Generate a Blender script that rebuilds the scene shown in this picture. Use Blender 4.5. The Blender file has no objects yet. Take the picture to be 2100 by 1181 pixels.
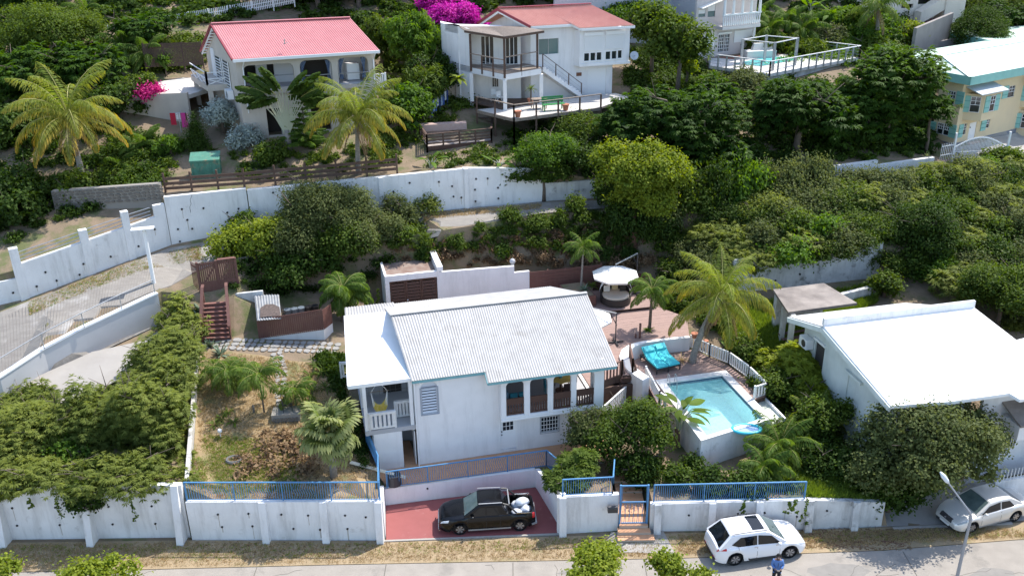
import bpy,bmesh,math,random
import numpy as np
from mathutils import Vector,Matrix
from mathutils.bvhtree import BVHTree
from mathutils.geometry import tessellate_polygon,delaunay_2d_cdt
random.seed(7);rng=np.random.default_rng(7)
SC=bpy.context.scene;COL=SC.collection
# ---------------------------------------------------------------- camera, sky, sun, exposure
FPX=1925.0;TH=math.radians(24.1);RO=math.radians(.86)
CAMP=np.array([0,0,30.0])
_r=np.array([1,0,0.]);_f=np.array([0,math.cos(TH),-math.sin(TH)]);_u=np.array([0,math.sin(TH),math.cos(TH)])
UP=math.cos(RO)*_u+math.sin(RO)*_r;RT=math.cos(RO)*_r-math.sin(RO)*_u
cd=bpy.data.cameras.new('camera');cam=bpy.data.objects.new('camera',cd);COL.objects.link(cam)
cd.sensor_fit='HORIZONTAL';cd.sensor_width=36;cd.lens=36*FPX/2100;cd.clip_end=2000;cd.clip_start=.5
cam.matrix_world=Matrix(((RT[0],UP[0],-_f[0],0),(RT[1],UP[1],-_f[1],0),(RT[2],UP[2],-_f[2],30),(0,0,0,1)))
SC.camera=cam
SUN_TO=Vector((.50,.42,1.0)).normalized()
w=bpy.data.worlds.new('World');SC.world=w;w.use_nodes=True
nt=w.node_tree;bg=nt.nodes['Background']
sky=nt.nodes.new('ShaderNodeTexSky');sky.sky_type='NISHITA';sky.sun_disc=False
sky.sun_elevation=math.asin(SUN_TO.z);sky.sun_rotation=math.atan2(SUN_TO.x,SUN_TO.y)
nt.links.new(sky.outputs[0],bg.inputs[0]);bg.inputs[1].default_value=.15
sd=bpy.data.lights.new('sun','SUN');sd.energy=2.9;sd.angle=math.radians(.5);sd.color=(1,.955,.89)
sun=bpy.data.objects.new('sun',sd);COL.objects.link(sun);sun.rotation_euler=SUN_TO.to_track_quat('Z','Y').to_euler();sun.location=(0,0,60)
SC.view_settings.view_transform='Standard';SC.view_settings.look='None';SC.view_settings.exposure=1.22;SC.view_settings.gamma=1
SC.view_settings.use_curve_mapping=False
SC.cycles.max_bounces=6;SC.cycles.transparent_max_bounces=8;SC.cycles.diffuse_bounces=3;SC.cycles.caustics_reflective=False;SC.cycles.caustics_refractive=False
# ---------------------------------------------------------------- measuring: a pixel of the photograph as a ray from the camera
def ray(px,py):return _f+(px-1050)/FPX*RT+(590.5-py)/FPX*UP
def Z(px,py,z):v=ray(px,py);return CAMP+v*(z-30)/v[2]
def WY(px,py,y):v=ray(px,py);return CAMP+v*y/v[1]
def HT(b,px,py):
 v=ray(px,py);t=(v[0]*b[0]+v[1]*b[1])/(v[0]**2+v[1]**2);return 30+v[2]*t
class Fr:
 """a local frame: a runs along the front, b towards the back, z up"""
 def __init__(s,o,yaw):s.o=np.array(o,float)[:2];y=math.radians(yaw);s.a=np.array([math.cos(y),math.sin(y)]);s.b=np.array([-s.a[1],s.a[0]]);s.yaw=y
 def P(s,a,b,z):q=s.o+s.a*a+s.b*b;return(q[0],q[1],z)
 def loc(s,p):d=np.array(p[:2])-s.o;return d@s.a,d@s.b
 def onb(s,px,py,b):
  v=ray(px,py);t=(s.o@s.b+b-CAMP[:2]@s.b)/(v[:2]@s.b);p=CAMP+v*t;return s.loc(p)[0],p[2]
 def ona(s,px,py,a):
  v=ray(px,py);t=(s.o@s.a+a-CAMP[:2]@s.a)/(v[:2]@s.a);p=CAMP+v*t;return s.loc(p)[1],p[2]
 def onz(s,px,py,z):return s.loc(Z(px,py,z))
class FrS(Fr):
 """frame with its own direction for the side walls (angles of a and b in degrees)"""
 def __init__(s,o,ya,yb):Fr.__init__(s,o,ya);y=math.radians(yb);s.b=np.array([math.cos(y),math.sin(y)])
 def loc(s,p):d=np.array(p[:2])-s.o;M=np.array([s.a,s.b]).T;return tuple(np.linalg.solve(M,d))
 def onb(s,px,py,b):
  n=np.array([-s.a[1],s.a[0]]);v=ray(px,py);t=((s.o+s.b*b)@n)/(v[:2]@n);p=CAMP+v*t;return s.loc(p)[0],p[2]
 def ona(s,px,py,a):
  n=np.array([-s.b[1],s.b[0]]);v=ray(px,py);t=((s.o+s.a*a)@n)/(v[:2]@n);p=CAMP+v*t;return s.loc(p)[1],p[2]
def FrAB(A,B):return Fr(A,math.degrees(math.atan2(B[1]-A[1],B[0]-A[0]))),math.hypot(B[0]-A[0],B[1]-A[1])
# ---------------------------------------------------------------- materials
MATS={}
def mat(name,col,rough=.7,col2=None,scale=3.,amt=.5,streak=0.,bump=0.,bscale=30.,metal=0.,spec=.5,stretch=(1,1,1),detail=6,stain=None,trans=0.,coat=0.,local=False):
 if name in MATS:return MATS[name]
 m=bpy.data.materials.new(name);m.use_nodes=True;N=m.node_tree.nodes;L=m.node_tree.links
 b=N['Principled BSDF'];b.inputs['Roughness'].default_value=rough;b.inputs['Metallic'].default_value=metal
 b.inputs['Specular IOR Level'].default_value=spec;b.inputs['Base Color'].default_value=(*col,1)
 if coat:b.inputs['Coat Weight'].default_value=coat;b.inputs['Coat Roughness'].default_value=.05
 if trans:b.inputs['Transmission Weight'].default_value=trans
 geo=N.new('ShaderNodeTexCoord' if local else 'ShaderNodeNewGeometry');pos=geo.outputs['Object' if local else 'Position']
 cur=None
 def noise(sc,det=6,st=(1,1,1),rg=.55):
  mp=N.new('ShaderNodeMapping');mp.inputs['Scale'].default_value=st;L.new(pos,mp.inputs[0])
  n=N.new('ShaderNodeTexNoise');n.inputs['Scale'].default_value=sc;n.inputs['Detail'].default_value=det;n.inputs['Roughness'].default_value=rg
  L.new(mp.outputs[0],n.inputs['Vector']);return n.outputs['Fac']
 def mix(a,bcol,fac,lo,hi,k):
  r=N.new('ShaderNodeMapRange');r.inputs[1].default_value=lo;r.inputs[2].default_value=hi;r.inputs[4].default_value=k;L.new(fac,r.inputs[0])
  x=N.new('ShaderNodeMix');x.data_type='RGBA';L.new(r.outputs[0],x.inputs[0])
  if a is None:x.inputs[6].default_value=(*col,1)
  else:L.new(a,x.inputs[6])
  x.inputs[7].default_value=(*bcol,1);return x.outputs[2]
 if col2:cur=mix(cur,col2,noise(scale,detail,stretch),.5-amt*.5+.1,.5+amt*.5,1)
 if stain:cur=mix(cur,stain[0],noise(stain[1],8,rg=.65),stain[2],stain[2]+.12,stain[3])
 if streak:cur=mix(cur,(.20,.185,.16),noise(1.1,8,(1.6,1.6,.22),.7),.50,.82,streak)
 if cur is not None:L.new(cur,b.inputs['Base Color'])
 if bump:
  bp=N.new('ShaderNodeBump');bp.inputs['Strength'].default_value=bump;bp.inputs['Distance'].default_value=.05
  L.new(noise(bscale,8),bp.inputs['Height']);L.new(bp.outputs[0],b.inputs['Normal'])
 MATS[name]=m;return m
def leafmat(name,dark,light,trans=.35,tip=None,rough=.45):
 m=bpy.data.materials.new(name);m.use_nodes=True;N=m.node_tree.nodes;L=m.node_tree.links
 b=N['Principled BSDF'];b.inputs['Roughness'].default_value=.62;b.inputs['Specular IOR Level'].default_value=.16
 at=N.new('ShaderNodeAttribute');at.attribute_name='tint'
 oi=N.new('ShaderNodeObjectInfo')
 ad=N.new('ShaderNodeMath');ad.operation='MULTIPLY_ADD';ad.inputs[1].default_value=.3;L.new(oi.outputs['Random'],ad.inputs[0]);L.new(at.outputs['Fac'],ad.inputs[2])
 su=N.new('ShaderNodeMath');su.operation='SUBTRACT';su.use_clamp=True;su.inputs[1].default_value=.15;L.new(ad.outputs[0],su.inputs[0])
 x=N.new('ShaderNodeMix');x.data_type='RGBA';x.inputs[6].default_value=(*dark,1);x.inputs[7].default_value=(*light,1);L.new(su.outputs[0],x.inputs[0])
 out=x.outputs[2]
 if tip:
  a2=N.new('ShaderNodeAttribute');a2 .attribute_name='tip'
  y=N.new('ShaderNodeMix');y.data_type='RGBA';L.new(a2 .outputs['Fac'],y.inputs[0]);L.new(out,y.inputs[6]);y.inputs[7].default_value=(*tip,1);out=y.outputs[2]
 L.new(out,b.inputs['Base Color'])
 t=N.new('ShaderNodeBsdfTranslucent');hs=N.new('ShaderNodeHueSaturation');hs.inputs['Value'].default_value=1.75;hs.inputs['Saturation'].default_value=1.15;hs.inputs['Hue'].default_value=.488
 L.new(out,hs.inputs['Color']);L.new(hs.outputs[0],t.inputs[0])
 ms=N.new('ShaderNodeMixShader');ms.inputs[0].default_value=trans;L.new(b.outputs[0],ms.inputs[1]);L.new(t.outputs[0],ms.inputs[2])
 L.new(ms.outputs[0],N['Material Output'].inputs[0]);MATS[name]=m;return m
WHITE=mat('white_render',(.80,.79,.78),.85,(.72,.71,.70),1.2,.6,streak=.28,bump=.15,bscale=18)
WALLW=mat('weathered_white_wall',(.78,.77,.755),.9,(.64,.63,.61),.7,.6,streak=.55,bump=.3,bscale=8,stain=((.33,.31,.27),.9,.60,.6))
OLDW=mat('mouldy_white_wall',(.66,.66,.64),.9,(.34,.34,.33),1.1,.8,streak=.9,bump=.3,bscale=9,stain=((.12,.12,.11),1.5,.56,.8))
TRIMW=mat('white_paint',(.80,.80,.79),.5)
RAILW=mat('white_railing_paint',(.78,.78,.77),.55,(.62,.6,.56),4,.6)
CREAM=mat('cream_render',(.56,.50,.43),.88,(.48,.43,.37),1,.6,streak=.2,bump=.15,bscale=16)
PINKW=mat('pale_pink_render',(.66,.60,.57),.88,(.58,.53,.5),1,.6,streak=.15)
YELLOW=mat('pale_yellow_render',(.72,.58,.36),.88,(.64,.52,.34),.9,.6,streak=.12)
GREYP=mat('grey_plinth_paint',(.22,.24,.28),.8,(.17,.18,.21),2)
ROOFW=mat('white_corrugated_metal',(.43,.42,.405),.65,(.33,.315,.295),1.6,.8,streak=.5,stain=((.28,.26,.23),1.1,.55,.5))
ROOFFLAT=mat('white_roof_coating',(.82,.82,.82),.6,(.76,.76,.75),1.2,.6,stain=((.45,.44,.42),3.,.68,.5))
ROOFR=mat('red_corrugated_metal',(.53,.20,.20),.55,(.46,.16,.165),1.5,.6,stain=((.6,.25,.24),.6,.55,.35))
ROOFR2=mat('orange_red_corrugated_metal',(.70,.345,.265),.55,(.62,.27,.21),1.5,.6,stain=((.62,.3,.25),.8,.55,.4))
DRED=mat('dark_red_flashing',(.28,.035,.05),.5)
TEAL=mat('teal_fascia_paint',(.14,.33,.36),.6,(.2,.42,.45),3)
GREENROOF=mat('mint_roof_paint',(.47,.60,.50),.7,(.42,.55,.46),1,stain=((.55,.62,.55),.8,.55,.5))
MINT=mat('mint_fascia_paint',(.25,.52,.46),.6,(.2,.45,.4),2)
SHUT=mat('mint_shutter_paint',(.24,.50,.44),.6)
TILE=mat('terracotta_tile',(.60,.33,.18),.6,(.50,.26,.14),2.5,.8,stain=((.55,.42,.3),2.2,.62,.5))
GROUT=mat('grout',(.42,.36,.30),.9)
DECK=mat('pinkish_deck_board',(.34,.225,.19),.75,(.27,.18,.155),3,.7,stretch=(1,1,1),stain=((.42,.34,.30),1.2,.6,.5))
DECKD=mat('dark_deck_board',(.16,.085,.062),.7,(.12,.06,.045),3)
WOODD=mat('dark_brown_wood',(.085,.04,.028),.65,(.06,.03,.022),6,stretch=(1,1,.2))
WOODR=mat('red_brown_painted_wood',(.16,.075,.058),.7,(.14,.055,.042),4,stretch=(2,2,.4),stain=((.3,.17,.13),2,.62,.4))
WOODG=mat('weathered_grey_wood',(.27,.22,.18),.85,(.17,.13,.10),4,stretch=(2,2,.5))
WOODB=mat('weathered_brown_wood',(.11,.065,.045),.8,(.07,.04,.03),4)
BLUE=mat('blue_railing_paint',(.06,.20,.40),.5,(.10,.27,.46),5)
GLASS=mat('dark_window_glass',(.02,.025,.03),.08,spec=.8)
GLASSG=mat('greenish_window_glass',(.10,.17,.17),.08,(.16,.24,.23),.5,.8,spec=.8)
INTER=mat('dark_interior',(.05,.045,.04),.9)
INTERW=mat('interior_wall_tile',(.42,.42,.43),.6)
CONC=mat('worn_concrete',(.36,.335,.30),.9,(.27,.25,.225),1.4,.8,bump=.3,bscale=25,stain=((.5,.48,.44),.7,.55,.5))
ROADM=mat('old_concrete_road',(.34,.305,.26),.92,(.23,.205,.175),1.3,.9,bump=.35,bscale=40,stain=((.17,.155,.135),.7,.56,.55),detail=12)
RAMPM=mat('grooved_concrete_ramp',(.29,.265,.23),.92,(.19,.17,.15),1.2,.7,bump=.4,bscale=30,stain=((.50,.48,.45),.35,.53,.6),stretch=(1,3,1))
OLDROOF=mat('stained_concrete_roof',(.30,.26,.225),.92,(.12,.10,.088),1.0,.5,bump=.3,stain=((.34,.31,.29),2,.6,.5))
REDC=mat('red_painted_concrete',(.29,.085,.08),.75,(.23,.065,.06),1.6,.8,stain=((.40,.24,.21),1.3,.60,.6))
METAL=mat('galvanised_metal',(.45,.46,.47),.4,(.35,.36,.37),4,metal=.5)
METALD=mat('dark_metal',(.05,.05,.055),.45,metal=.3)
BLACK=mat('black_plastic',(.018,.018,.02),.5)
STONE=mat('rubble_stone',(.20,.175,.145),.9,(.11,.098,.085),3,.7,bump=.5,bscale=14)
FLAG=mat('grey_flagstone',(.36,.345,.32),.9,(.22,.21,.19),2.2,.8,bump=.3)
PINKS=mat('pinkish_paving_stone',(.42,.27,.23),.85,(.5,.4,.36),5,.9)
LEAFLIT=mat('dry_fallen_leaf',(.36,.19,.10),.8,(.2,.11,.06),3,.9)
BARK=mat('brown_bark',(.15,.115,.085),.9,(.09,.07,.055),5,bump=.5)
BARKG=mat('grey_palm_bark',(.30,.27,.235),.9,(.18,.16,.14),6,bump=.5,stretch=(1,1,3))
BARKR=mat('reddish_bark',(.20,.10,.07),.9,(.13,.07,.05),6)
def _water():
 m=mat('pool_water',(.86,.97,.98),.03,trans=1.0);N=m.node_tree.nodes;L=m.node_tree.links;b=N['Principled BSDF'];b.inputs['IOR'].default_value=1.12
 g=N.new('ShaderNodeNewGeometry');n=N.new('ShaderNodeTexNoise');n.inputs['Scale'].default_value=3.2;n.inputs['Detail'].default_value=4;L.new(g.outputs['Position'],n.inputs['Vector'])
 bp=N.new('ShaderNodeBump');bp.inputs['Strength'].default_value=.35;bp.inputs['Distance'].default_value=.06;L.new(n.outputs[0],bp.inputs['Height']);L.new(bp.outputs[0],b.inputs['Normal'])
 t=N.new('ShaderNodeBsdfTransparent');t.inputs[0].default_value=(.86,.98,.985,1);gl=N.new('ShaderNodeBsdfGlossy');gl.inputs['Roughness'].default_value=.05;L.new(bp.outputs[0],gl.inputs['Normal'])
 fr=N.new('ShaderNodeFresnel');fr.inputs[0].default_value=1.33;L.new(bp.outputs[0],fr.inputs['Normal'])
 df=N.new('ShaderNodeBsdfDiffuse');df.inputs[0].default_value=(.42,.84,.87,1);m0=N.new('ShaderNodeMixShader');m0 .inputs[0].default_value=.26;L.new(t.outputs[0],m0 .inputs[1]);L.new(df.outputs[0],m0 .inputs[2]);ms=N.new('ShaderNodeMixShader');L.new(fr.outputs[0],ms.inputs[0]);L.new(m0 .outputs[0],ms.inputs[1]);L.new(gl.outputs[0],ms.inputs[2]);L.new(ms.outputs[0],N['Material Output'].inputs[0]);return m
WATER=_water()
def _pooltile():
 m=mat('aqua_tile_light_net',(.42,.76,.77),.4);N=m.node_tree.nodes;L=m.node_tree.links;b=N['Principled BSDF']
 g=N.new('ShaderNodeNewGeometry');n0=N.new('ShaderNodeTexNoise');n0 .inputs['Scale'].default_value=1.6;L.new(g.outputs['Position'],n0 .inputs['Vector'])
 ad=N.new('ShaderNodeVectorMath');ad.operation='MULTIPLY_ADD';ad.inputs[1].default_value=(.5,.5,.5);L.new(n0 .outputs['Color'],ad.inputs[0]);L.new(g.outputs['Position'],ad.inputs[2])
 v=N.new('ShaderNodeTexVoronoi');v.inputs['Scale'].default_value=5.;L.new(ad.outputs[0],v.inputs['Vector'])
 r=N.new('ShaderNodeMapRange');r.inputs[1].default_value=.1;r.inputs[2].default_value=.75;L.new(v.outputs['Distance'],r.inputs[0])
 x=N.new('ShaderNodeMix');x.data_type='RGBA';x.inputs[6].default_value=(.50,.80,.81,1);x.inputs[7].default_value=(.62,.90,.89,1);L.new(r.outputs[0],x.inputs[0]);L.new(x.outputs[2],b.inputs['Base Color']);return m  # warped cells paint the water's net of light into the tile colour
POOLT=_pooltile()
NAVY=mat('navy_waterline_tile',(.015,.04,.12),.3)
# ---------------------------------------------------------------- objects
def tag(o,label=None,cat=None,group=None,kind=None):
 if label:o['label']=label
 if cat:o['category']=cat
 if group:o['group']=group
 if kind:o['kind']=kind
 return o
def thing(name,label,cat,loc=(0,0,0),group=None,rz=0.):
 o=bpy.data.objects.new(name,None);COL.objects.link(o);o.location=loc;o.rotation_euler[2]=rz;o.empty_display_size=.2
 return tag(o,label,cat,group,'thing')
def link(name,me,m=None,parent=None,loc=None,rot=None,scale=None):
 o=bpy.data.objects.new(name,me);COL.objects.link(o)
 if m and not me.materials:me.materials.append(m)
 if parent:o.parent=parent
 if loc is not None:o.location=loc
 if rot is not None:o.rotation_euler=rot
 if scale is not None:o.scale=scale
 return o
def copytree(o,parent=None):
 c=o.copy();COL.objects.link(c)
 if parent:c.parent=parent
 for ch in list(o.children):copytree(ch,c)
 return c
class MB:
 """collects geometry given in world coordinates; build() links it as ONE mesh object"""
 def __init__(s):s.v=[];s.f=[]
 def add(s,vs,fs):
  n=len(s.v);s.v+=[tuple(map(float,p))for p in vs];s.f+=[tuple(i+n for i in f)for f in fs];return s
 def hexa(s,p):return s.add(p,[(0,3,2,1),(4,5,6,7),(0,1,5,4),(1,2,6,5),(2,3,7,6),(3,0,4,7)])
 def fbox(s,F,a0,a1,b0,b1,z0,z1):return s.hexa([F.P(a,b,z)for z in(z0,z1)for a,b in((a0,b0),(a1,b0),(a1,b1),(a0,b1))])
 def prism(s,pts,dz):
  n=len(pts);top=[(p[0],p[1],p[2]+dz)for p in pts]
  tri=tessellate_polygon([[Vector((p[0],p[1],0))for p in pts]])
  return s.add(list(pts)+top,[tuple(t)for t in tri]+[tuple(i+n for i in t)for t in tri]+[(i,(i+1)%n,(i+1)%n+n,i+n)for i in range(n)])
 def sheet(s,pts):
  tri=tessellate_polygon([[Vector((p[0],p[1],0))for p in pts]]);return s.add(pts,[tuple(t)for t in tri])
 def beam(s,A,B,w,h=None,up=(0,0,1)):
  h=h or w;A=Vector(A);B=Vector(B);d=(B-A).normalized();u=Vector(up)
  if abs(d.dot(u))>.98:u=Vector((0,1,0))
  x=d.cross(u).normalized()*w/2;y=x.normalized().cross(d)*h/2
  return s.hexa([A-x-y,A+x-y,A+x+y,A-x+y,B-x-y,B+x-y,B+x+y,B-x+y])
 def tube(s,pts,r,n=6,cap=True):
  pts=[Vector(p)for p in pts];rs=r if isinstance(r,(list,tuple))else[r]*len(pts);V=[];u=None
  for i,p in enumerate(pts):
   d=(pts[min(i+1,len(pts)-1)]-pts[max(i-1,0)]).normalized()
   if u is None:u=d.orthogonal().normalized()
   u=(u-d*u.dot(d)).normalized();w_=d.cross(u)
   V+=[p+(u*math.cos(2*math.pi*k/n)+w_*math.sin(2*math.pi*k/n))*rs[i]for k in range(n)]
  fs=[(i*n+k,i*n+(k+1)%n,(i+1)*n+(k+1)%n,(i+1)*n+k)for i in range(len(pts)-1)for k in range(n)]
  if cap:fs+=[tuple(range(n-1,-1,-1)),tuple(range((len(pts)-1)*n,len(pts)*n))]
  return s.add(V,fs)
 def panel(s,outline,holes,mp,t):
  """flat panel with openings; outline and holes are lists of (u,v); mp(u,v,w) gives the point, w = 0 front, t back"""
  loops=[outline]+holes;flat=[q for l in loops for q in l];n=len(flat)
  tri=tessellate_polygon([[Vector((q[0],q[1],0))for q in l]for l in loops])
  V=[mp(q[0],q[1],0)for q in flat]+[mp(q[0],q[1],t)for q in flat]
  fs=[tuple(x)for x in tri]+[tuple(i+n for i in reversed(x))for x in tri];k=0
  for l in loops:
   m=len(l);fs+=[(k+i,k+(i+1)%m,k+(i+1)%m+n,k+i+n)for i in range(m)];k+=m
  return s.add(V,fs)
 def wall(s,F,b,out,holes,t=.15):return s.panel(out,holes,lambda u,v,w_:F.P(u,b+w_,v),t)
 def walla(s,F,a,out,holes,t=.15):return s.panel(out,holes,lambda u,v,w_:F.P(a+w_,u,v),t)
 def sphere(s,c,r,nu=8,nv=6,sz=1):
  V=[(c[0],c[1],c[2]-r*sz)];
  for j in range(1,nv):
   t=-math.pi/2+math.pi*j/nv
   V+=[(c[0]+r*math.cos(t)*math.cos(2*math.pi*i/nu),c[1]+r*math.cos(t)*math.sin(2*math.pi*i/nu),c[2]+r*sz*math.sin(t))for i in range(nu)]
  V.append((c[0],c[1],c[2]+r*sz));e=len(V)-1
  fs=[(0,1+(i+1)%nu,1+i)for i in range(nu)]+[(e,e-nu+i,e-nu+(i+1)%nu)for i in range(nu)]
  fs+=[(1+j*nu+i,1+j*nu+(i+1)%nu,1+(j+1)*nu+(i+1)%nu,1+(j+1)*nu+i)for j in range(nv-2)for i in range(nu)]
  return s.add(V,fs)
 def cyl(s,c,r,h,n=12,r2=None):return s.tube([c,(c[0],c[1],c[2]+h)],[r,r if r2 is None else r2],n)
 def corr(s,p00,p10,p11,p01,pitch=.15,amp=.022,th=.03):
  """corrugated sheet between four corners (00-10 eave, 01-11 ridge), ribs run from eave to ridge"""
  p00,p10,p11,p01=map(Vector,(p00,p10,p11,p01));n=max(4,int((p10-p00).length/pitch))*2
  nz=(p10-p00).cross(p01-p00).normalized();nz=nz if nz.z>0 else-nz;V=[]
  for i in range(n+1):
   t=i/n;o=nz*(amp if(i//1)%2 else-amp);A=p00 .lerp(p10,t);B=p01 .lerp(p11,t);V+=[A+o,B+o,A-nz*th,B-nz*th]
  fs=[]
  for i in range(n):
   k=4*i;fs+=[(k,k+4,k+5,k+1),(k+2,k+3,k+7,k+6),(k,k+2,k+6,k+4),(k+1,k+5,k+7,k+3)]
  k=4*n;fs+=[(0,1,3,2),(k,k+2,k+3,k+1)]
  return s.add(V,fs)
 def mesh(s,name,o=(0,0,0),smooth=False):
  me=bpy.data.meshes.new(name);me.from_pydata([(x-o[0],y-o[1],z-o[2])for x,y,z in s.v],[],s.f)
  bm=bmesh.new();bm.from_mesh(me);bmesh.ops.recalc_face_normals(bm,faces=bm.faces);bm.to_mesh(me);bm.free()
  if smooth:
   me.polygons.foreach_set('use_smooth',[True]*len(me.polygons))
  return me
 def build(s,name,m,parent=None,smooth=False,loc=None):
  p=parent
  if p is not None:
   base=[0.,0.,0.];q=p
   while q is not None:base=[base[i]+q.location[i]for i in range(3)];q=q.parent
   return link(name,s.mesh(name,base,smooth),m,p)
  if loc is None:
   n=len(s.v);zs=min(v[2]for v in s.v);loc=(sum(v[0]for v in s.v)/n,sum(v[1]for v in s.v)/n,zs)
  return link(name,s.mesh(name,loc,smooth),m,None,loc)
def arch(a0,a1,z0,z1,r=.25,n=4):
 """opening with rounded top corners"""
 p=[(a0,z0),(a1,z0)]
 p+=[(a1-r+r*math.cos(t),z1-r+r*math.sin(t))for t in[math.pi/2*i/n for i in range(n+1)]]
 p+=[(a0+r-r*math.sin(t),z1-r+r*math.cos(t))for t in[math.pi/2*i/n for i in range(n+1)]]
 return p
def rect(a0,a1,z0,z1):return[(a0,z0),(a1,z0),(a1,z1),(a0,z1)]
def lerp(A,B,t):return tuple(A[i]+(B[i]-A[i])*t for i in range(len(A)))
def struct(mb,name,m,smooth=False):return tag(mb.build(name,m,smooth=smooth,loc=(0,0,0)),kind='structure')
# ================================================================ terrain
TP=[];TE=[]
def T(*a):
 for x in a:TP.append((float(x[0]),float(x[1]),float(x[2])))
def TZ(*a):
 for px,py,z in a:TP.append(tuple(Z(px,py,z)))
def TL(*a,step=1.5):
 """a line of the ground: points joined by fixed edges"""
 prev=None
 for p in a:
  p=np.array(p,float)
  if prev is not None:
   n=max(1,int(np.linalg.norm(p[:2]-prev[:2])/step))
   for i in range(1,n+1):
    TP.append(tuple(prev+(p-prev)*i/n));TE.append((len(TP)-2,len(TP)-1))
  else:TP.append(tuple(p))
  prev=p
def Zs(l):return[tuple(Z(*p))for p in l]
def step(pts,zlow,zhigh,d=.24):
 """two lines hidden inside a wall: the low ground in front of it, the high ground behind"""
 lo,hi=[],[]
 for i,p in enumerate(pts):
  q=pts[min(i+1,len(pts)-1)];r=pts[max(i-1,0)];dx,dy=q[0]-r[0],q[1]-r[1];l=math.hypot(dx,dy);nx,ny=-dy/l,dx/l
  lo.append((p[0]+nx*.03,p[1]+ny*.03,zlow[i]));hi.append((p[0]+nx*d,p[1]+ny*d,zhigh[i]))
 TL(*lo);TL(*hi)
for X in(-150,-90,-60,-30,0,30,60,90,150):
 for Y_ in(-60,-20,10,30):T((X,Y_,-.02))
for X in(-60,-30,-10,0,10,20,30):T((X,35.5,-.02))
step([(-60,37.6),(-16.1,37.5)],[-.02,-.02],[2.85,2.85]);step([(-15.95,37.28),(-6.45,37.03)],[-.02,-.02],[2.15,2.2],.22)
step([(-6.4,37.15),(-6.72,39.72)],[-.02,-.02],[2.1,1.15],.2);step([(-6.62,39.82),(1.02,41.2)],[-.02,-.02],[.98,.98],.2);step([(1.12,41.1),(2.3,37.55)],[-.02,-.02],[1.05,2.0],.2)
step([(2.4,37.32),(4.95,37.5)],[-.02,-.02],[2.0,2.0],.24);step([(6.6,37.42),(14.2,37.37)],[-.02,-.02],[1.5,1.6]);step([(14.3,37.37),(18.1,37.5)],[-.02,-.02],[1.6,1.3])
TL((5.2,37.6,-.02),(6.35,37.6,-.02));TL((4.9,37.9,1.8),(4.9,40.5,1.2));TL((5.15,37.9,-.02),(5.15,38.6,.1),(5.15,41.5,.95));TL((6.5,37.9,-.02),(6.5,38.6,.1),(6.6,41.5,.95));TL((6.75,37.9,1.4),(6.8,40.5,1.2))
T((9.3,40,1.2),(9.3,38.5,1.3),(12,38.5,1.4));TL((18.4,37.5,-.02),(19.0,40,.1),(19.2,43,.4),(24,43,.4),(40,44,.4),(60,44,.4))
T((18.6,37.2,-.02),(25,37.6,-.02),(30,38,0),(60,38,0),(120,38,0),(25,39,.0),(40,40,.0))
# garden left of the house
TZ((402,705,3.5),(440,700,3.6),(560,705,3.7),(690,703,3.7),(690,745,3.45),(580,740,3.5),(420,760,3.3),(560,840,2.95),(400,900,2.6),(600,900,2.55))
TL((-7.2,40.3,1.95),(-8.3,42.2,2.1),(-8.6,45,2.9),(-9,50.5,3.6));TL((-6.95,40.3,1.0),(-8.0,42.0,1.0),(-8.2,45,1.0),(-8.5,50.2,1.0))
T((-5.0,44,1.0),(4.9,44,1.0),(-5,49,1.0),(3,50,1.0),(6,44,1.0),(6,47,1.2),(8.5,46.5,1.25),(9.3,45.8,1.2),(11.5,46.5,1.2),(8.7,41.5,1.3),(9,49,2.3))
# left slope and lower driveway
T((-21,44,3.2),(-17.5,45,2.95),(-26,40,2.95),(-20,50,3.7),(-19.8,52,4.6),(-60,41,2.0),(-40,40,2.5),(-90,45,-2),(-150,45,-4))
TZ((250,760,3.7),(120,800,3.35),(0,880,2.9),(0,830,2.95),(60,860,3.05),(150,840,3.3))
IB=Zs([(-60,807,4.5),(0,776,4.8),(90,717,5.2),(169,675,5.6),(305,611,6.1),(324,603,6.15)])
step([(-62,IB[0][1]-3,0)]+IB,[1.4,2.7,3.1,3.45,3.75,4.05,4.1],[3.2]+[p[2]-.12 for p in IB],.2)
TZ((440,605,5.6),(400,570,5.9),(480,610,5.5),(480,690,3.75),(600,655,3.9),(655,640,4.1),(360,600,5.9))
# the ramp, the upper road and the walls behind them
WL1=Zs([(-420,720,3.9),(58,610,5.6),(345,503,7.1)]);step(WL1,[3.8,5.55,7.05],[5.2,7.5,9.0])
WL2=Zs([(352,500,7.15),(515,468,7.6),(952,428,8.1),(1112,412,8.2),(1245,402,8.25),(1405,412,8.3),(1538,402,8.35),(1795,368,8.5),(1912,352,8.6)])
step(WL2,[7.1,7.55,8.05,8.15,8.15,8.2,8.3,8.45,8.5],[10.1,10.2,10.8,10.4,9.3,9.4,9.5,9.7,9.4])
RE=Zs([(440,540,6.9),(620,502,7.4),(860,480,7.8),(1100,442,8.0)])+[(8,62.6,8.0),(17.2,61.2,8.1),(25,62.6,8.2),(33,66,8.4),(50,73,8.4),(90,81,8.0),(150,84,7)]
TL(Z(330,598,6.12),Z(395,562,6.45),*RE)
TL((34.5,69.8,8.5),(50,76.5,8.45),(90,85,8.0),(150,90,7))
T((-60,45,3.4),(-100,42,2),(-100,50,2.5));TZ((200,580,6.2),(100,640,5.4))
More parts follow.
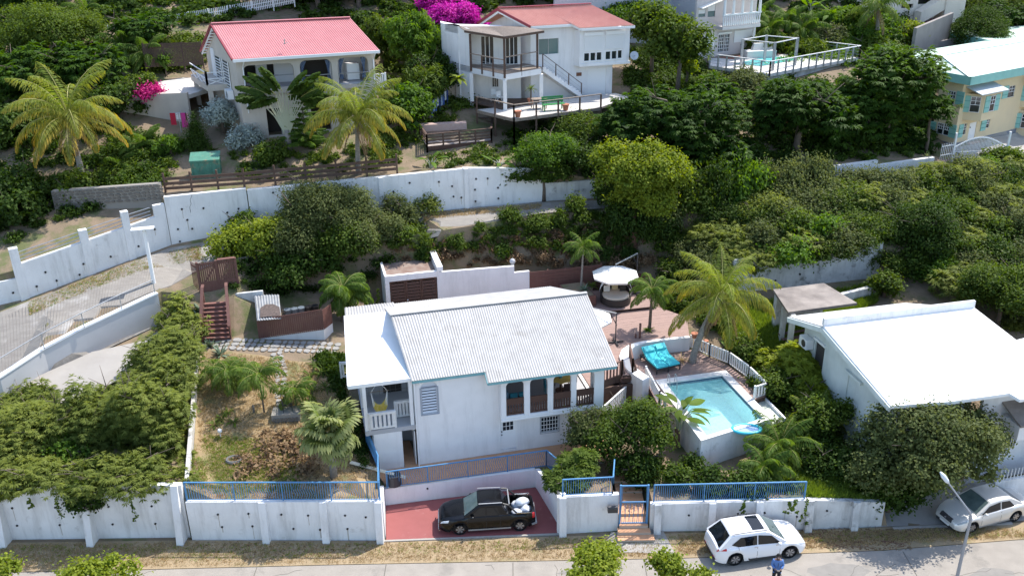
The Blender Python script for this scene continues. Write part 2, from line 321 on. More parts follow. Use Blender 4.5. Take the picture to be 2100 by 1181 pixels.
# back of the deck: bank up to the road
TL((-19.5,57.0,5.7),(-16,57.0,5.0),(-10,57.2,4.0));TL((-8,58.6,5.7),(-4.8,59,5.8),(1,59.6,5.8),(7,60,5.0),(11,60,4.6),(15,56.5,6.3))
TL((-8,57.6,3.3),(-4.8,58.2,3.3),(1,59.0,3.3),(7,59.5,3.3),(11,57.5,3.3))
T((8,58.5,3.3),(10,55,3.3),(4,53.6,3.3),(-5,53,3.4),(7,50.5,3.3),(10.6,51.4,3.3),(12.4,50,2.6),(12.5,46,1.4),(10.5,43,1.3),(9.5,46,1.4),(14.8,46,2.2),(14.6,41,1.4),(12,54.5,3.8))
# right lawn, old wall, scrub slope
OW=Zs([(1500,600,4.4),(1801,566,4.7)]);step(OW,[4.35,4.6],[6.5,6.8])
T((15,52,3.6),(18,50,3.3),(16,47,2.6),(17.5,42,1.6),(22,52,3.4),(28,50,3.2),(30,58,5.5),(36,60,6.5),(45,62,6.5),(60,64,6),(100,66,5),(34,48,2.2),(40,50,3.4),(60,52,2))
T((-60,50,6.5),(-100,55,6),(-60,60,9),(-31,62,9.6),(-26,65,11),(-21,63.2,10.9),(-20,66.3,11.9),(-10,67,11.9),(-8,65.5,10.9),(-2,67,11.3),(3,67,10.6),(10,68,10.8),(20,69,10.5),(28,72,10.2),(30,74,11))
T((-30,70,13.2),(-24,72,13),(-20,76,13),(-10,78,13.2),(-8,71,12.4),(-4,72,13),(2,70,11.3),(5,71,11.8),(8,72.5,12.3),(9,76,13.4),(0,78,13.4),(14,76,12.8),(20,77,13),(25,79,13.4),(31,85,14.2),(17,85,14.4),(22,89,14.7),(15,90,15.5),(24,93,16.8),(32,96,17.3),(38,101,17.5),(33.0,78,10.5),(33.5,72,8.8),(45,78,8.5),(50,90,9),(37,84,9.5),(38,94,13),(50,97,12))
for X,dz in((-150,0),(-100,2),(-60,1),(-35,1),(-15,0),(0,0),(15,-.5),(35,-2),(60,-6),(100,-8),(150,-9)):
 T((X,88 if X<12 or X>60 else 96,17.8+dz),(X,104,21.5+dz),(X,130,28+dz),(X,180,40+dz),(X,260,55+dz))
T((-31,79,16),(-22,84,17.2),(-12,82,15.5),(-2,83,15.8),(8,84,16))
_c=delaunay_2d_cdt([Vector(p[:2])for p in TP],TE,[],0,.001)
_vo,_fo,_vi=_c[0],_c[2],_c[3]
def _zz(i,v):
 if _vi[i]:return TP[_vi[i][0]][2]
 k=min(range(len(TP)),key=lambda j:(TP[j][0]-v[0])**2+(TP[j][1]-v[1])**2);return TP[k][2]
tv=[(v[0],v[1],_zz(i,v))for i,v in enumerate(_vo)]
TB=BVHTree.FromPolygons([Vector(p)for p in tv],_fo)
def G(x,y):
 h=TB.ray_cast(Vector((x,y,100)),Vector((0,0,-1)));return h[0].z if h[0]else 0.
def PG(px,py):
 """the point of the ground seen at a pixel"""
 v=Vector(ray(px,py)).normalized();h=TB.ray_cast(Vector(CAMP),v);return tuple(h[0])if h[0]else tuple(Z(px,py,0))
SOIL=mat('dry_soil_and_grass',(.26,.19,.125),.95,(.13,.10,.06),1.1,.8,bump=.5,bscale=12,stain=((.09,.12,.03),.55,.5,.75),detail=10)
gm=bpy.data.meshes.new('ground');gm.from_pydata(tv,[],_fo)
go=link('ground',gm,SOIL);tag(go,kind='structure')
bpy.context.view_layer.objects.active=go
def drape(name,poly,m,dz=.02,sub=1.0,z=None,kind='structure',parent=None):
 """a sheet with this outline (world xy) that follows the ground"""
 P=[Vector(p[:2])for p in poly];xs=[p.x for p in P];ys=[p.y for p in P];pts=list(P);E=[(i,(i+1)%len(P))for i in range(len(P))]
 x=min(xs)
 while x<max(xs):
  y=min(ys)
  while y<max(ys):
   pts.append(Vector((x+.013,y+.007)));y+=sub
  x+=sub
 r=delaunay_2d_cdt(pts,E,[list(range(len(P)))],1,.001)
 V=[(v.x,v.y,(G(v.x,v.y)if z is None else z)+dz)for v in r[0]]
 me=bpy.data.meshes.new(name);me.from_pydata(V,[],r[2]);bm=bmesh.new();bm.from_mesh(me)
 bmesh.ops.delete(bm,geom=[v for v in bm.verts if not v.link_faces],context='VERTS');bmesh.ops.recalc_face_normals(bm,faces=bm.faces);bm.to_mesh(me);bm.free()
 return tag(link(name,me,m),kind=kind)
# ---------------------------------------------------------------- street, verge, driveways
mb=MB();mb.sheet([(-110,10,.012),(110,10,.012),(110,39.0,.012),(24.35,36.33,.012),(17.5,35.7,.012),(7.9,35.36,.012),(-8.3,35.27,.012),(-19,35.11,.012),(-110,34.6,.012)])
struct(mb,'street',ROADM)
VERGE=mat('dry_verge_grass',(.40,.30,.185),.95,(.22,.165,.09),.9,.8,bump=.6,bscale=30,stain=((.16,.165,.055),.7,.56,.6),detail=12)
mb=MB();mb.sheet([(-110,34.65,.006),(-19,35.16,.006),(-8.3,35.32,.006),(7.9,35.41,.006),(17.5,35.75,.006),(24.35,36.38,.006),(110,39.1,.006),(110,39.6,.006),(24,37.6,.006),(17,37.4,.006),(-6.4,36.95,.006),(-15.9,37.25,.006),(-110,37.45,.006)])
struct(mb,'verge',VERGE)
# joints of the street slabs
mb=MB()
for X in(-24,-18.2,-12.3,-6.2,-.2,6,12.2,18.4,24.6):mb.beam((X,20,.017),(X+.05,35.25+max(0,X)*.02,.017),.035,.004)
mb.build('street_joint_lines',mat('street_joint',(.12,.11,.09),.95));tag(bpy.data.objects['street_joint_lines'],kind='structure')
PATCH=mat('darker_road_patch',(.20,.185,.165),.95,(.27,.25,.22),2.5,.9,bump=.3);Rp=random.Random(5)
for k,(x,y,rx,ry)in enumerate(((-14,34.2,1.2,.5),(-3.5,33.6,.8,.5),(3.4,34.6,1.6,.35),(9.5,33.2,.7,.5),(15,34.3,1.4,.6),(18.5,35.0,.6,.3),(22,33.9,1.1,.5))):
 mb=MB();mb.sheet([(x+rx*math.cos(t)*Rp.uniform(.7,1.1),y+ry*math.sin(t)*Rp.uniform(.7,1.1),.0165)for t in[j*math.pi/7 for j in range(14)]]);struct(mb,'road_patch',PATCH)
mb=MB()
for k in range(26):
 x,y,a=Rp.uniform(-22,24),Rp.uniform(32.5,35),Rp.uniform(-.6,.6)+(1.5 if k%3==0 else 0)
 for j in range(6):nx,ny=x+math.cos(a)*.35,y+math.sin(a)*.35;mb.beam((x,y,.0175),(nx,min(ny,35.1),.0175),.018,.003);x,y,a=nx,min(ny,35.1),a+Rp.uniform(-.6,.6)
struct(mb,'road_cracks',mat('street_joint',(.12,.11,.09),.95))
mb=MB();mb.prism([(-6.35,37.0,-.15),(2.25,37.35,-.15),(1.8,40.5,-.15),(1.06,41.1,-.15),(-6.68,39.74,-.15)],.19);struct(mb,'driveway',REDC)
mb=MB();mb.beam((-6.5,36.93,.02),(2.4,37.27,.02),.12,.07);struct(mb,'driveway_kerb',CONC)
mb=MB();mb.prism([(4.6,35.9,.008),(7.6,35.7,.008),(7.3,37.35,.008),(6.9,37.4,.008),(4.7,37.35,.008),(4.4,36.6,.008)],.02);struct(mb,'gate_apron',CONC)
mb=MB();mb.sheet([(17.9,37.45,.03),(24.5,37.7,.03),(30,38.2,.03),(30,42,.03),(24,41,.2),(19.6,40.5,.2)]);struct(mb,'parking_apron',CONC)
mb=MB();mb.beam((18.6,37.3,.03),(24.6,37.55,.03),.14,.12);struct(mb,'apron_kerb',CONC)
# ramp road and the road above
ramp=Zs([(0,746,4.85),(90,722,5.12),(174,680,5.5),(305,615,5.98),(395,560,6.5),(440,540,6.95)])+Zs([(620,500,7.45),(860,478,7.85),(1100,440,8.05)])+[(8,62.7,8.05),(17.3,61.3,8.15),(25,62.8,8.25),(33,66.1,8.45),(50,73,8.45),(90,81,8.1)]+[(90,84,8.1),(50,76.5,8.5),(36,70.4,8.55)]+Zs([(1900,352,8.6),(1540,402,8.4),(1110,414,8.25),(960,428,8.1),(620,462,7.75),(345,508,7.05),(200,562,6.45),(60,615,5.65),(0,642,5.2)])+[(-60,48,3.5),(-60,42.5,3.3)]
drape('upper_road',ramp,RAMPM,.10,1.2)
# grooves of the ramp
mb=MB()
for i in range(60):
 t=i/59;A=lerp(Z(-60,770,4.75),Z(305,612,6.0),t);B=lerp(Z(-60,668,5.0),Z(330,515,6.9),t);n=10
 for k in range(n):
  p,q=lerp(A,B,.04+.92*k/n),lerp(A,B,.04+.92*(k+1)/n);mb.beam((p[0],p[1],G(p[0],p[1])+.106),(q[0],q[1],G(q[0],q[1])+.106),.016,.005)
struct(mb,'road_grooves',mat('ramp_groove_dark',(.20,.18,.155),.95))  # grooves drawn as thin strips darker than the ramp
low=Zs([(322,683,4.22),(300,700,4.15),(190,724,4.05),(61,782,3.68),(-80,850,3.2)])+[(-55,42.5,1.2),(-45,41.5,1.0),(-30,42.0,2.95),(-26,43.0,3.1),(-20.7,48.5,3.95),(-20.4,51,4.25)]
mb=MB();mb.sheet([(p[0],p[1],p[2]+.1)for p in low]);struct(mb,'lower_driveway',mat('pale_concrete_driveway',(.36,.335,.30),.9,(.27,.25,.225),.7,.8,bump=.2,stain=((.28,.255,.23),.5,.56,.6)))
# garden lawn patches
LAWN=mat('dry_lawn',(.36,.265,.145),.95,(.19,.135,.075),.9,.8,bump=.6,bscale=25,stain=((.10,.13,.035),.5,.5,.8),detail=12)
drape('garden_lawn',[(-15.9,37.45),(-7.0,37.3),(-7.15,41.9),(-8.6,45.5),(-10.2,48.6),(-19.0,50.8)],LAWN,.02,1.2)
LUSH=mat('lush_grass',(.10,.17,.03),.95,(.14,.21,.05),1.0,.8,bump=.6,bscale=25,stain=((.05,.08,.02),.7,.54,.7),detail=12)
drape('right_lawn',[(12.3,52.4),(14.4,47),(16.2,46.3),(17.0,49.5),(20.5,53.0),(24.3,56.9),(15.9,54.9),(12,54.3)],LUSH,.03,1.2)
# ================================================================ walls along the street
DIRTS=mat('drain_dirt_streak',(.42,.38,.32),.95,(.55,.51,.46),6)
def dirt(F,u,z,root,R):
 if R.random()<.55:return
 h=R.uniform(.25,.8);w=R.uniform(.012,.03);q=MB();q.hexa([F.P(a,b,c)for c in(z-h,z-.06)for a,b in((u-(w*.3 if c<z-.1 else w),-.004),(u+(w*.3 if c<z-.1 else w),-.004),(u+w,-.001),(u-w,-.001))]);q.build('dirt_streak',DIRTS,root)
RD=random.Random(17)
def wallseg(name,label,A,B,z0,z1a,z1b,t,m,group=None,holes=(),piers=(),cap=0.,batter=0.):
 """retaining wall from A to B (world xy); holes: (u,z) of drain pipes; piers: u of buttresses"""
 root=thing(name,label,'wall',(A[0],A[1],z0),group)
 F,L=FrAB(A,B);mb=MB()
 mb.wall(F,0,[(0,z0-.3),(L,z0-.3),(L,z1b),(0,z1a)],[],t);mb.build('wall_face',m,root)
 for u in piers:
  zt=z1a+(z1b-z1a)*u/L;mb=MB();w=.17
  mb.hexa([F.P(u-w,-.34-batter,z0-.3),F.P(u+w,-.34-batter,z0-.3),F.P(u+w,-.003,z0-.3),F.P(u-w,-.003,z0-.3),F.P(u-w,-.16,zt+.05),F.P(u+w,-.16,zt+.05),F.P(u+w,-.003,zt+.05),F.P(u-w,-.003,zt+.05)])
  mb.build('buttress',m,root)
 pm=None
 for u,z in holes:
  zt=z
  if pm is None:
   mm=MB();mm.tube([(0,-.035,0),(0,.05,0)],.055,8,False);mm.tube([(0,-.012,0),(0,.0,0)],.045,8);pm=mm.mesh('drain_hole');pm.materials.append(BLACK)
  q=F.P(u,-.004,z);link('drain_hole',pm,None,root,(q[0]-A[0],q[1]-A[1],z-z0),(0,0,F.yaw));dirt(F,u,z,root,RD)
 if cap:
  mb=MB();mb.hexa([F.P(-.02,-.05,z1a+.002),F.P(L+.02,-.05,z1b+.002),F.P(L+.02,t+.05,z1b+.002),F.P(-.02,t+.05,z1a+.002),F.P(-.02,-.05,z1a+cap),F.P(L+.02,-.05,z1b+cap),F.P(L+.02,t+.05,z1b+cap),F.P(-.02,t+.05,z1a+cap)]);mb.build('coping',TRIMW,root)
 return root
wallseg('street_wall','tall white retaining wall under overhanging bushes at the bottom left with sloping buttresses',(-60,37.6),(-16.1,37.5),0,3.1,3.1,.25,WALLW,holes=[(u,z)for u in(35.5,37.6,40.2,42.3)for z in(.85,1.9)],piers=(25.5,30.3,34.9,39.2,43.6),batter=.4)
wallseg('street_wall','white retaining wall with drain holes below the blue fence and garden',(-15.95,37.28),(-6.45,37.03),0,2.25,2.3,.25,WALLW,holes=[(u,z)for u,z in((1.5,1.55),(3,1.6),(1.6,.8),(3.1,.85),(4.6,1.55),(5.9,1.5),(5.1,.7),(6.4,.65),(7.7,1.5),(7.75,.7),(8.7,1.4))],piers=(3.75,6.7,9.35),batter=.0)
wallseg('driveway_wall','short white wall flanking the red driveway on its left side',(-6.4,37.2),(-6.72,39.8),0,2.2,1.25,.22,WHITE)
wallseg('driveway_wall','low white retaining wall behind the black pickup under the terrace fence',(-6.7,39.78),(1.08,41.18),0,1.02,1.1,.22,WHITE,holes=[(2.2,.75)])
wallseg('driveway_wall','white wall on the right side of the red driveway below the shrubs',(1.08,41.18),(2.28,37.5),0,1.15,2.2,.22,WHITE)
wallseg('street_wall','white street wall with black letterbox between the driveway and the tiled gate steps',(2.05,37.32),(5.05,37.5),0,2.15,2.15,.25,WALLW,piers=(.25,))
wallseg('street_wall','white street wall behind the parked white hatchback right of the gate',(6.6,37.42),(14.2,37.37),0,1.6,1.75,.25,WALLW,holes=[(1.9,.95),(4.3,1.0),(5.6,1.05),(6.6,1.05),(8.1-.9,.8)],piers=(.35,3.0,5.3))
wallseg('street_wall','peeling mouldy white wall with grass behind it left of the dense street tree',(14.25,37.37),(18.1,37.5),0,1.75,1.45,.25,OLDW,piers=(.1,2.4),holes=[(1,1.1)])
# long wall along the upper road
def farwall(name,label,p0,p1,zt0,zt1,holes=(),piers=(),m=WALLW,t=.3):
 A=Z(*p0);B=Z(*p1);F,L=FrAB(A,B);root=thing(name,label,'wall',(A[0],A[1],A[2]));z0a,z0b=A[2]-.6,B[2]-.6
 mb=MB();mb.wall(F,0,[(0,z0a),(L,z0b),(L,zt1),(0,zt0)],[],t);mb.build('wall_face',m,root)
 for u in piers:
  z0=z0a+(z0b-z0a)*u/L;zt=zt0+(zt1-zt0)*u/L;mb=MB();mb.fbox(F,u-.15,u+.15,-.14,-.003,z0,zt-.02);mb.build('buttress',m,root)
 pm=None
 for px,py in holes:
  u,z=F.onb(px,py,0);z=float(z)
  if pm is None:
   mm=MB();mm.tube([(0,-.05,0),(0,.05,0)],.07,8,False);mm.tube([(0,-.02,0),(0,0,0)],.06,8);pm=mm.mesh('drain_hole');pm.materials.append(BLACK)
  q=F.P(u,-.004,z);link('drain_hole',pm,None,root,(q[0]-A[0],q[1]-A[1],z-A[2]),(0,0,F.yaw));dirt(F,u,z,root,RD)
 return root,F,L
rampwall,FR,LR=farwall('ramp_wall','grey white wall with stepped pillars and steel rails climbing beside the ramp',(60,608,5.65),(345,503,7.1),7.9,9.3,holes=[(93,558),(75,587),(171,541),(116,575),(227,526),(163,563),(284,505),(317,470)])
farwall('ramp_wall','low end of the white wall at the left edge beside the ramp',(-420,720,3.9),(58,610,5.6),5.6,7.0,holes=[(27,600)])
rw,F2,L2=farwall('upper_road_wall','tall cracked white wall panel with drain holes next to the ramp pillars',(352,500,7.15),(515,468,7.6),10.45,10.45,holes=[(373,429),(417,427),(466,436),(489,428),(384,451),(365,470),(394,469),(442,469),(482,454),(369,495)])
mb=MB();pts=[F2 .onb(x,y,-.003)for x,y in((394,400),(390,410),(392,418),(389,425),(391,436))]
mb.tube([F2 .P(a,-.003,z)for a,z in pts],.012,4);mb.build('wall_crack',BLACK,rw)
farwall('upper_road_wall','long white roadside wall behind the grey green tree',(517,468,7.6),(952,428,8.1),10.35,11.0,holes=[(560,395),(610,420),(660,400),(735,405),(755,410),(807,393),(840,375),(900,373),(927,382),(930,403),(870,400),(946,405)],piers=(3.0,9.0))
rw3,F3,L3=farwall('upper_road_wall','white roadside wall with a raised block below the second wooden deck',(952,428,8.1),(1112,412,8.2),11.05,10.6,holes=[(976,367),(1000,366),(1038,363),(974,389),(1021,385),(975,413),(1022,407)],piers=(.2,))
farwall('upper_road_wall','shaded grey wall end beneath drooping branches',(1112,412,8.2),(1245,402,8.25),9.5,9.5,m=OLDW)
farwall('upper_road_wall','bright white wall left of the concrete joint under the dark feathery trees',(1405,412,8.3),(1533,402,8.3),9.55,9.55,m=WALLW)
farwall('upper_road_wall','long white boundary wall rising towards the yellow apartment building',(1538,402,8.35),(1795,368,8.5),9.75,9.95,m=WALLW,holes=[(1600,368),(1660,363),(1740,352)])
farwall('upper_road_wall','lower far piece of the white boundary wall before the iron gate',(1797,368,8.5),(1912,352,8.6),9.6,9.7,m=WALLW)
farwall('old_wall','old stained white retaining wall below the scrub slope',(1500,600,4.4),(1801,566,4.7),6.7,7.1,m=OLDW,holes=[(1590,575),(1640,562)])
farwall('old_wall','small mouldy white wall holding the grass strip behind the concrete shed',(1722,628,4.0),(1797,612,4.0),4.8,4.9,m=OLDW)
# ramp wall pillars and rails
def seg_rail(F,root,pts,n,name='rail',m=METAL,r=.03):
 for k in n:
  mb=MB();mb.tube([(p[0],p[1],p[2]+k)for p in pts],r,5);mb.build(name,m,root)
pil=[(60,'a'),(196,'b'),(281,'c'),(330,'d')]
PX=[]
for(bx,by,tx,ty,w_)in((52,612,44,508,.5),(188,560,183,470,.5),(272,528,264,432,.45)):
 A=Z(bx,by,5.65+(bx-60)/285*1.45);u=FR.loc(A)[0];zt=HT(A,tx,ty);mb=MB();mb.fbox(FR,u-w_/2,u+w_/2,-.06,.36,5.0,zt);mb.build('pillar',WALLW,rampwall);PX.append((u,zt))
mb=MB();uE=FR.onb(315,430,0)[0];mb.wall(FR,-.002,[(uE,7),(LR+.2,7),(LR+.2,10.0),(uE,10.0)],[],.3);mb.build('raised_wall_panel',WALLW,rampwall)
for(u0,zt),(u1,zt1)in zip(PX,PX[1:]+[(uE,PX[-1][1]+.2)]):
 za=7.9+1.4*u0/LR;zb=7.9+1.4*u1/LR
 for k in(.18,.42,.66):
  mb=MB();mb.tube([FR.P(u0+.2,.15,za+k+.1),FR.P(u1-.2,.15,zb+k)],.028,5);mb.build('rail',METAL,rampwall)
# inner grey wall between ramp and lower driveway, with coping and steel handrail
ib=[(-60,807,4.5),(0,776,4.8),(90,717,5.2),(169,675,5.6),(305,611,6.1),(324,603,6.15)]
pts=IB;root=thing('divider_wall','smooth grey wall with white coping between the ramp and lower driveway','wall',tuple(pts[0]))
mb=MB();mc=MB()
for p,q in zip(pts,pts[1:]):
 F,L=FrAB(p,q);mb.panel([(0,1.5),(L,1.5),(L,q[2]),(0,p[2])],[],lambda u,v,w_:F.P(u,w_+.0,v),.25)
 mc.hexa([F.P(0,-.04,p[2]+.002),F.P(L,-.04,q[2]+.002),F.P(L,.29,q[2]+.002),F.P(0,.29,p[2]+.002),F.P(0,-.04,p[2]+.1),F.P(L,-.04,q[2]+.1),F.P(L,.29,q[2]+.1),F.P(0,.29,p[2]+.1)])
mb.build('wall_face',mat('smooth_grey_render',(.50,.50,.50),.9,(.44,.44,.44),.6),root);mc.build('coping',TRIMW,root)
root=thing('handrail','thin steel handrail on posts along the divider wall of the ramp','handrail',tuple(pts[0]))
rp=[]
for p in[(-60,807,4.6),(91,715,5.3),(173,672,5.7),(250,634,5.98),(318,603,6.2)]:
 a=Z(*p);rp.append((a[0],a[1],a[2]+.95));mb=MB();mb.tube([(a[0],a[1],a[2]),(a[0],a[1],a[2]+.95)],.03,6);mb.build('post',METAL,root)
mb=MB();mb.tube(rp,.032,6);mb.build('top_rail',METAL,root)
# leftover stone walls on the left slope
def rubble(name,label,p0,p1,h,m=STONE,seed=1,rows=5,cat='wall'):
 A,B=Z(*p0),Z(*p1);F,L=FrAB(A,B);root=thing(name,label,cat,tuple(A));mb=MB();mb.wall(F,.1,[(0,A[2]-.8),(L,B[2]-.8),(L,B[2]+h),(0,A[2]+h)],[],.4);mb.build('wall_core',mat('mortar',(.26,.24,.21),.95),root)
 R=random.Random(seed);st=MB()
 rh=h/rows
 for r in range(rows):
  u=0
  while u<L-.1:
   w_=R.uniform(.25,.6);z0=A[2]+(B[2]-A[2])*u/L+r*rh;c=F.P(u+w_/2,.1,z0+rh/2)
   pts_=[(u+w_/2+math.cos(t)*w_*.46*R.uniform(.8,1.05),z0+rh/2+math.sin(t)*rh*.45*R.uniform(.8,1.05))for t in[k*math.pi/3.5 for k in range(7)]]
   st.panel(pts_,[],lambda a,v,w2,d=R.uniform(.03,.09):F.P(a,.1-d+w2*d,v),1);u+=w_
 o=st.build('rubble_stones',m,root);tag(o,kind='stuff');return root
rubble('stone_wall','dark rubble stone wall below the left hillside trees',(110,425,9.4),(330,410,10),1.1,seed=3)
rubble('stone_wall','rubble stone retaining wall below the white picket fence on the hillside',(225,118,15.4),(640,62,16.6),1.6,seed=5,rows=6)
# ================================================================ main house
HF=Fr(Z(860,953,1.1),13)
def hp(px,py,b=0.):return HF.onb(px,py,b)
house=thing('white_house','two storey white house with large white corrugated roof and arched gallery','house',HF.P(0,0,1.0))
def opn(b,x0,x1,ybot,ytop,F=HF):
 a0,z0=F.onb(x0,ybot,b);a1,z1=F.onb(x1,ytop,b);return a0,a1,z0,z1
# front wall with louvred window, door, barred window
wa0,wz0=hp(865.5,850.5);wa1,_=hp(899.5,848);_,wz1=hp(880,781)
da0,dz0=hp(1027,923);da1,_=hp(1059,919);dz1=dz0+2.05
ba0,bz0=hp(1109.5,887);ba1,_=hp(1144.5,881);_,bz1=hp(1126,853)
gaL,_=hp(1037,857,-.55);gaR,_=hp(1237,838,-.55)
mb=MB()
mb.wall(HF,0,[(0,.8),(9.75,.8),(9.75,3.55),(gaL-.2,3.55),(gaL-.2,6.33),(0,6.33)],[arch(wa0,wa1,wz0,wz1,.42,6),rect(da0,da1,dz0,dz1),rect(ba0,ba1,bz0,bz1)],.18)
mb.build('front_wall',WHITE,house)
mb=MB();mb.walla(HF,0,[(.18,.8),(8,.8),(8,6.75),(4.05,7.95),(.18,6.4)],[rect(1.4,2.3,1.0,3.1)],.18);mb.build('side_wall',WHITE,house)
mb=MB();mb.walla(HF,9.57,[(.2,.8),(8,.8),(8,6.75),(4.05,7.95),(.2,6.4)],[rect(.4,2.7,3.8,6.0),rect(3.6,4.6,3.8,5.9)],.18);mb.build('side_wall',WHITE,house)
mb=MB();mb.wall(HF,7.8,[(.2,.8),(9.55,.8),(9.55,6.75),(.2,6.75)],[],.18);mb.build('rear_wall',WHITE,house)
mb=MB();mb.fbox(HF,.19,9.55,.2,7.78,3.45,3.72);mb.build('upper_floor',INTERW,house)
# arched gallery
f=thing
mb=MB();gb=-.55;holes=[];OP=[]
for(x0,x1,yb,yt)in((1038.7,1075.4,854,782),(1087.2,1123.3,848,775.5),(1134.6,1171,841.2,768.5),(1181.6,1217.9,834.8,762)):
 a0,z0=hp(x0,yb,gb);a1,_=hp(x1,yb-4,gb);_,zt=hp((x0+x1)/2,yt,gb);zt=min(zt,5.93);OP.append((a0,a1,z0,zt));holes.append(arch(a0,a1,z0,zt,.28,5))
gz0=hp(1038,864,gb)[1];gz0=min(gz0,OP[0][2]-.2)
zt_=6.1
mb.wall(HF,gb,[(gaL-.22,gz0),(gaR,gz0),(gaR,zt_),(gaL-.22,zt_)],holes,.2);mb.build('gallery_wall',WHITE,house)
mb=MB();mb.fbox(HF,gaL-.22,gaL-.02,gb+.2,-.002,gz0,zt_+.15);mb.fbox(HF,gaR-.16,gaR,gb+.2,.25,gz0,zt_+.2);mb.fbox(HF,gaL-.02,gaR-.16,gb+.2,.19,gz0+.01,3.7);mb.build('gallery_side',WHITE,house)
mb=MB();mb.fbox(HF,gaL-.26,gaR+.04,gb-.05,gb-.002,gz0+.02,gz0+.12);mb.build('gallery_ledge',TRIMW,house)
for(a0,a1,z0,zt)in OP:
 r=MB();r.fbox(HF,a0,a1,gb+.06,gb+.13,z0+.92,z0+1.0);r.fbox(HF,a0,a1,gb+.07,gb+.12,z0+.62,z0+.921);br=r.build('balustrade',WOODD,house);r=MB();r.fbox(HF,a0,a1,gb+.06,gb+.13,z0+.02,z0+.12);r.build('bottom_rail',WOODD,br)
 n=7
 for k in range(n):
  u=a0+(a1-a0)*(k+.5)/n;q=MB();q.fbox(HF,u-.045,u+.045,gb+.08,gb+.115,z0+.12,z0+.64);q.build('baluster',WOODD,br)
 q=MB();q.fbox(HF,a0-.06,a1+.06,gb-.04,gb-.003,z0-.09,z0-.03);q.build('sill',TRIMW,house)
# louvred window
lw=MB();lw.wall(HF,.09,arch(wa0+.003,wa1-.003,wz0,wz1-.003,.42,6),[rect(wa0+.06,wa1-.06,wz0+.06,wz1-.38)],.05);lf=lw.build('louvre_window',mat('pale_grey_paint',(.58,.61,.66),.5),house)
for k in range(9):
 z=wz0+.08+(wz1-.46-wz0)*k/9;q=MB();q.hexa([HF.P(wa0+.06,.02,z),HF.P(wa1-.06,.02,z),HF.P(wa1-.06,.04,z-.012),HF.P(wa0+.06,.04,z-.012),HF.P(wa0+.06,.06,z+.085),HF.P(wa1-.06,.06,z+.085),HF.P(wa1-.06,.08,z+.075),HF.P(wa0+.06,.08,z+.075)]);q.build('louvre',MATS['pale_grey_paint'],lf)
q=MB();q.wall(HF,.142,arch(wa0+.003,wa1-.003,wz0,wz1-.003,.42,6),[],.03);q.build('gap_shade_sheet',mat('shutter_gap_shade',(.10,.11,.13),.9),lf)  # dark sheet puts the shade of the louvre gaps into colour
q=MB();q.wall(HF,-.03,[(wa0-.05,wz0-.05),(wa1+.05,wz0-.05),(wa1+.05,wz1-.35),(wa0-.05,wz1-.35)],[rect(wa0+.0,wa1-.0,wz0+.0,wz1-.40)],.028);q.build('window_trim',mat('blue_grey_trim',(.30,.34,.40),.6),lf)
# door with six panes
q=MB();q.wall(HF,.05,rect(da0,da1,dz0+.02,dz1),[],.05);dr=q.build('door',TRIMW,house)
for i in range(3):
 for j in range(3):
  x0=da0+.15+i*.2;z0=dz1-.85+j*.27;q=MB();q.fbox(HF,x0,x0+.165,.035,.048,z0,z0+.23);q.build('pane',GLASS,dr)
q=MB();q.fbox(HF,da0-.06,da0-.002,-.025,.1,dz0,dz1+.06);q.fbox(HF,da1+.002,da1+.06,-.025,.1,dz0,dz1+.06);q.build('door_frame',TRIMW,dr)
for zz in(.95,1.15):
 q=MB();q.sphere(HF.P(da0+.08,.02,dz0+zz),.04,6,4);q.build('handle',METALD,dr)
# barred window
q=MB();q.fbox(HF,ba0,ba1,.12,.15,bz0,bz1);wn=q.build('barred_window',GLASS,house)
q=MB();q.wall(HF,-.04,rect(ba0-.07,ba1+.07,bz0-.07,bz1+.07),[rect(ba0,ba1,bz0,bz1)],.04);q.build('frame',mat('grey_trim',(.4,.41,.43),.6),wn)
for k in range(7):
 u=ba0+(ba1-ba0)*k/6;q=MB();q.fbox(HF,u-.012,u+.012,-.03,-.006,bz0,bz1);q.build('bar',TRIMW,wn)
for k in range(5):
 z=bz0+(bz1-bz0)*k/4;q=MB();q.fbox(HF,ba0,ba1,-.055,-.032,z-.012,z+.012);q.build('bar',TRIMW,wn)
# roof: front slope with the stepped eave over the gallery, rear slope
nz=hp(1003,785,-.85)[0];nA=3.68
RZ=lambda b:6.42+.42*b
mb=MB();mb.corr(HF.P(-.15,-.2,RZ(-.2)),HF.P(nA,-.2,RZ(-.2)),HF.P(nA,4.05,RZ(4.05)),HF.P(-.6,4.05,RZ(4.05)),.13,.016);mb.corr(HF.P(nA,-.88,RZ(-.88)),HF.P(10.65,-.88,RZ(-.88)),HF.P(10.45,4.05,RZ(4.05)),HF.P(nA,4.05,RZ(4.05)),.13,.016)
mb.build('front_roof_slope',ROOFW,house)
mb=MB();mb.corr(HF.P(-.72,8.05,6.93),HF.P(9.45,8.05,6.93),HF.P(10.42,4.05,RZ(4.05)-.005),HF.P(-.6,4.05,RZ(4.05)-.005),.13,.016);mb.build('rear_roof_slope',mat('dull_corrugated_metal',(.60,.58,.54),.6,(.42,.40,.37),1.8,.7),house)
mb=MB();mb.beam(HF.P(-.62,4.05,RZ(4.05)+.03),HF.P(10.46,4.05,RZ(4.05)+.03),.22,.05);mb.build('ridge_cap',ROOFW,house)
mb=MB()
for A,B in(((-.12,-.17),(nA-.02,-.17)),((nA-.02,-.84),(10.6,-.84))):mb.fbox(HF,A[0],B[0],A[1],A[1]+.03,RZ(A[1])-.2,RZ(A[1])-.045)
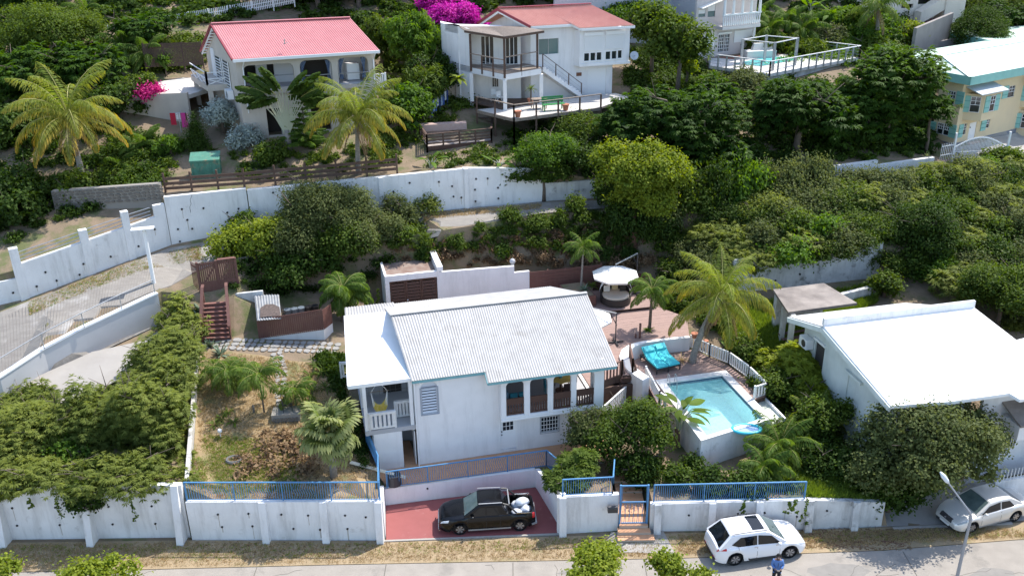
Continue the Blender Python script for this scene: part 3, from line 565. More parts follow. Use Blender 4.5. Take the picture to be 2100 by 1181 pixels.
mb.beam(HF.P(nA-.03,-.84,RZ(-.84)-.12),HF.P(nA-.03,-.17,RZ(-.17)-.12),.03,.14);mb.beam(HF.P(-.1,-.17,RZ(-.17)-.12),HF.P(-.54,4.05,RZ(4.05)-.12),.03,.16);mb.beam(HF.P(10.58,-.8,RZ(-.8)-.12),HF.P(10.38,4.05,RZ(4.05)-.12),.03,.16)
mb.build('fascia',TEAL,house)
mb=MB();mb.fbox(HF,gaL-.2,10.3,-.6,-.45,RZ(-.6)-.3,RZ(-.6)-.06)if 0 else mb.fbox(HF,9.9,10.5,-.78,-.72,RZ(-.8)-.2,RZ(-.8)-.08);mb.build('eave_board',TRIMW,house)
mb=MB();mb.tube([HF.P(.28,-.1,6.2),HF.P(.28,-.1,6.0)],.04,6);mb.tube([HF.P(-.02,-.12,6.3),HF.P(-.02,-.1,5.9),HF.P(-.02,-.08,1.1)],.04,6);mb.build('downpipe',TRIMW,house)
# left roof over the porch, a little lower
LZ=lambda b:6.38+(7.5-6.38)*(b-.05)/5.85
mb=MB();mb.hexa([HF.P(-3.3,.05,LZ(.05)-.1),HF.P(-.02,.05,LZ(.05)-.1),HF.P(-.02,5.9,7.4),HF.P(-2.95,5.9,7.4),HF.P(-3.3,.05,LZ(.05)),HF.P(-.02,.05,LZ(.05)),HF.P(-.02,5.9,7.5),HF.P(-2.95,5.9,7.5)]);mb.build('porch_roof',ROOFFLAT,house)
mb=MB();mb.corr(HF.P(-2.85,8.1,7.0),HF.P(-.02,8.1,7.0),HF.P(-.02,5.9,7.47),HF.P(-2.95,5.9,7.47),.15,.02);mb.build('porch_rear_roof',ROOFW,house)
mb=MB();mb.beam(HF.P(-3.32,.02,LZ(.05)-.08),HF.P(-.15,.02,LZ(.05)-.08),.05,.2);mb.beam(HF.P(-3.33,.05,LZ(.05)-.06),HF.P(-2.98,5.9,7.44),.05,.18);mb.build('porch_fascia',TRIMW,house)
# porch
pA0,_=hp(752,870);tA1,_=hp(823,870)
mb=MB();mb.fbox(HF,pA0-.1,0,.0,8,3.35,3.6);mb.build('porch_floor',INTERW,house)
mb=MB();mb.fbox(HF,pA0+.3,tA1,.0,1.6,.8,3.36);mb.build('porch_base',WHITE,house)
mb=MB();mb.wall(HF,3.6,[(pA0,3.6),(-.01,3.6),(-.01,6.9),(pA0,6.9)],[rect(-1.35,-.3,3.62,5.6)],.15);pw=mb.build('porch_rear_wall',INTERW,house)
for k in range(9):
 q=MB();q.fbox(HF,pA0+.3*k+.1,pA0+.3*k+.115,3.592,3.601,3.6,6.8);q.build('tile_joint',mat('dark_joint',(.2,.2,.2),.9),pw)
for k in range(9):
 q=MB();q.fbox(HF,pA0,-.02,3.590,3.599,3.8+.33*k,3.815+.33*k);q.build('tile_joint',MATS['dark_joint'],pw)
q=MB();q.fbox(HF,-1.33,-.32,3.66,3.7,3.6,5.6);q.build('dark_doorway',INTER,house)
for(x,b0)in((746,.05),(842,.05)):
 a,_=hp(x,800);q=MB();q.fbox(HF,a-.09,a+.09,b0,b0+.18,3.3,6.32);q.build('porch_post',TRIMW,house)
q=MB();q.fbox(HF,pA0-.08,pA0+.1,2.4,2.58,3.3,6.6);q.fbox(HF,pA0-.08,pA0+.1,5.4,5.58,3.3,7.2);q.build('porch_post',TRIMW,house)
def railing(name,parent,P0,P1,n,h=.95,m=RAILW,bw=.045,rail=.07,post=True,bname='baluster',low=.1):
 """rail, balusters as single parts between two world points"""
 r=MB();r.beam((P0[0],P0[1],P0[2]+h),(P1[0],P1[1],P1[2]+h),rail+.03,rail);o=r.build(name,m,parent);r=MB();r.beam((P0[0],P0[1],P0[2]+low),(P1[0],P1[1],P1[2]+low),rail*.7,rail*.7);r.build('bottom_rail',m,parent)
 bm_=MB();bm_.hexa([(x*bw/2,y*bw/3,z)for z in(low,h)for x,y in((-1,-1),(1,-1),(1,1),(-1,1))]);me=bm_.mesh(bname);me.materials.append(m);yw=math.atan2(P1[1]-P0[1],P1[0]-P0[0])
 base=[0.,0.,0.];q=parent
 while q is not None:base=[base[i]+q.location[i]for i in range(3)];q=q.parent
 for i in range(n):
  p=lerp(P0,P1,(i+.5)/n);link(bname,me,None,parent,(p[0]-base[0],p[1]-base[1],p[2]-base[2]),(0,0,yw))
 if post:
  for P in(P0,P1):
   q=MB();q.beam(P,(P[0],P[1],P[2]+h+.08),.1);q.build('post',m,parent)
 return o
a0,_=hp(757,860);a1,_=hp(811,855)
railing('porch_rail',house,HF.P(a0,.06,3.6),HF.P(a1,.06,3.6),6,bw=.13,rail=.14)
a2,_=hp(812,860,.95);a3,_=hp(849,850,.95)
railing('porch_rail',house,HF.P(a2,.95,3.6),HF.P(-.1,.95,3.6),5,bw=.12,rail=.14)
railing('porch_rail',house,HF.P(pA0,2.6,3.6),HF.P(pA0,5.4,3.6),9,bw=.12,rail=.12)
railing('porch_rail',house,HF.P(pA0-.1,5.9,3.6),HF.P(pA0-.9,6.0,3.6),3,bw=.1,rail=.12)
q=MB();q.fbox(HF,pA0+.35,-.02,2.6,2.7,1.0,3.34);q.build('passage_wall',INTERW,house)
q=MB();q.fbox(HF,tA1+.04,tA1+.09,.3,.34,1.12,3.1)if 0 else q.fbox(HF,-.16,-.11,.1,.9,1.12,3.15);q.build('passage_door',TRIMW,house)
# things in the porch and gallery
a,z=hp(777,800,.9);root=thing('hammock_chair','yellow hammock chair with white cords hanging in the left porch','hammock chair',HF.P(a,.9,4.0))
q=MB();c=HF.P(a,.9,0)
for s in(-1,1):
 q.tube([HF.P(a,.9,5.95),HF.P(a+s*.42,.9,5.35)],.015,4)
 for k in range(4):q.tube([HF.P(a+s*.42,.9,5.35),HF.P(a+s*(.36-.04*k),.75+.12*k,4.55-.05*k)],.012,4)
q.build('cords',TRIMW,root)
q=MB();q.tube([HF.P(a-.5,.9,5.36),HF.P(a+.5,.9,5.36)],.02,5);q.build('spreader_bar',WOODG,root)
V=[];n=10;m_=5
for i in range(n+1):
 u=-1+2*i/n
 for j in range(m_+1):
  v=j/m_;V.append(HF.P(a+u*.38,.7+.5*v,4.05+.55*u*u+.35*v*v*(1-.3*u*u)))
q=MB();q.add(V,[(i*(m_+1)+j,i*(m_+1)+j+1,(i+1)*(m_+1)+j+1,(i+1)*(m_+1)+j)for i in range(n)for j in range(m_)]);q.build('seat',mat('yellow_woven_fabric',(.78,.55,.04),.85,(.85,.7,.3),8),root,smooth=True)
a,z=hp(1153,781,1.0);tz=4.5;ac=a
root=thing('dining_table','round scalloped yellow table inside the arched gallery','table',HF.P(ac,1.3,3.72))
q=MB();cc=HF.P(ac,1.3,tz);pts_=[(cc[0]+(.62+.05*math.cos(8*t))*math.cos(t),cc[1]+(.62+.05*math.cos(8*t))*math.sin(t),tz)for t in[k*math.pi/32 for k in range(64)]];q.prism(pts_,.04);q.build('tabletop',mat('yellow_tabletop',(.62,.42,.08),.5,(.5,.33,.1),5),root)
q=MB();q.cyl(HF.P(ac,1.3,3.72),.06,.78,8);q.cyl(HF.P(ac,1.3,3.72),.3,.04,12);q.build('pedestal',WOODD,root)
q=MB();q.cyl(HF.P(ac,1.3,tz+.045),.1,.12,8,.05);tag(q.build('bowl',mat('teal_ceramic',(.03,.2,.22),.3)),'small teal bowl standing on the yellow table','bowl')
for i,(da,db,rz)in enumerate(((-.75,-.1,0),(.1,-.75,0),(.7,.1,0),(0,.75,0))):
 root=thing('dining_chair',['teal dining chair left of the round yellow table','dark dining chair in front of the round yellow table','dark dining chair right of the round yellow table','dining chair behind the round yellow table'][i],'chair',HF.P(ac+da,1.3+db,3.72),'chairs around the gallery table')
 m_=mat('teal_chair_paint',(.03,.25,.3),.5)if i==0 else WOODD
 q=MB();q.fbox(HF,ac+da-.2,ac+da+.2,1.3+db-.2,1.3+db+.2,4.14,4.18);q.build('seat',m_,root)
 bx,by=(da and math.copysign(.19,da))if abs(da)>.3 else 0,math.copysign(.19,db)if abs(db)>.3 else 0
 q=MB();q.fbox(HF,ac+da+bx-(.2 if not bx else .02),ac+da+bx+(.2 if not bx else .02),1.3+db+by-(.2 if not by else .02),1.3+db+by+(.2 if not by else .02),4.18,4.65);q.build('backrest',m_,root)
 for sx in(-.17,.17):
  for sy in(-.17,.17):q=MB();q.fbox(HF,ac+da+sx-.02,ac+da+sx+.02,1.3+db+sy-.02,1.3+db+sy+.02,3.72,4.14);q.build('leg',m_,root)
root=thing('sofa','teal and blue sofa inside the left end of the arched gallery','sofa',HF.P(gaL+.7,.6,3.72));TC=mat('teal_cushion',(.05,.30,.34),.9)
q=MB();q.fbox(HF,gaL+.1,gaL+1.5,.25,1.0,3.72,4.15);q.build('seat',mat('blue_sofa_fabric',(.16,.26,.32),.9),root)
q=MB();q.fbox(HF,gaL+.1,gaL+.35,.22,1.05,4.16,4.65);q.build('armrest',MATS['blue_sofa_fabric'],root)
for k in range(2):q=MB();q.fbox(HF,gaL+.45+.5*k,gaL+.85+.5*k,.24,.4,4.16,4.5);q.build('cushion',TC,root)
# ================================================================ terrace with tiles, blue fences
def clip(poly,n,d):
 """part of a polygon where p.n <= d"""
 out=[]
 for i in range(len(poly)):
  p,q=poly[i],poly[(i+1)%len(poly)];a=p[0]*n[0]+p[1]*n[1]-d;b=q[0]*n[0]+q[1]*n[1]-d
  if a<=0:out.append(p)
  if a*b<0:t=a/(a-b);out.append((p[0]+(q[0]-p[0])*t,p[1]+(q[1]-p[1])*t))
 return out
def boards(name,parent,poly,F,w_,gap,z,th,m,along='a',seed=1,joint=None):
 """boards running along one axis of frame F, clipped to a polygon, each a part"""
 ax=F.b if along=='a' else F.a;o=F.o@ax;ds=[p[0]*ax[0]+p[1]*ax[1]for p in poly];d=min(ds);R=random.Random(seed);other=F.a if along=='a' else F.b
 while d<max(ds):
  c=clip(clip(poly,ax,d+w_-gap),-ax,-d)
  segs=[c]
  if joint and len(c)>=3:
   es=[p[0]*other[0]+p[1]*other[1]for p in c];e=min(es)+R.uniform(.3,1)*joint if joint>1 else min(es);segs=[]
   prev=min(es)
   while prev<max(es):
    nx=min(e,max(es));segs.append(clip(clip(c,other,nx-gap),-other,-prev));prev=nx;e=nx+joint
  for s_ in segs:
   if len(s_)>=3:
    ar=abs(sum(s_[i][0]*s_[(i+1)%len(s_)][1]-s_[(i+1)%len(s_)][0]*s_[i][1]for i in range(len(s_))))/2
    if ar>.004:dz=R.uniform(-.004,.004);q=MB();q.prism([(x,y,z-th)for x,y in s_],th+dz);q.build(name,m,parent)
  d+=w_
T0=Z(793,1001,1.12);T1=Z(1121,956,1.12)
terr=[tuple(T0[:2]+np.array([.02,.12])),tuple(T1[:2]+np.array([.0,.1])),Z(1160,957,1.1)[:2],Z(1240,945,1.1)[:2],Z(1262,905,1.1)[:2],HF.P(9.75,-.02,0)[:2],HF.P(0,-.02,0)[:2],HF.P(-.2,2.5,0)[:2],HF.P(tA1+.05,2.5,0)[:2],HF.P(tA1+.05,-.02,0)[:2],HF.P(-2.35,-.02,0)[:2]]
terr=[tuple(p)for p in terr]
root=thing('terrace','terracotta tiled terrace along the foot of the white house','terrace',(terr[0][0],terr[0][1],1.0))
mb=MB();mb.prism([(x,y,.6)for x,y in terr],.50);mb.build('terrace_base',GROUT,root)
TF=HF
mainp=[terr[0],terr[1],terr[2],terr[3],terr[4],terr[5],terr[6],terr[9],terr[10]]
boards('tile',root,mainp,TF,.36,.012,1.12,.03,TILE,seed=3,joint=.36)
boards('tile',root,[terr[6],terr[7],terr[8],terr[9]],TF,.36,.012,1.12,.03,TILE,seed=4,joint=.36)
def bluefence(label,pts,h=1.0,spacing=.115,pan=4,group=None,postevery=2.2,wob=True,seed=3):
 root=thing('metal_fence',label,'fence',tuple(pts[0]),group);R=random.Random(seed)
 bm_=MB();bm_.hexa([(x*.011,y*.011,z)for z in(.06,h-.03)for x,y in((-1,-1),(1,-1),(1,1),(-1,1))]);me=bm_.mesh('bar');me.materials.append(BLUE)
 kk=MB();kk.beam((-.055,0,.06),(.055,0,h*.33),.018);kk.beam((.055,0,h*.33),(-.055,0,h*.66),.018);kk.beam((-.055,0,h*.66),(.055,0,h-.03),.018);mk=kk.mesh('zigzag_bar');mk.materials.append(BLUE)
 for P,Q in zip(pts,pts[1:]):
  L=math.dist(P[:2],Q[:2]);yw=math.atan2(Q[1]-P[1],Q[0]-P[0])
  r=MB();r.beam((P[0],P[1],P[2]+h),(Q[0],Q[1],Q[2]+h),.06,.05);r.build('top_rail',BLUE,root)
  r=MB();r.beam((P[0],P[1],P[2]+.06),(Q[0],Q[1],Q[2]+.06),.03,.03);r.build('bottom_rail',BLUE,root)
  n=max(1,round(L/postevery))
  for k in range(n+1):p=lerp(P,Q,k/n);r=MB();r.beam(p,(p[0],p[1],p[2]+h),.05);r.build('post',BLUE,root)
  n=int(L/spacing)
  for k in range(n):
   p=lerp(P,Q,(k+.5)/n);zig=wob and(int(k/9)%2==1)
   link('zigzag_bar' if zig else 'bar',mk if zig else me,None,root,(p[0]-root.location[0],p[1]-root.location[1],p[2]-root.location[2]),(0,0,yw))
 return root
bluefence('blue metal fence along the terrace edge above the black pickup',[(T0[0]+.02,T0[1]+.05,1.1),(T1[0],T1[1]+.04,1.1),(T1[0]+.5,T1[1]-1.0,1.25)])
bluefence('blue metal fence on the white wall in front of the left garden',[(-15.9,37.4,2.27),(-6.5,37.15,2.3)],h=1.05)
bluefence('blue metal fence climbing between the garden palm and the terrace',[(-6.55,37.3,2.3),(-6.9,39.9,2.0),(-7.9,42.5,2.1)],h=1.0)
bluefence('blue metal fence left of the gate behind the plumeria',[(2.3,37.45,2.17),(4.75,37.6,2.17),(5.0,39.3,2.0)],h=.95)
bluefence('blue metal fence right of the gate half covered by creepers',[(6.75,37.55,1.65),(14.1,37.5,1.75)],h=1.0,spacing=.1)
# gate and its tiled steps
root=thing('garden_gate','tall blue metal garden gate above the terracotta steps','gate',(5.1,37.45,.3))
for x in(5.12,6.45):q=MB();q.beam((x,37.45,.3),(x,37.45,2.75),.09);q.build('gate_post',BLUE,root)
q=MB();q.beam((5.12,37.45,2.7),(6.45,37.45,2.7),.06);q.beam((5.2,37.45,1.75),(6.4,37.45,1.75),.05);q.beam((5.2,37.45,.5),(6.4,37.45,.5),.05);q.build('gate_frame',BLUE,root)
for k in range(12):x=5.22+k*.105;q=MB();q.beam((x,37.45,.5),(x+(.05 if k%2 else-.05),37.45,1.1),.02);q.beam((x+(.05 if k%2 else-.05),37.45,1.1),(x,37.45,2.7 if k in(0,11)else 1.75),.02);q.build('bar',BLUE,root)
q=MB();q.fbox(Fr((4.72,37.16),2),-.24,.24,-.12,.12,1.42,1.64);q.tube([(4.5,37.16,1.64),(4.95,37.17,1.64)],.11,8);tag(q.build('letterbox',METALD),'dark metal letterbox fixed beside the blue gate','letterbox')
root=thing('tiled_steps','terracotta tiled steps rising from the street through the blue gate','steps',(5.8,36.6,0))
steps_=[(36.55,0,.16,4.95,6.75),(36.95,.16,.16,5.0,6.6),(37.25,.32,.16,5.1,6.5),(38.0,.48,.14,5.1,6.5),(38.8,.62,.13,5.1,6.5),(39.5,.75,.13,5.15,6.5),(40.2,.88,.12,5.15,6.5),(40.9,1.0,.11,5.15,6.6)]
for i,(y0,z0,h,x0,x1)in enumerate(steps_):
 y1=steps_[i+1][0]+.03 if i+1<len(steps_)else 42.6
 q=MB();q.hexa([(x,y,z)for z in(-.05,z0+h-.02)for x,y in((x0,y0),(x1,y0),(x1,y1),(x0,y1))]);st=q.build('step',GROUT,root)
 nx=max(3,round((x1-x0)/.34));ny=max(1,round((y1-y0)/.34))
 for a_ in range(nx):
  for b_ in range(ny):
   X0=x0+(x1-x0)*a_/nx;Y0=y0+(y1-y0)*b_/ny;q=MB();q.hexa([(x,y,z)for z in(z0+h-.019,z0+h)for x,y in((X0+.005,Y0+.005),(X0+(x1-x0)/nx-.005,Y0+.005),(X0+(x1-x0)/nx-.005,Y0+(y1-y0)/ny-.005),(X0+.005,Y0+(y1-y0)/ny-.005))]);q.build('tile',TILE,st)
q=MB();q.beam(HF.P(-.9,-1.5,1.5),HF.P(-3.6,-.6,2.3),.22,.05);tag(q.build('plank',mat('pale_plank',(.62,.58,.46),.7)),'pale wooden plank leaning by the fan palm and blue fence','plank')
q=MB();c=HF.P(-1.5,-1.35,1.14);q.cyl(c,.42,.55,14,.36);tag(q.build('air_blower',METALD),'round dark machine standing on the terrace corner','machine')
# ================================================================ deck, pool
deck=thing('upper_deck','pinkish brown timber deck beside and behind the white house','deck',tuple(Z(1300,680,3.6)))
D0=[Z(1262,770,3.8)[:2],Z(1298,768,3.8)[:2],Z(1292,735,3.8)[:2],Z(1278,722,3.8)[:2],Z(1290,711,3.8)[:2],Z(1312,703,3.8)[:2],Z(1414,690,3.8)[:2]]
D0=[tuple(p)for p in D0]
upper=[HF.P(9.8,1.2,0)[:2],D0[0],D0[1],D0[2],D0[3],D0[4],D0[5],D0[6],tuple(Z(1408,650,3.8)[:2]),tuple(Z(1345,628,3.8)[:2]),HF.P(10.6,9.7,0)[:2],HF.P(9.8,9.7,0)[:2]]
rearp=[HF.P(-2.0,8.0,0)[:2],HF.P(9.79,8.0,0)[:2],HF.P(9.79,12.5,0)[:2],HF.P(-2.0,11.5,0)[:2]]
step_=[HF.P(9.0,9.7,0)[:2],tuple(Z(1345,628,4.0)[:2]),tuple(Z(1330,585,4.0)[:2]),HF.P(10.0,14.0,0)[:2],HF.P(8.6,13.5,0)[:2]]
boards('deck_board',deck,upper,HF,.145,.008,3.8,.03,DECK,seed=11)
boards('deck_board',deck,rearp,HF,.2,.008,3.8,.03,DECK,seed=12)
boards('deck_board',deck,step_,HF,.145,.008,4.02,.03,DECK,seed=13)
mb=MB()
for P_ in(upper,rearp,step_):mb.prism([(x,y,3.3)for x,y in P_],.46)
mb.build('deck_joists',WOODB,deck)
mb=MB();mb.fbox(HF,9.0,13.8,9.64,9.7,3.8,4.0);mb.build('step_riser',DECKD,deck)
# curved white parapet
CW=[(1414,690,3.9),(1380,693.5,3.9),(1350,697,3.9),(1325,700,3.9),(1308,704,3.9),(1293,710,3.9),(1283,718,3.92),(1280,730,3.95),(1285,744,3.95),(1297,757,3.95),(1312,768,3.95),(1325,776,3.9)]
cw=[Z(*p)for p in CW];root=thing('curved_parapet','curved white masonry parapet around the sunbed corner of the pool deck','wall',(cw[0][0],cw[0][1],2.4));mb=MB()
for i,p in enumerate(cw):
 q_=cw[min(i+1,len(cw)-1)];r_=cw[max(i-1,0)];d_=np.array([q_[0]-r_[0],q_[1]-r_[1]]);d_/=np.linalg.norm(d_);nrm=np.array([d_[1],-d_[0]])*(-1);t_=.12 if i<4 else .12+.16*min(1,(i-3)/4)
 mb.v+=[(p[0]-nrm[0]*t_,p[1]-nrm[1]*t_,2.3),(p[0]+nrm[0]*t_,p[1]+nrm[1]*t_,2.3),(p[0]+nrm[0]*t_,p[1]+nrm[1]*t_,p[2]),(p[0]-nrm[0]*t_,p[1]-nrm[1]*t_,p[2])]
for i in range(len(cw)-1):
 k=4*i;mb.f+=[(k+j,k+(j+1)%4,k+4+(j+1)%4,k+4+j)for j in range(4)]
mb.f+=[(3,2,1,0),tuple(4*(len(cw)-1)+j for j in range(4))];mb.build('parapet',WHITE,root)
# pool
PW=3.02
BL,BR_,FR_,FL_=[Z(*p,PW)for p in((1364.7,787),(1481,771),(1565,860),(1448.5,896))]
def off(P,d):
 n=len(P);out=[];c=sum(P)/n
 for i in range(n):
  p0,p1,p2=P[i-1][:2],P[i][:2],P[(i+1)%n][:2];e1=(p1-p0)/np.linalg.norm(p1-p0);e2=(p2-p1)/np.linalg.norm(p2-p1);n1=np.array([e1[1],-e1[0]]);n2=np.array([e2[1],-e2[0]])
  if n1@(p1-c[:2])<0:n1=-n1
  if n2@(p1-c[:2])<0:n2=-n2
  A=np.array([n1,n2]);d1=d[i-1];d2=d[i];out.append(np.append(np.linalg.solve(A,[n1@p1+d1,n2@p1+d2]),P[i][2]))
 return out
PI_=[BL,BR_,FR_,FL_];PO=off(PI_,[.42,.42,.22,.42])
pool=thing('swimming_pool','raised rectangular swimming pool with turquoise water and white coping','pool',(BL[0],BL[1],1.0))
def ring(mb,O,I,z0,z1):
 n=len(O)
 for i in range(n):
  j=(i+1)%n;mb.hexa([(*O[i][:2],z0),(*O[j][:2],z0),(*I[j][:2],z0),(*I[i][:2],z0),(*O[i][:2],z1),(*O[j][:2],z1),(*I[j][:2],z1),(*I[i][:2],z1)])
mb=MB();ring(mb,off(PI_,[.45,.45,.25,.45]),off(PI_,[-.02]*4),3.02,3.1);mb.build('coping',mat('white_stone_coping',(.74,.72,.69),.75,(.62,.60,.57),2,.6),pool)
mb=MB();ring(mb,PO,off(PI_,[.03]*4),.9,3.015);mb.build('pool_wall',WALLW,pool)
mb=MB();ring(mb,off(PI_,[.029]*4),off(PI_,[.0]*4),2.82,3.012);mb.build('waterline_tiles',NAVY,pool)
mb=MB();ring(mb,off(PI_,[.029]*4),off(PI_,[.002]*4),1.75,2.818);mb.sheet([(*p[:2],1.75)for p in off(PI_,[.02]*4)]);mb.build('pool_lining',POOLT,pool)
mb=MB();mb.sheet([(*p[:2],2.96)for p in off(PI_,[.001]*4)]);wt=mb.build('water',WATER,pool)
# overflow ledge on the right side
oR=off(PI_,[.45,.46,.25,.45]);o2=off(PI_,[.45,1.35,.25,.45]);A_,B_=lerp(oR[1],oR[2],.52),oR[2];C_,D_=o2[2],lerp(o2[1],o2[2],.52)
mb=MB();mb.prism([(*A_[:2],1.2),(*B_[:2],1.2),(*C_[:2],1.2),(*D_[:2],1.2)],1.5);mb.build('overflow_ledge',mat('pale_green_stone',(.50,.53,.46),.8,(.35,.38,.32),3),pool)
mb=MB();mb.beam((*C_[:2],2.78),(*D_[:2],2.78),.1,.16);mb.build('ledge_kerb',TRIMW,pool)
q=MB();lad=Z(1366,783,3.1)
for k in range(2):
 X,Y_=lad[0]+.1+.4*k,lad[1]-.05*0;q.tube([(X,Y_+.1,3.05),(X,Y_+.05,3.6),(X+.02,Y_-.35,3.7),(X+.03,Y_-.55,3.2),(X+.03,Y_-.6,2.5)],.022,6)
q.build('ladder_rails',METAL,pool)
c_=Z(1536,890,3.1);root=thing('pool_float','inflatable turquoise ring float lying at the near corner of the pool','pool float',tuple(c_))
q=MB();ring_=[(c_[0]+0.74*math.cos(t),c_[1]+.55+.42*math.sin(t)+.0,3.06)for t in[k*2*math.pi/24 for k in range(25)]];q.tube(ring_,.085,8,False);q.build('tube',mat('turquoise_vinyl',(.05,.45,.55),.35),root,smooth=True)
q=MB();q.prism([(c_[0]+.68*math.cos(t),c_[1]+.55+.36*math.sin(t),3.03)for t in[k*2*math.pi/24 for k in range(24)]],.02);q.build('mesh_seat',mat('pale_lilac_net',(.30,.42,.66),.7),root)
# pool deck
pd=thing('pool_deck','lower timber deck around the pool and the sunbed','deck',tuple(Z(1400,740,2.8)))
pp=[cw[0][:2]+np.array([.1,.05]),Z(1415,714,3.0)[:2],Z(1494,749,3.0)[:2],Z(1570,812,3.0)[:2],Z(1546,818,3.0)[:2],oR[1][:2],oR[0][:2],oR[3][:2]*.5+oR[0][:2]*.5,Z(1352,826,3.0)[:2],Z(1322,775,3.0)[:2],cw[9][:2],cw[7][:2],cw[5][:2]]
pp=[tuple(p)for p in pp]
right_part=[tuple(oR[0][:2]+(oR[1][:2]-oR[0][:2])*1.0),tuple(Z(1415,714,3.0)[:2]),tuple(Z(1494,749,3.0)[:2]),tuple(Z(1570,812,3.0)[:2]),tuple(Z(1546,819,3.0)[:2])]
rear_part=[tuple(cw[0][:2]),tuple(Z(1415,714,3.0)[:2]),tuple(oR[1][:2]),tuple(oR[0][:2]),tuple(Z(1322,776,3.0)[:2]),tuple(cw[9][:2]),tuple(cw[7][:2]),tuple(cw[5][:2])]
left_part=[tuple(oR[0][:2]),tuple(oR[0][:2]+(oR[3][:2]-oR[0][:2])*.45),tuple(Z(1352,836,3.0)[:2]),tuple(Z(1322,776,3.0)[:2])]
for P_,sd_ in((right_part,21),(rear_part,22),(left_part,23)):
 boards('deck_board',pd,P_,HF,.145,.008,3.0,.03,DECK,seed=sd_)
mb=MB()
for P_ in(right_part,rear_part,left_part):mb.prism([(x,y,2.6)for x,y in P_],.36)
mb.build('deck_joists',WOODB,pd)
def picket(label,pts,n,h=.8,m=RAILW,name='picket_fence',bw=.09,cat='fence',bname='picket',gp=None):
 root=thing(name,label,cat,tuple(pts[0]),gp)
 for(P,Q),k in zip(zip(pts,pts[1:]),n):railing('rail',root,P,Q,k,h=h,m=m,bw=bw,rail=.06,bname=bname)
 return root
picket('white slatted railing curving along the right side of the pool deck',[tuple(Z(1416,713,3.02)),tuple(Z(1455,731,3.02)),tuple(Z(1494,747,3.02)),tuple(Z(1535,777,3.02)),tuple(Z(1570,811,3.02)),tuple(Z(1546,819,3.02))],[7,8,9,9,4])
picket('white slatted railing between the brown stairs and the pool',[tuple(Z(1324,778,3.02)),tuple(Z(1352,830,3.02)),tuple(Z(1364,838,3.02))],[13,2])
# brown stairs from the terrace to the upper deck
root=thing('deck_stairs','dark brown wooden stairs descending from the upper deck beside the pool railing','stairs',tuple(Z(1300,827,1.1)))
S0=Z(1275,770,3.8),Z(1297,768,3.8);S1=Z(1285,829,1.5),Z(1315,828,1.5);n=8
for k in range(n):
 t=(k+.5)/n;A_,B_=lerp(S0[0],S1[0],t),lerp(S0[1],S1[1],t);d_=np.array(S1[0][:2])-np.array(S0[0][:2]);d_=d_/np.linalg.norm(d_);q=MB()
 e=d_*.16;q.hexa([(A_[0]-e[0],A_[1]-e[1],A_[2]-.02),(B_[0]-e[0],B_[1]-e[1],A_[2]-.02),(B_[0]+e[0],B_[1]+e[1],A_[2]-.02),(A_[0]+e[0],A_[1]+e[1],A_[2]-.02),(A_[0]-e[0],A_[1]-e[1],A_[2]+.03),(B_[0]-e[0],B_[1]-e[1],A_[2]+.03),(B_[0]+e[0],B_[1]+e[1],A_[2]+.03),(A_[0]+e[0],A_[1]+e[1],A_[2]+.03)]);q.build('tread',DECKD,root)
for s_,(A_,B_)in enumerate(((S0[0],S1[0]),(S0[1],S1[1]))):
 q=MB();q.beam((A_[0],A_[1],A_[2]-.15),(B_[0],B_[1],B_[2]-.15),.05,.3);q.build('stringer',DECKD,root);railing('stair_rail',root,A_,B_,9,h=.95,m=DECK if s_==0 else DECKD,bw=.05,rail=.08)
q=MB();a_,b_=Z(1240,770,3.8),Z(1262,757,3.8)
picket('dark brown timber balustrade between the house and the deck stairs',[tuple(HF.P(9.9,1.1,3.8)),tuple(S0[0])],[9],h=.95,m=DECKD,name='timber_balustrade',bname='baluster')
picket('brown timber balustrade at the corner beside the curved parapet',[tuple(S0[1]),tuple(Z(1291,737,3.8))],[9],h=.95,m=DECKD,name='timber_balustrade',bname='baluster')
picket('white board fence with gate in front of the deck stairs',[tuple(HF.P(10.0,-.3,2.0)),tuple(Z(1283,829,2.0))],[13],h=1.2,bw=.11,bname='board')
# terrace store under the deck
q=MB();q.fbox(HF,9.9,12.6,1.6,1.75,.9,3.3);struct(q,'deck_skirt',WOODB)
# ================================================================ things around the deck and garden
# store with brown doors behind the house
A=Z(799,640,3.8);B=Z(903,628,3.8);SF,SL=FrAB(A,B)
st=thing('garden_store','white masonry store with three brown louvred doors behind the house','shed',tuple(A))
zt=HT(B,903,557)+.05;zd=HT(B,903,567)
mb=MB();mb.wall(SF,0,rect(-.15,SL+.05,3.3,zt),[rect(.12,SL-.12,3.6,zd)],.2);mb.build('front_wall',WHITE,st)
mb=MB();mb.fbox(SF,-.15,.0,.21,2.6,3.3,zt-.05);mb.fbox(SF,SL-.1,SL+.05,.21,2.6,3.3,zt-.05);mb.build('side_wall',WHITE,st)
mb=MB();mb.fbox(SF,.01,SL-.11,.21,2.7,zt-.35,zt-.2);mb.build('flat_roof',mat('rusty_brown_roof',(.20,.13,.10),.9,(.3,.24,.2),2),st)
mb=MB();mb.fbox(SF,SL-.1,SL+.28,-.04,2.9,zt+.003,zt+.3);mb.build('parapet_block',TRIMW,st)
for k in range(3):
 a0=.14+(SL-.28)*k/3;a1=.14+(SL-.28)*(k+1)/3;q=MB();q.wall(SF,.05,rect(a0+.01,a1-.01,3.65,zd-.02),[rect(a0+.1,a1-.1,3.8,zd-.12)],.05);d_=q.build('door',WOODD,st)
 for j in range(9):z=3.84+(zd-4.0)*j/9;q=MB();q.hexa([SF.P(a,b,zz)for zz,bb in((z,.06),(z+.16,.085))for a,b in((a0+.1,bb),(a1-.1,bb),(a1-.1,bb+.01),(a0+.1,bb+.01))]);q.build('slat',WOODD,d_)
q=MB();q.sphere(SF.P(SL*.37,.02,4.5),.05,6,4);q.build('handle',TRIMW,st)
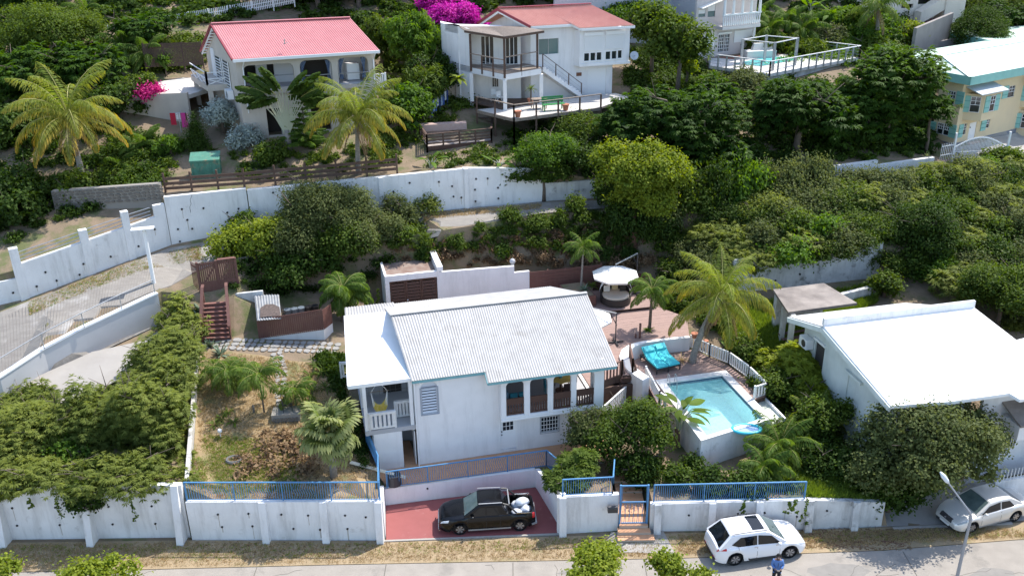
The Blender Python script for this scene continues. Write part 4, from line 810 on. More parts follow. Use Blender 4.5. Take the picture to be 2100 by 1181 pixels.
# white garden wall, brown fence
def planewall(name,label,p0,p1,z0,tops,m,t=.2,cat='wall'):
 A,B=Z(*p0),Z(*p1);F,L=FrAB(A,B);root=thing(name,label,cat,tuple(A));mb=MB();out=[(0,z0),(L,z0)]+[(u*L,z)for u,z in tops];mb.wall(F,0,out,[],t);mb.build('wall_face',m,root);return root,F,L
B1=Z(1083,612,3.8);zz1=HT(B,905,561);zz2=HT(B1,1055,550);zz3=HT(B1,1085,560)
planewall('garden_wall','white stepped garden wall behind the corrugated house roof',(903.5,628,3.8),(1086,608,3.8),3.3,[(1,zz3),(.83,zz3),(.83,zz2+.1),(0,zz1+.1)],WHITE)
q=MB();c=Z(1052,549,0);
P_=Z(1052,606,3.8);q.cyl((P_[0],P_[1],zz2),.12,.1,10);q.sphere((P_[0],P_[1],zz2+.28),.2,10,7);tag(q.build('globe_lamp',mat('frosted_globe',(.45,.45,.46),.3)),'small round globe lamp on top of the white garden wall','lamp')
A=Z(1087,607,3.8);B=Z(1232,590,3.8);F,L=FrAB(A,B);root=thing('board_fence','reddish brown horizontal board fence behind the sunken deck','fence',tuple(A));zt=HT(A,1090,558);n=9
for k in range(n):
 q=MB();z0=3.5+(zt-3.5)*k/n;q.fbox(F,0,L,0,.03,z0,z0+(zt-3.5)/n-.02);q.build('board',WOODR,root)
for k in range(5):q=MB();q.fbox(F,L*k/4-.05,L*k/4+.05,.031,.12,3.3,zt+.02);q.build('post',WOODR,root)
A2=Z(1215,597,4.0);B2=Z(1330,590,4.0);F,L=FrAB(A2,B2);root=thing('board_fence','dark brown board fence in shade behind the round daybed','fence',tuple(A2));n=7
for k in range(n):q=MB();q.fbox(F,0,L,0,.03,3.9+.17*k,4.05+.17*k);q.build('board',WOODD,root)
A=Z(1170,640,3.8);B=Z(1221,633,3.8);F,L=FrAB(A,B);root=thing('planter','long brown timber planter behind the roof with a small palm','planter',tuple(A));q=MB();q.fbox(F,0,L,0,2.3,3.8,4.75);q.build('box',WOODR,root)
q=MB();q.fbox(F,.08,L-.08,.08,2.2,4.76,4.78);q.build('soil',SOIL,root)
for k in range(6):q=MB();q.fbox(F,-.02,L+.02,-.03,-.002,3.82+.155*k,3.96+.155*k);q.build('board',WOODR,root)
PLANT=(A[0]+.8,A[1]+1.2,4.78)
# daybed
c=Z(1262,618,4.05);root=thing('daybed','round black rattan daybed with cream cushion and white folding hood','daybed',tuple(c));RAT=mat('black_rattan',(.022,.018,.016),.6,(.05,.04,.035),40)
q=MB();q.tube([(c[0],c[1],4.05),(c[0],c[1],4.1),(c[0],c[1],4.5)],[.95,1.0,1.0],28);q.build('base',RAT,root)
q=MB();q.tube([(c[0],c[1],4.505),(c[0],c[1],4.6),(c[0],c[1],4.63)],[.88,.88,.80],28);q.build('mattress',mat('cream_cushion',(.66,.56,.44),.9),root)
q=MB();V=[];n=20
for i in range(n+1):
 t=math.radians(-20+220*i/n);h=.45*math.sin(math.pi*i/n)+.06
 for rr,zz in((1.0,4.505),(1.02,4.52+h),(.93,4.52+h),(.9,4.505)):V.append((c[0]+rr*math.cos(t),c[1]+rr*math.sin(t),zz))
q.add(V,[(4*i+j,4*i+(j+1)%4,4*i+4+(j+1)%4,4*i+4+j)for i in range(n)for j in range(4)]);q.build('backrest',RAT,root)
q=MB();V=[];n=16;HM=mat('white_canvas',(.80,.78,.74),.9)
for j in range(6):
 el=math.radians(38+j*15)
 for i in range(n+1):
  t=math.pi*i/n;x=math.cos(t);y=math.sin(t);V.append((c[0]+1.05*x,c[1]+1.05*y*math.cos(el),4.75+1.15*y*math.sin(el)))
q.add(V,[(j*(n+1)+i,j*(n+1)+i+1,(j+1)*(n+1)+i+1,(j+1)*(n+1)+i)for j in range(5)for i in range(n)]);q.build('hood',HM,root,smooth=True)
for k,(x,y,mm)in enumerate(((-.55,.35,HM),(.0,.6,mat('striped_cushion',(.62,.5,.3),.9)),(.5,.4,RAT))):q=MB();q.beam((c[0]+x-.2,c[1]+y,4.85),(c[0]+x+.2,c[1]+y,4.85),.12,.4);q.build('pillow',mm,root)
def umbrella(label,cx,cy,cz,r,pole,h,arm=True):
 root=thing('parasol',label,'parasol',tuple(pole));q=MB();V=[(cx,cy,cz+.55)];n=8
 for i in range(n):t=math.pi/8+i*2*math.pi/n;V.append((cx+r*math.cos(t),cy+r*math.sin(t),cz))
 for i in range(n):t=math.pi/8+i*2*math.pi/n;V.append((cx+r*.98*math.cos(t),cy+r*.98*math.sin(t),cz-.12))
 q.add(V,[(0,1+i,1+(i+1)%n)for i in range(n)]+[(1+i,9+i,9+(i+1)%n,1+(i+1)%n)for i in range(n)]);q.build('canopy',HM,root)
 for i in range(n):q=MB();q.beam((cx,cy,cz+.5),(V[1+i][0]*.99+cx*.01,V[1+i][1]*.99+cy*.01,cz-.02),.025);q.build('rib',METALD,root)
 q=MB();q.beam(pole,(pole[0],pole[1],pole[2]+h),.07);q.build('pole',METALD,root)
 q=MB();q.beam((pole[0],pole[1],pole[2]+h),(cx,cy,cz+.7),.06);q.build('arm',METAL,root)
 q=MB();q.beam((pole[0]+.05,pole[1],pole[2]+h-.8),lerp((pole[0],pole[1],pole[2]+h),(cx,cy,cz+.7),.25),.04);q.build('brace',METALD,root)
 for k in range(2):d=Vector((math.cos(k*math.pi/2+.2),math.sin(k*math.pi/2+.2),0))*.5;p=Vector(pole)+Vector((0,0,.04+.01*k));q=MB();q.beam(p-d,p+d,.09,.05);q.build('base_bar',METALD,root)
u1=WY(1262,560,c[1]+.3);umbrella('white octagonal parasol shading the round daybed',u1[0],u1[1],u1[2]-.1,1.55,(c[0]+1.5,c[1]+1.2,4.03),2.9)
pp_=Z(1262,703,3.8);ptop=HT(pp_,1257,643);u2=WY(1212,655,pp_[1]+.6);umbrella('white cantilever parasol half hidden by the roof edge',u2[0]-.15,u2[1],ptop-.55,1.45,(pp_[0],pp_[1],3.83),ptop-3.8)
# sunbed
def quadpts(ps,z):return[Z(*p,z)for p in ps]
c0,c1,c2,c3=quadpts([(1347,757),(1396,748),(1378,712),(1330,719)],3.35);root=thing('double_sunbed','double sunbed with turquoise cushions on a dark frame beside the pool','sunbed',(c0[0],c0[1],3.0));TQ=mat('turquoise_cushion',(.06,.55,.60),.8,(.08,.62,.66),2)
fr=FrAB(c0,c1)[0];W_=math.dist(c0[:2],c1[:2]);D_=2.0;fr2=Fr(c0,math.degrees(fr.yaw)+3)
q=MB();q.panel(rect(-.03,W_+.03,-.05,D_),[rect(.03,W_-.03,.02,D_-.07)],lambda u,v,w_:fr2 .P(u,v,3.28+w_),.07);q.build('frame',METALD,root)
for a_,b_ in((0,0),(W_,0),(W_,D_-.05),(0,D_-.05),(W_/2,0),(W_/2,D_-.05)):q=MB();q.fbox(fr2,a_-.025,a_+.025,b_-.04,b_+.02,3.01,3.279);q.build('leg',METALD,root)
for k in range(2):
 a0=.02+k*W_/2;a1=a0+W_/2-.04;q=MB();q.fbox(fr2,a0,a1,0,1.25,3.36,3.46);q.build('seat_cushion',TQ,root)
 q=MB();q.hexa([fr2 .P(a0,1.26,3.36),fr2 .P(a1,1.26,3.36),fr2 .P(a1,1.95,3.78),fr2 .P(a0,1.95,3.78),fr2 .P(a0,1.20,3.47),fr2 .P(a1,1.20,3.47),fr2 .P(a1,1.90,3.89),fr2 .P(a0,1.90,3.89)]);q.build('back_cushion',TQ,root)
 q=MB();q.hexa([fr2 .P(a0+.05,1.52,3.68),fr2 .P(a1-.05,1.52,3.68),fr2 .P(a1-.05,1.80,3.85),fr2 .P(a0+.05,1.80,3.85),fr2 .P(a0+.05,1.48,3.78),fr2 .P(a1-.05,1.48,3.78),fr2 .P(a1-.05,1.76,3.95),fr2 .P(a0+.05,1.76,3.95)]);q.build('head_pillow',mat('light_turquoise_cushion',(.12,.62,.66),.8),root)
# pots, post
def pot(label,p,r=.2,h=.3,m=None):
 q=MB();q.tube([(p[0],p[1],p[2]),(p[0],p[1],p[2]+h*.8),(p[0],p[1],p[2]+h*.82),(p[0],p[1],p[2]+h)],[r*.7,r*.95,r*1.1,r*1.1],14);return tag(q.build('plant_pot',m or mat('terracotta_pot',(.42,.16,.09),.8)),label,'pot')
pot('terracotta pot on the parapet corner by the leaning coconut palm',Z(1424,692,3.92));pot('small terracotta pot at the railing behind the leaning palm trunk',Z(1447,705,3.3),.16,.24)
p=Z(1312,692,3.83);q=MB();q.beam(p,(p[0],p[1],p[2]+.95),.12);q.beam((p[0]-.25,p[1],p[2]+.25),(p[0]-.25,p[1],p[2]),.1);tag(q.build('wooden_post',WOODR),'lone brown wooden post standing on the upper deck','post')
# folded green loungers and grey chair by the garden wall
for k,(x,y,lb)in enumerate(((1030,597,'green and white folding lounger by the garden wall, left one'),(1058,594,'green and white folding lounger by the garden wall, right one'))):
 p=Z(x,y,4.1);root=thing('folding_lounger',lb,'lounger',tuple(p),'green loungers by the garden wall');F=Fr(p,12);q=MB();q.fbox(F,-.75+.1*k,.75,-.3,.3,4.32,4.36);q.build('sling',mat('green_sling',(.03,.16,.07),.8),root)
 for s in(-1,1):q=MB();q.beam(F.P(-.8,.32*s,4.34),F.P(.8,.32*s,4.34),.04);q.build('side_frame',TRIMW,root)
 for s in(-.6,.6):
  for t in(-.3,.3):q=MB();q.beam(F.P(s,t,3.83),F.P(s,t,4.33),.04);q.build('leg',TRIMW,root)
p=Z(1080,590,4.1);F=Fr(p,190);root=thing('armchair','grey plastic garden chair at the end of the white wall','chair',tuple(p));GP=mat('grey_plastic',(.25,.27,.28),.5)
q=MB();q.fbox(F,-.27,.27,-.27,.27,4.25,4.29);q.build('seat',GP,root);q=MB();q.panel(arch(-.27,.27,4.29,4.95,.18),[],lambda u,v,w_:F.P(u,-.27-w_-(v-4.29)*.2,v),.04);q.build('backrest',GP,root)
for s in(-1,1):
 q=MB();q.fbox(F,s*.27-.03,s*.27+.03,-.27,.25,4.5,4.53);q.build('armrest',GP,root)
 for t in(-.25,.25):q=MB();q.beam(F.P(s*.25,t,3.83),F.P(s*.27,t*.9,4.5),.04);q.build('leg',GP,root)
# ---- left: gate, brown stairs, wood pen, corrugated sheet
A=Z(412,600,5.75);B=Z(490,590,5.75);F,L=FrAB(A,B);root=thing('wooden_gate','tall red brown slatted double gate at the top of the garden stairs','gate',tuple(A));zt=HT(A,388,541)if 0 else 7.75
for i in range(2):
 a0,a1=L*i/2+.03,L*(i+1)/2-.03
 for k in range(9):u=a0+(a1-a0)*(k+.5)/9;q=MB();q.fbox(F,u-.05,u+.05,0,.02,5.75,zt);q.build('slat',WOODR,root)
 q=MB();q.fbox(F,a0,a1,-.04,-.003,5.8,6.45);q.build('lower_panel',WOODR,root)
 for z in(5.85,7.55):q=MB();q.fbox(F,a0,a1,.023,.07,z,z+.1);q.build('cross_rail',WOODR,root)
 q=MB();q.beam(F.P(a0,.05,5.95),F.P(a1,.05,7.5),.03,.1);q.build('diagonal_brace',WOODR,root)
for u in(0,L/2,L):q=MB();q.fbox(F,u-.07,u+.07,-.06,.1,5.5,zt+.05);q.build('post',WOODR,root)
q=MB();q.fbox(F,L/2+.1,L,-.12,.16,zt+.06,zt+.1);q.build('cap',WOODR,root)
Fp,Lp=FrAB(Z(404,603,5.75),Z(414,600,5.75));
root=thing('slatted_fence','narrow red brown slatted fence left of the wooden gate','fence',tuple(Z(396,590,5.75)));P0,P1=Z(398,592,5.8),Z(411,600,5.75);F,L=FrAB(P0,P1)
for k in range(5):q=MB();u=L*(k+.5)/5;q.fbox(F,u-.035,u+.035,0,.02,5.7,7.7);q.build('slat',WOODR,root)
q=MB();q.fbox(F,0,L,.025,.06,7.4,7.5);q.build('rail',WOODR,root)
# stairs: 9 treads from (440,605,z5.7) to (442,697,z3.65)
sL0,sR0,sL1,sR1=Z(419,621,5.5),Z(468,617,5.5),Z(416,699,3.7),Z(474,697,3.7);root=thing('garden_stairs','red brown painted wooden stairs going down to the garden path','stairs',tuple(sL1));n=9
for k in range(n):
 t0=(k)/n;t1=(k+1)/n;a,b=lerp(sL1,sL0,t0),lerp(sR1,sR0,t0);c_,d_=lerp(sL1,sL0,t1),lerp(sR1,sR0,t1);z=a[2]+.2;q=MB();q.hexa([(*a[:2],z-.2),(*b[:2],z-.2),(*d_[:2],z-.2),(*c_[:2],z-.2),(*a[:2],z-.045),(*b[:2],z-.045),(*d_[:2],z-.045),(*c_[:2],z-.045)]);q.build('riser',WOODR,root)
 e=(np.array(a[:2])-np.array(c_[:2]))*.12;q=MB();q.hexa([(a[0]+e[0],a[1]+e[1],z-.044),(b[0]+e[0],b[1]+e[1],z-.044),(*d_[:2],z-.044),(*c_[:2],z-.044),(a[0]+e[0],a[1]+e[1],z),(b[0]+e[0],b[1]+e[1],z),(*d_[:2],z),(*c_[:2],z)]);q.build('tread',mat('faded_red_brown_wood',(.26,.12,.095),.75,(.18,.075,.06),3,stain=((.4,.27,.22),3,.55,.5)),root)
for(a,b,sd_)in((sL1,sL0,'l'),(sR1,sR0,'r')):
 d_=np.array(b)-np.array(a);hi=(b[0]+d_[0]*.18,b[1]+d_[1]*.18,b[2]+.15);q=MB();q.beam((a[0],a[1],a[2]+.95),(b[0],b[1],b[2]+1.0),.18,.06);q.beam((b[0],b[1],b[2]+1.0),(hi[0],hi[1],hi[2]+.95),.18,.06);q.build('handrail',WOODR,root)
 q=MB();q.beam((a[0],a[1],a[2]+.45),(b[0],b[1],b[2]+.5),.03,.12);q.build('side_rail',WOODR,root)
 q=MB();q.beam((a[0],a[1],a[2]-.05),(b[0],b[1],b[2]-.05),.05,.3);q.build('stringer',WOODR,root)
 for t in(0,.5,1):p=lerp(a,b,t);q=MB();q.beam(p,(p[0],p[1],p[2]+.96),.1);q.build('newel_post',WOODR,root)
planewall('grey_block_wall','grey stained block wall between the garden stairs and the corrugated sheet',(478,651,4.0),(545,648,4.0),3.4,[(1,5.75),(0,5.6)],OLDW)
# pen: white base wall and boards
A,B,C_=Z(532,699,3.6),Z(667,702,3.55),Z(684,684,3.7);F,L=FrAB(A,B);root=thing('board_pen','red brown vertical board enclosure on a sloping white base beside the garden path','fence',tuple(A))
q=MB();q.wall(F,0,[(0,3.3),(L,3.3),(L,4.45),(0,3.78)],[],.15);q.build('base_wall',WHITE,root);n=32
for k in range(n):
 u0=L*k/n;u1=L*(k+1)/n-.012;za=3.78+(4.45-3.78)*k/n+.0;zt0=HT(F.P(u0,0,0),528+135*k/n,655-22*k/n);q=MB();q.fbox(F,u0,u1,-.03,-.003,za,zt0);q.build('board',WOODR,root)
F,L=FrAB(B,C_);q=MB();q.wall(F,0,[(0,3.3),(L,3.3),(L,4.5),(0,4.45)],[],.12);q.build('base_wall',WHITE,root)
for k in range(7):q=MB();q.fbox(F,L*k/7,L*(k+1)/7-.012,-.03,-.003,4.45,5.75);q.build('board',WOODR,root)
q=MB();q.corr(Z(527,657,5.2),Z(577,653,5.2),Z(572,604,5.5),Z(521,605,5.5),.16,.03);o=q.build('corrugated_sheet',mat('grey_galvanised_sheet',(.42,.44,.46),.45,(.25,.24,.23),2.5,.8,metal=.3));tag(o,'grey corrugated metal sheet roofing part of the board enclosure','metal sheet')
q=MB();pq=[Z(533,651,5.27),Z(576,648,5.27),Z(573,630,5.36),Z(560,624,5.38),Z(545,625,5.38),Z(534,632,5.36)];q.prism([tuple(p)for p in pq],.03);tag(q.build('rubbish_board',mat('dark_debris',(.06,.045,.04),.95,(.16,.12,.1),8)),'dark burnt looking board lying on the corrugated sheet','board')
for k in range(5):
 p=Z(590+k*14,640-k*2,4.3);q=MB();q.tube([(p[0],p[1],3.9),(p[0],p[1],4.5)],[.2+.03*(k%2),.24],10);_b=q.build('bucket',BLACK if k>2 else mat('blue_grey_plastic',(.12,.15,.18),.6));tag(_b,['blue grey bucket at the left end behind the brown boards','second blue grey bucket behind the brown boards','blue grey bucket in the middle behind the brown boards','black bucket behind the brown boards, left one','black bucket behind the brown boards, rightmost'][k],'bucket','buckets behind the board enclosure')
# narrow white boundary wall left of the garden
A,B=Z(404,700,3.7),Z(380,990,2.75);root=thing('boundary_wall','narrow white weathered wall running down the left edge of the garden','wall',tuple(A));F,L=FrAB(A,B)
q=MB();q.hexa([F.P(0,0,3.0),F.P(L,0,1.9),F.P(L,.2,1.9),F.P(0,.2,3.0),F.P(0,0,A[2]+.25),F.P(L,0,B[2]+.25),F.P(L,.2,B[2]+.25),F.P(0,.2,A[2]+.25)]);q.build('wall_face',mat('peeling_white_wall',(.66,.65,.62),.9,(.3,.28,.25),2,.9,stain=((.2,.18,.16),4,.55,.8)),root)
# flagstone path
def flags(label,P,w_,R,nrow,z=.05,m=FLAG,kind='structure',name='flagstone'):
 """crazy paving along a path of pixels"""
 cnt=0
 for P0,P1 in zip(P,P[1:]):
  A,B=np.array(P0),np.array(P1);d=B[:2]-A[:2];L=np.linalg.norm(d);d/=L;nn=np.array([-d[1],d[0]]);u=0
  while u<L:
   s_=R.uniform(.32,.5)
   for r in range(nrow):
    v=-w_/2+w_*(r+.5)/nrow;c=A[:2]+d*(u+s_/2)+nn*v;pts=[]
    for k in range(6):
     t=k*math.pi/3+R.uniform(-.25,.25);rr=R.uniform(.8,1.0);p=c+d*math.cos(t)*s_*.5*rr+nn*math.sin(t)*w_/nrow*.52*rr;pts.append((p[0],p[1],G(p[0],p[1])+z-.03))
    q=MB();q.prism(pts,.03+R.uniform(0,.015));o=q.build(name,m,PATH);cnt+=1
   u+=s_
 return cnt
Rr=random.Random(4);PATH=thing('garden_path','crazy paved grey stone path across the top of the garden and down its middle','path',PG(560,706))
flags('',[PG(424,708),PG(480,706),PG(560,710),PG(630,712),PG(696,716)],1.3,Rr,3)
flags('',[PG(566,722),PG(578,760),PG(574,800),PG(584,845)],.75,Rr,2)
for o in[o for o in COL.objects if o.parent is PATH][:0]:pass
p=PG(588,858);root=thing('stone_block','low rubble stone block at the lower end of the garden path','stone block',p);q=MB();q.fbox(Fr(p,5),-.75,.75,-.3,.6,p[2]-.4,p[2]+.42);q.build('core',MATS['mortar'],root)
for k in range(14):u=-.7+(k%7)*.2;z=p[2]-.05+(k//7)*.22;q=MB();F=Fr(p,5);q.panel([(u+.1+math.cos(t)*.1*Rr.uniform(.8,1),z+math.sin(t)*.1*Rr.uniform(.8,1))for t in[j*math.pi/3 for j in range(6)]],[],lambda a,b,w_:F.P(a,-.3-.05+w_*.05,b),1);q.build('stone',STONE,root)
p2=(p[0]+.05,p[1]+.2,p[2]+.43);F=Fr(p2,20);root=thing('garden_chair','thin dark metal garden chair standing on the stone block','chair',p2)
q=MB();q.fbox(F,-.25,.25,-.22,.22,p2[2]+.4,p2[2]+.43);q.build('seat',METALD,root);q=MB();[q.beam(F.P(-.24+.12*k,.22,p2[2]+.43),F.P(-.24+.12*k,.3,p2[2]+.85),.025)for k in range(5)];q.beam(F.P(-.26,.3,p2[2]+.85),F.P(.26,.3,p2[2]+.85),.03);q.build('backrest',METALD,root)
for s in(-.24,.24):
 q=MB();q.tube([F.P(s,.25,p2[2]+.6),F.P(s,-.22,p2[2]+.62)],.018,5);q.build('armrest',METALD,root)
 for t in(-.22,.22):q=MB();q.beam(F.P(s,t,p2[2]),F.P(s,t,p2[2]+.62 if t<0 else p2[2]+.4),.025);q.build('leg',METALD,root)
p=PG(453,898);q=MB();q.sphere((p[0],p[1],p[2]+.45),.13,10,8);q.cyl(p,.03,.35,6);tag(q.build('globe_light',mat('white_globe',(.75,.73,.72),.35)),'white globe garden light on a short stem in the lawn','garden light')
p=PG(480,945);q=MB();q.tube([(p[0]+.35*math.cos(t),p[1]+.3*math.sin(t),p[2]+.08)for t in[k*math.pi/8 for k in range(17)]],.09,6,False);tag(q.build('buried_tyre',mat('weathered_rubber',(.13,.13,.125),.9)),'old round tyre rim lying in the garden grass','tyre')
p=PG(521,846);q=MB();q.beam(p,(p[0],p[1],p[2]+.4),.1);q.cyl((p[0],p[1],p[2]+.4),.09,.12,8,.02);tag(q.build('garden_figure',STONE),'small dark stone figure standing in the lawn','ornament')
# ================================================================ shed and white building at the right
A=[Z(1588,662,6.0),Z(1770,628,6.0),Z(1685,583,6.0),Z(1577,596,6.0)];A=[Z(1616,645,6.0),Z(1757,626,6.0),Z(1689,585,6.0),Z(1585,598,6.0)]
sh=thing('concrete_shed','open concrete shed with stained flat roof behind the white building','shed',(A[0][0],A[0][1],3.4));q=MB();q.prism([tuple(p)for p in A],.16);q.build('roof_slab',OLDROOF,sh)
for p in(A[0],A[3],lerp(A[0],A[3],.5)):q=MB();q.beam((p[0]+.3,p[1],3.2),(p[0]+.3,p[1],5.995),.28);q.build('column',OLDW,sh)
F,L=FrAB(A[3],A[2]);q=MB();q.wall(F,-.4,rect(.1,L-.1,3.2,5.98),[],.2);q.build('rear_wall',OLDW,sh)
for k in range(3):q=MB();q.beam((A[0][0]+.1,A[0][1]+.2+.7*k,3.9),(A[0][0]+3,A[0][1]+.9+.7*k,3.95),.25,.05);q.build('shelf_board',WOODB,sh)
WR=Z(1688.6,668,7.0);WF=Fr(WR,12.3)
wb=thing('white_building','low white building with a very large flat bright white roof at the right','building',(WR[0],WR[1],2.2));LW=9.35
fz=6.1;fb=-7.0;bz_=6.45;bb=2.55
def wroof(a0,b0,z0,a1,b1,z1,th=.16):return
_E=Z(2084,697,6.55);_P2=Z(2070,806,6.2);_P1=Z(1951,823,6.1);_RR=WF.P(LW,0,7.0)
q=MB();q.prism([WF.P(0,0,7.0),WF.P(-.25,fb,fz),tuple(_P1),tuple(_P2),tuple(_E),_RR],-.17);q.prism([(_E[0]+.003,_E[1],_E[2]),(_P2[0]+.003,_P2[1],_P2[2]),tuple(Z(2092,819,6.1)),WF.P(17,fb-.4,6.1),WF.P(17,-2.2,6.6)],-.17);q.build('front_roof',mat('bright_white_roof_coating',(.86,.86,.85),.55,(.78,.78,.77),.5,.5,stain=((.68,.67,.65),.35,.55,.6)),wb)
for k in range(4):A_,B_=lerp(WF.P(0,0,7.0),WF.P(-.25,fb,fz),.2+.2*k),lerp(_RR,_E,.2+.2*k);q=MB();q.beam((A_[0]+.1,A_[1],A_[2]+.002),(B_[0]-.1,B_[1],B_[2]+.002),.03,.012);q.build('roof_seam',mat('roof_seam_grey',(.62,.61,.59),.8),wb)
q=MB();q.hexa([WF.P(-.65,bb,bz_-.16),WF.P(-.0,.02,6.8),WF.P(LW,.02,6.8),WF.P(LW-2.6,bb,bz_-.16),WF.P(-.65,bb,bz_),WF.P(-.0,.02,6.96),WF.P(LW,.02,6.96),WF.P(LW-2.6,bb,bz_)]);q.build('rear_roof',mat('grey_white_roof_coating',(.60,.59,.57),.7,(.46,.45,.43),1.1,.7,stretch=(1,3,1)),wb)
q=MB();q.fbox(WF,.0,LW,-.02,.16,7.003,7.42);q.build('ridge_parapet',WALLW,wb)
gm_=mat('pale_green_grey_render',(.68,.71,.67),.9,(.48,.52,.49),.8,.6,streak=.3)
q=MB();q.walla(WF,.35,[(fb+.2,1.2),(bb-.2,1.6),(bb-.2,6.3),(0,6.8),(fb+.2,5.95)],[rect(.1,1.1,3.6,5.5),rect(-3.6,-2.4,3.9,5.3)],.2);q.build('side_wall',gm_,wb)
q=MB();q.fbox(WF,.45,.5,.1,1.1,3.6,5.5);q.build('side_doorway',INTER,wb)
wnd=MB();wnd.fbox(WF,.42,.5,-3.6,-2.4,3.9,5.3);wq=wnd.build('shuttered_window',gm_,wb);q=MB();q.fbox(WF,.18,.348,-3.75,-2.25,5.36,5.5);q.build('window_hood',gm_,wq)
q=MB();q.fbox(WF,.1,.345,-5.3,-4.7,3.7,4.0);q.build('wall_box',gm_,wb);q=MB();q.fbox(WF,.25,.345,.0,1.2,5.6,5.72);q.build('door_hood',TRIMW,wb)
for b_,z_ in((-1.1,6.0),(-3.6,5.7),(-5,5.5)):q=MB();q.cyl(WF.P(.28,b_,z_),.05,.1,8);q.build('flood_light',TRIMW,wb)
q=MB();q.beam(WF.P(-.3,fb,fz-.2),WF.P(-.05,0,6.75),.1,.28);q.beam(WF.P(-.05,0,6.75),WF.P(-.7,bb,bz_-.2),.1,.28);q.build('bargeboard',gm_,wb)
# front walls, staggered
q=MB();q.wall(WF,fb+.5,rect(.55,4.3,.0,5.95),[],.2);q.wall(WF,fb+1.4,rect(4.3,5.5,0,6.1),[],.2);q.wall(WF,fb+.6,rect(5.5,15.8,0,5.75),[rect(6.9,8.0,2.0,3.3)],.2);q.build('front_wall',WHITE,wb)
q=MB();q.hexa([WF.P(4.3,fb+.7,0),WF.P(4.5,fb+.7,0),WF.P(4.5,fb+1.4,0),WF.P(4.3,fb+1.4,0),WF.P(4.3,fb+.7,5.9),WF.P(4.5,fb+.7,5.9),WF.P(4.5,fb+1.4,5.9),WF.P(4.3,fb+1.4,5.9)]);q.build('recess_wall',CREAM,wb)
q=MB();q.fbox(WF,6.9,8.0,fb+.72,fb+.76,2.0,3.3);pn=q.build('barred_window',GLASS,wb)
for k in range(8):q=MB();u=6.95+k*.14;q.fbox(WF,u,u+.025,fb+.55,fb+.58,2.0,3.3);q.build('bar',TRIMW,pn)
q=MB();q.hexa([WF.P(6.6,fb-.9,4.35),WF.P(9.5,fb-.9,4.35),WF.P(9.5,fb+.598,4.9),WF.P(6.6,fb+.598,4.9),WF.P(6.6,fb-.9,4.45),WF.P(9.5,fb-.9,4.45),WF.P(9.5,fb+.598,5.0),WF.P(6.6,fb+.598,5.0)]);q.build('canopy_roof',OLDROOF,wb)
q=MB();q.fbox(WF,6.7,9.4,fb-.75,fb+.597,3.5,4.3);q.build('bay',WHITE,wb)
q=MB();q.fbox(WF,5.6,16,fb-1.2,fb-1.0,-.1,1.5);q.build('garden_wall',WALLW,wb)
for k in range(22):q=MB();q.fbox(WF,5.9+.2*k,5.93+.2*k,fb-1.12,fb-1.09,1.5,2.1);q.build('railing_bar',TRIMW,wb)
p=WF.P(-.25,.9,4.4);root=thing('air_conditioner','white air conditioning unit on the gable of the white building','air conditioner',p);q=MB();q.fbox(WF,-.5,-.1,.6,1.4,5.0,5.6)if 0 else q.fbox(WF,-.15,.3,1.2,2.0,4.9,5.5);q.build('casing',TRIMW,root);q=MB();q.tube([WF.P(-.156,1.5,5.2),WF.P(-.17,1.5,5.2)],.22,14);q.build('fan_grille',METALD,root)
q=MB();q.beam(Z(1852,1000,.7),Z(1800,880,1.6),.25,.5);q2=q.build('garden_kerb',WALLW);tag(q2,'thin pale kerb wall running up from the street under the dense tree','kerb')
# ================================================================ the tan house with the pink red roof
A=Z(477,121.6,18);K=FrS(A,15,121)
hb=thing('tan_house','tan rendered house with pinkish red corrugated roof and three arched openings','house',(A[0],A[1],12))
B=K.loc(Z(779.7,100.8,18));RL=(-.02,4.5,19.87);RRt=K.loc(Z(718,37,19.87));EL=10.35
q=MB();q.corr(K.P(0,0,18),K.P(EL,0,18.0),K.P(RRt[0],RRt[1],19.87),K.P(*RL),.16,.02);q.build('front_roof_slope',ROOFR,hb)
q=MB();q.corr(K.P(0,9,17.3),K.P(EL,9,17.5),K.P(RRt[0],RRt[1],19.86),K.P(-.02,4.5,19.86),.16,.02);q.build('rear_roof_slope',ROOFR,hb)
q=MB();q.beam(K.P(-.02,4.5,19.92),K.P(RRt[0],RRt[1],19.92),.3,.05);q.build('ridge_cap',ROOFR,hb)
q=MB();q.beam(K.P(-.06,0,17.95),K.P(-.08,4.5,19.82),.06,.16);q.beam(K.P(-.08,4.5,19.82),K.P(-.06,9,17.25),.06,.16);q.build('verge_flashing',DRED,hb)
q=MB();q.beam(K.P(0,-.04,17.86),K.P(EL,-.04,17.9),.1,.2);q.beam(K.P(.06,.02,17.8),K.P(.04,4.5,19.62),.05,.14);q.beam(K.P(.04,4.5,19.62),K.P(.06,9,17.05),.05,.14);q.build('gutter',TRIMW,hb)
for k in range(9):t=.3+k*.48;q=MB();q.beam(K.P(.02,4.5+t,19.5-.56*t),K.P(.6,4.5+t,19.5-.56*t),.08,.1);q.build('rafter_end',TRIMW,hb)
fbw=.55;w0,_=K.onb(487,160,fbw);w1,_=K.onb(776,150,fbw);w1=min(w1,EL-.2)
OPS=[(504,606.5,181,132),(619.5,684,178,123),(696,758.5,173,117.5)]
holes=[];hz=[]
for x0,x1,yb,yt in OPS:
 a0,z0=K.onb(x0,yb+3,fbw);a1,_=K.onb(x1,yb,fbw);_,z1=K.onb((x0+x1)/2,yt,fbw);z1=min(z1,17.6);holes.append(arch(a0,a1,z0,z1,.4,5));hz.append((a0,a1,z0,z1))
zfl=hz[0][2]
q=MB();q.wall(K,fbw,[(w0,11.4),(w1,11.4),(w1,17.75),(w0,17.75)],holes+[rect(2.0,3.0,12.2,14.2),rect(5.2,6.6,12.3,14.2)],.22);q.build('front_wall',CREAM,hb)
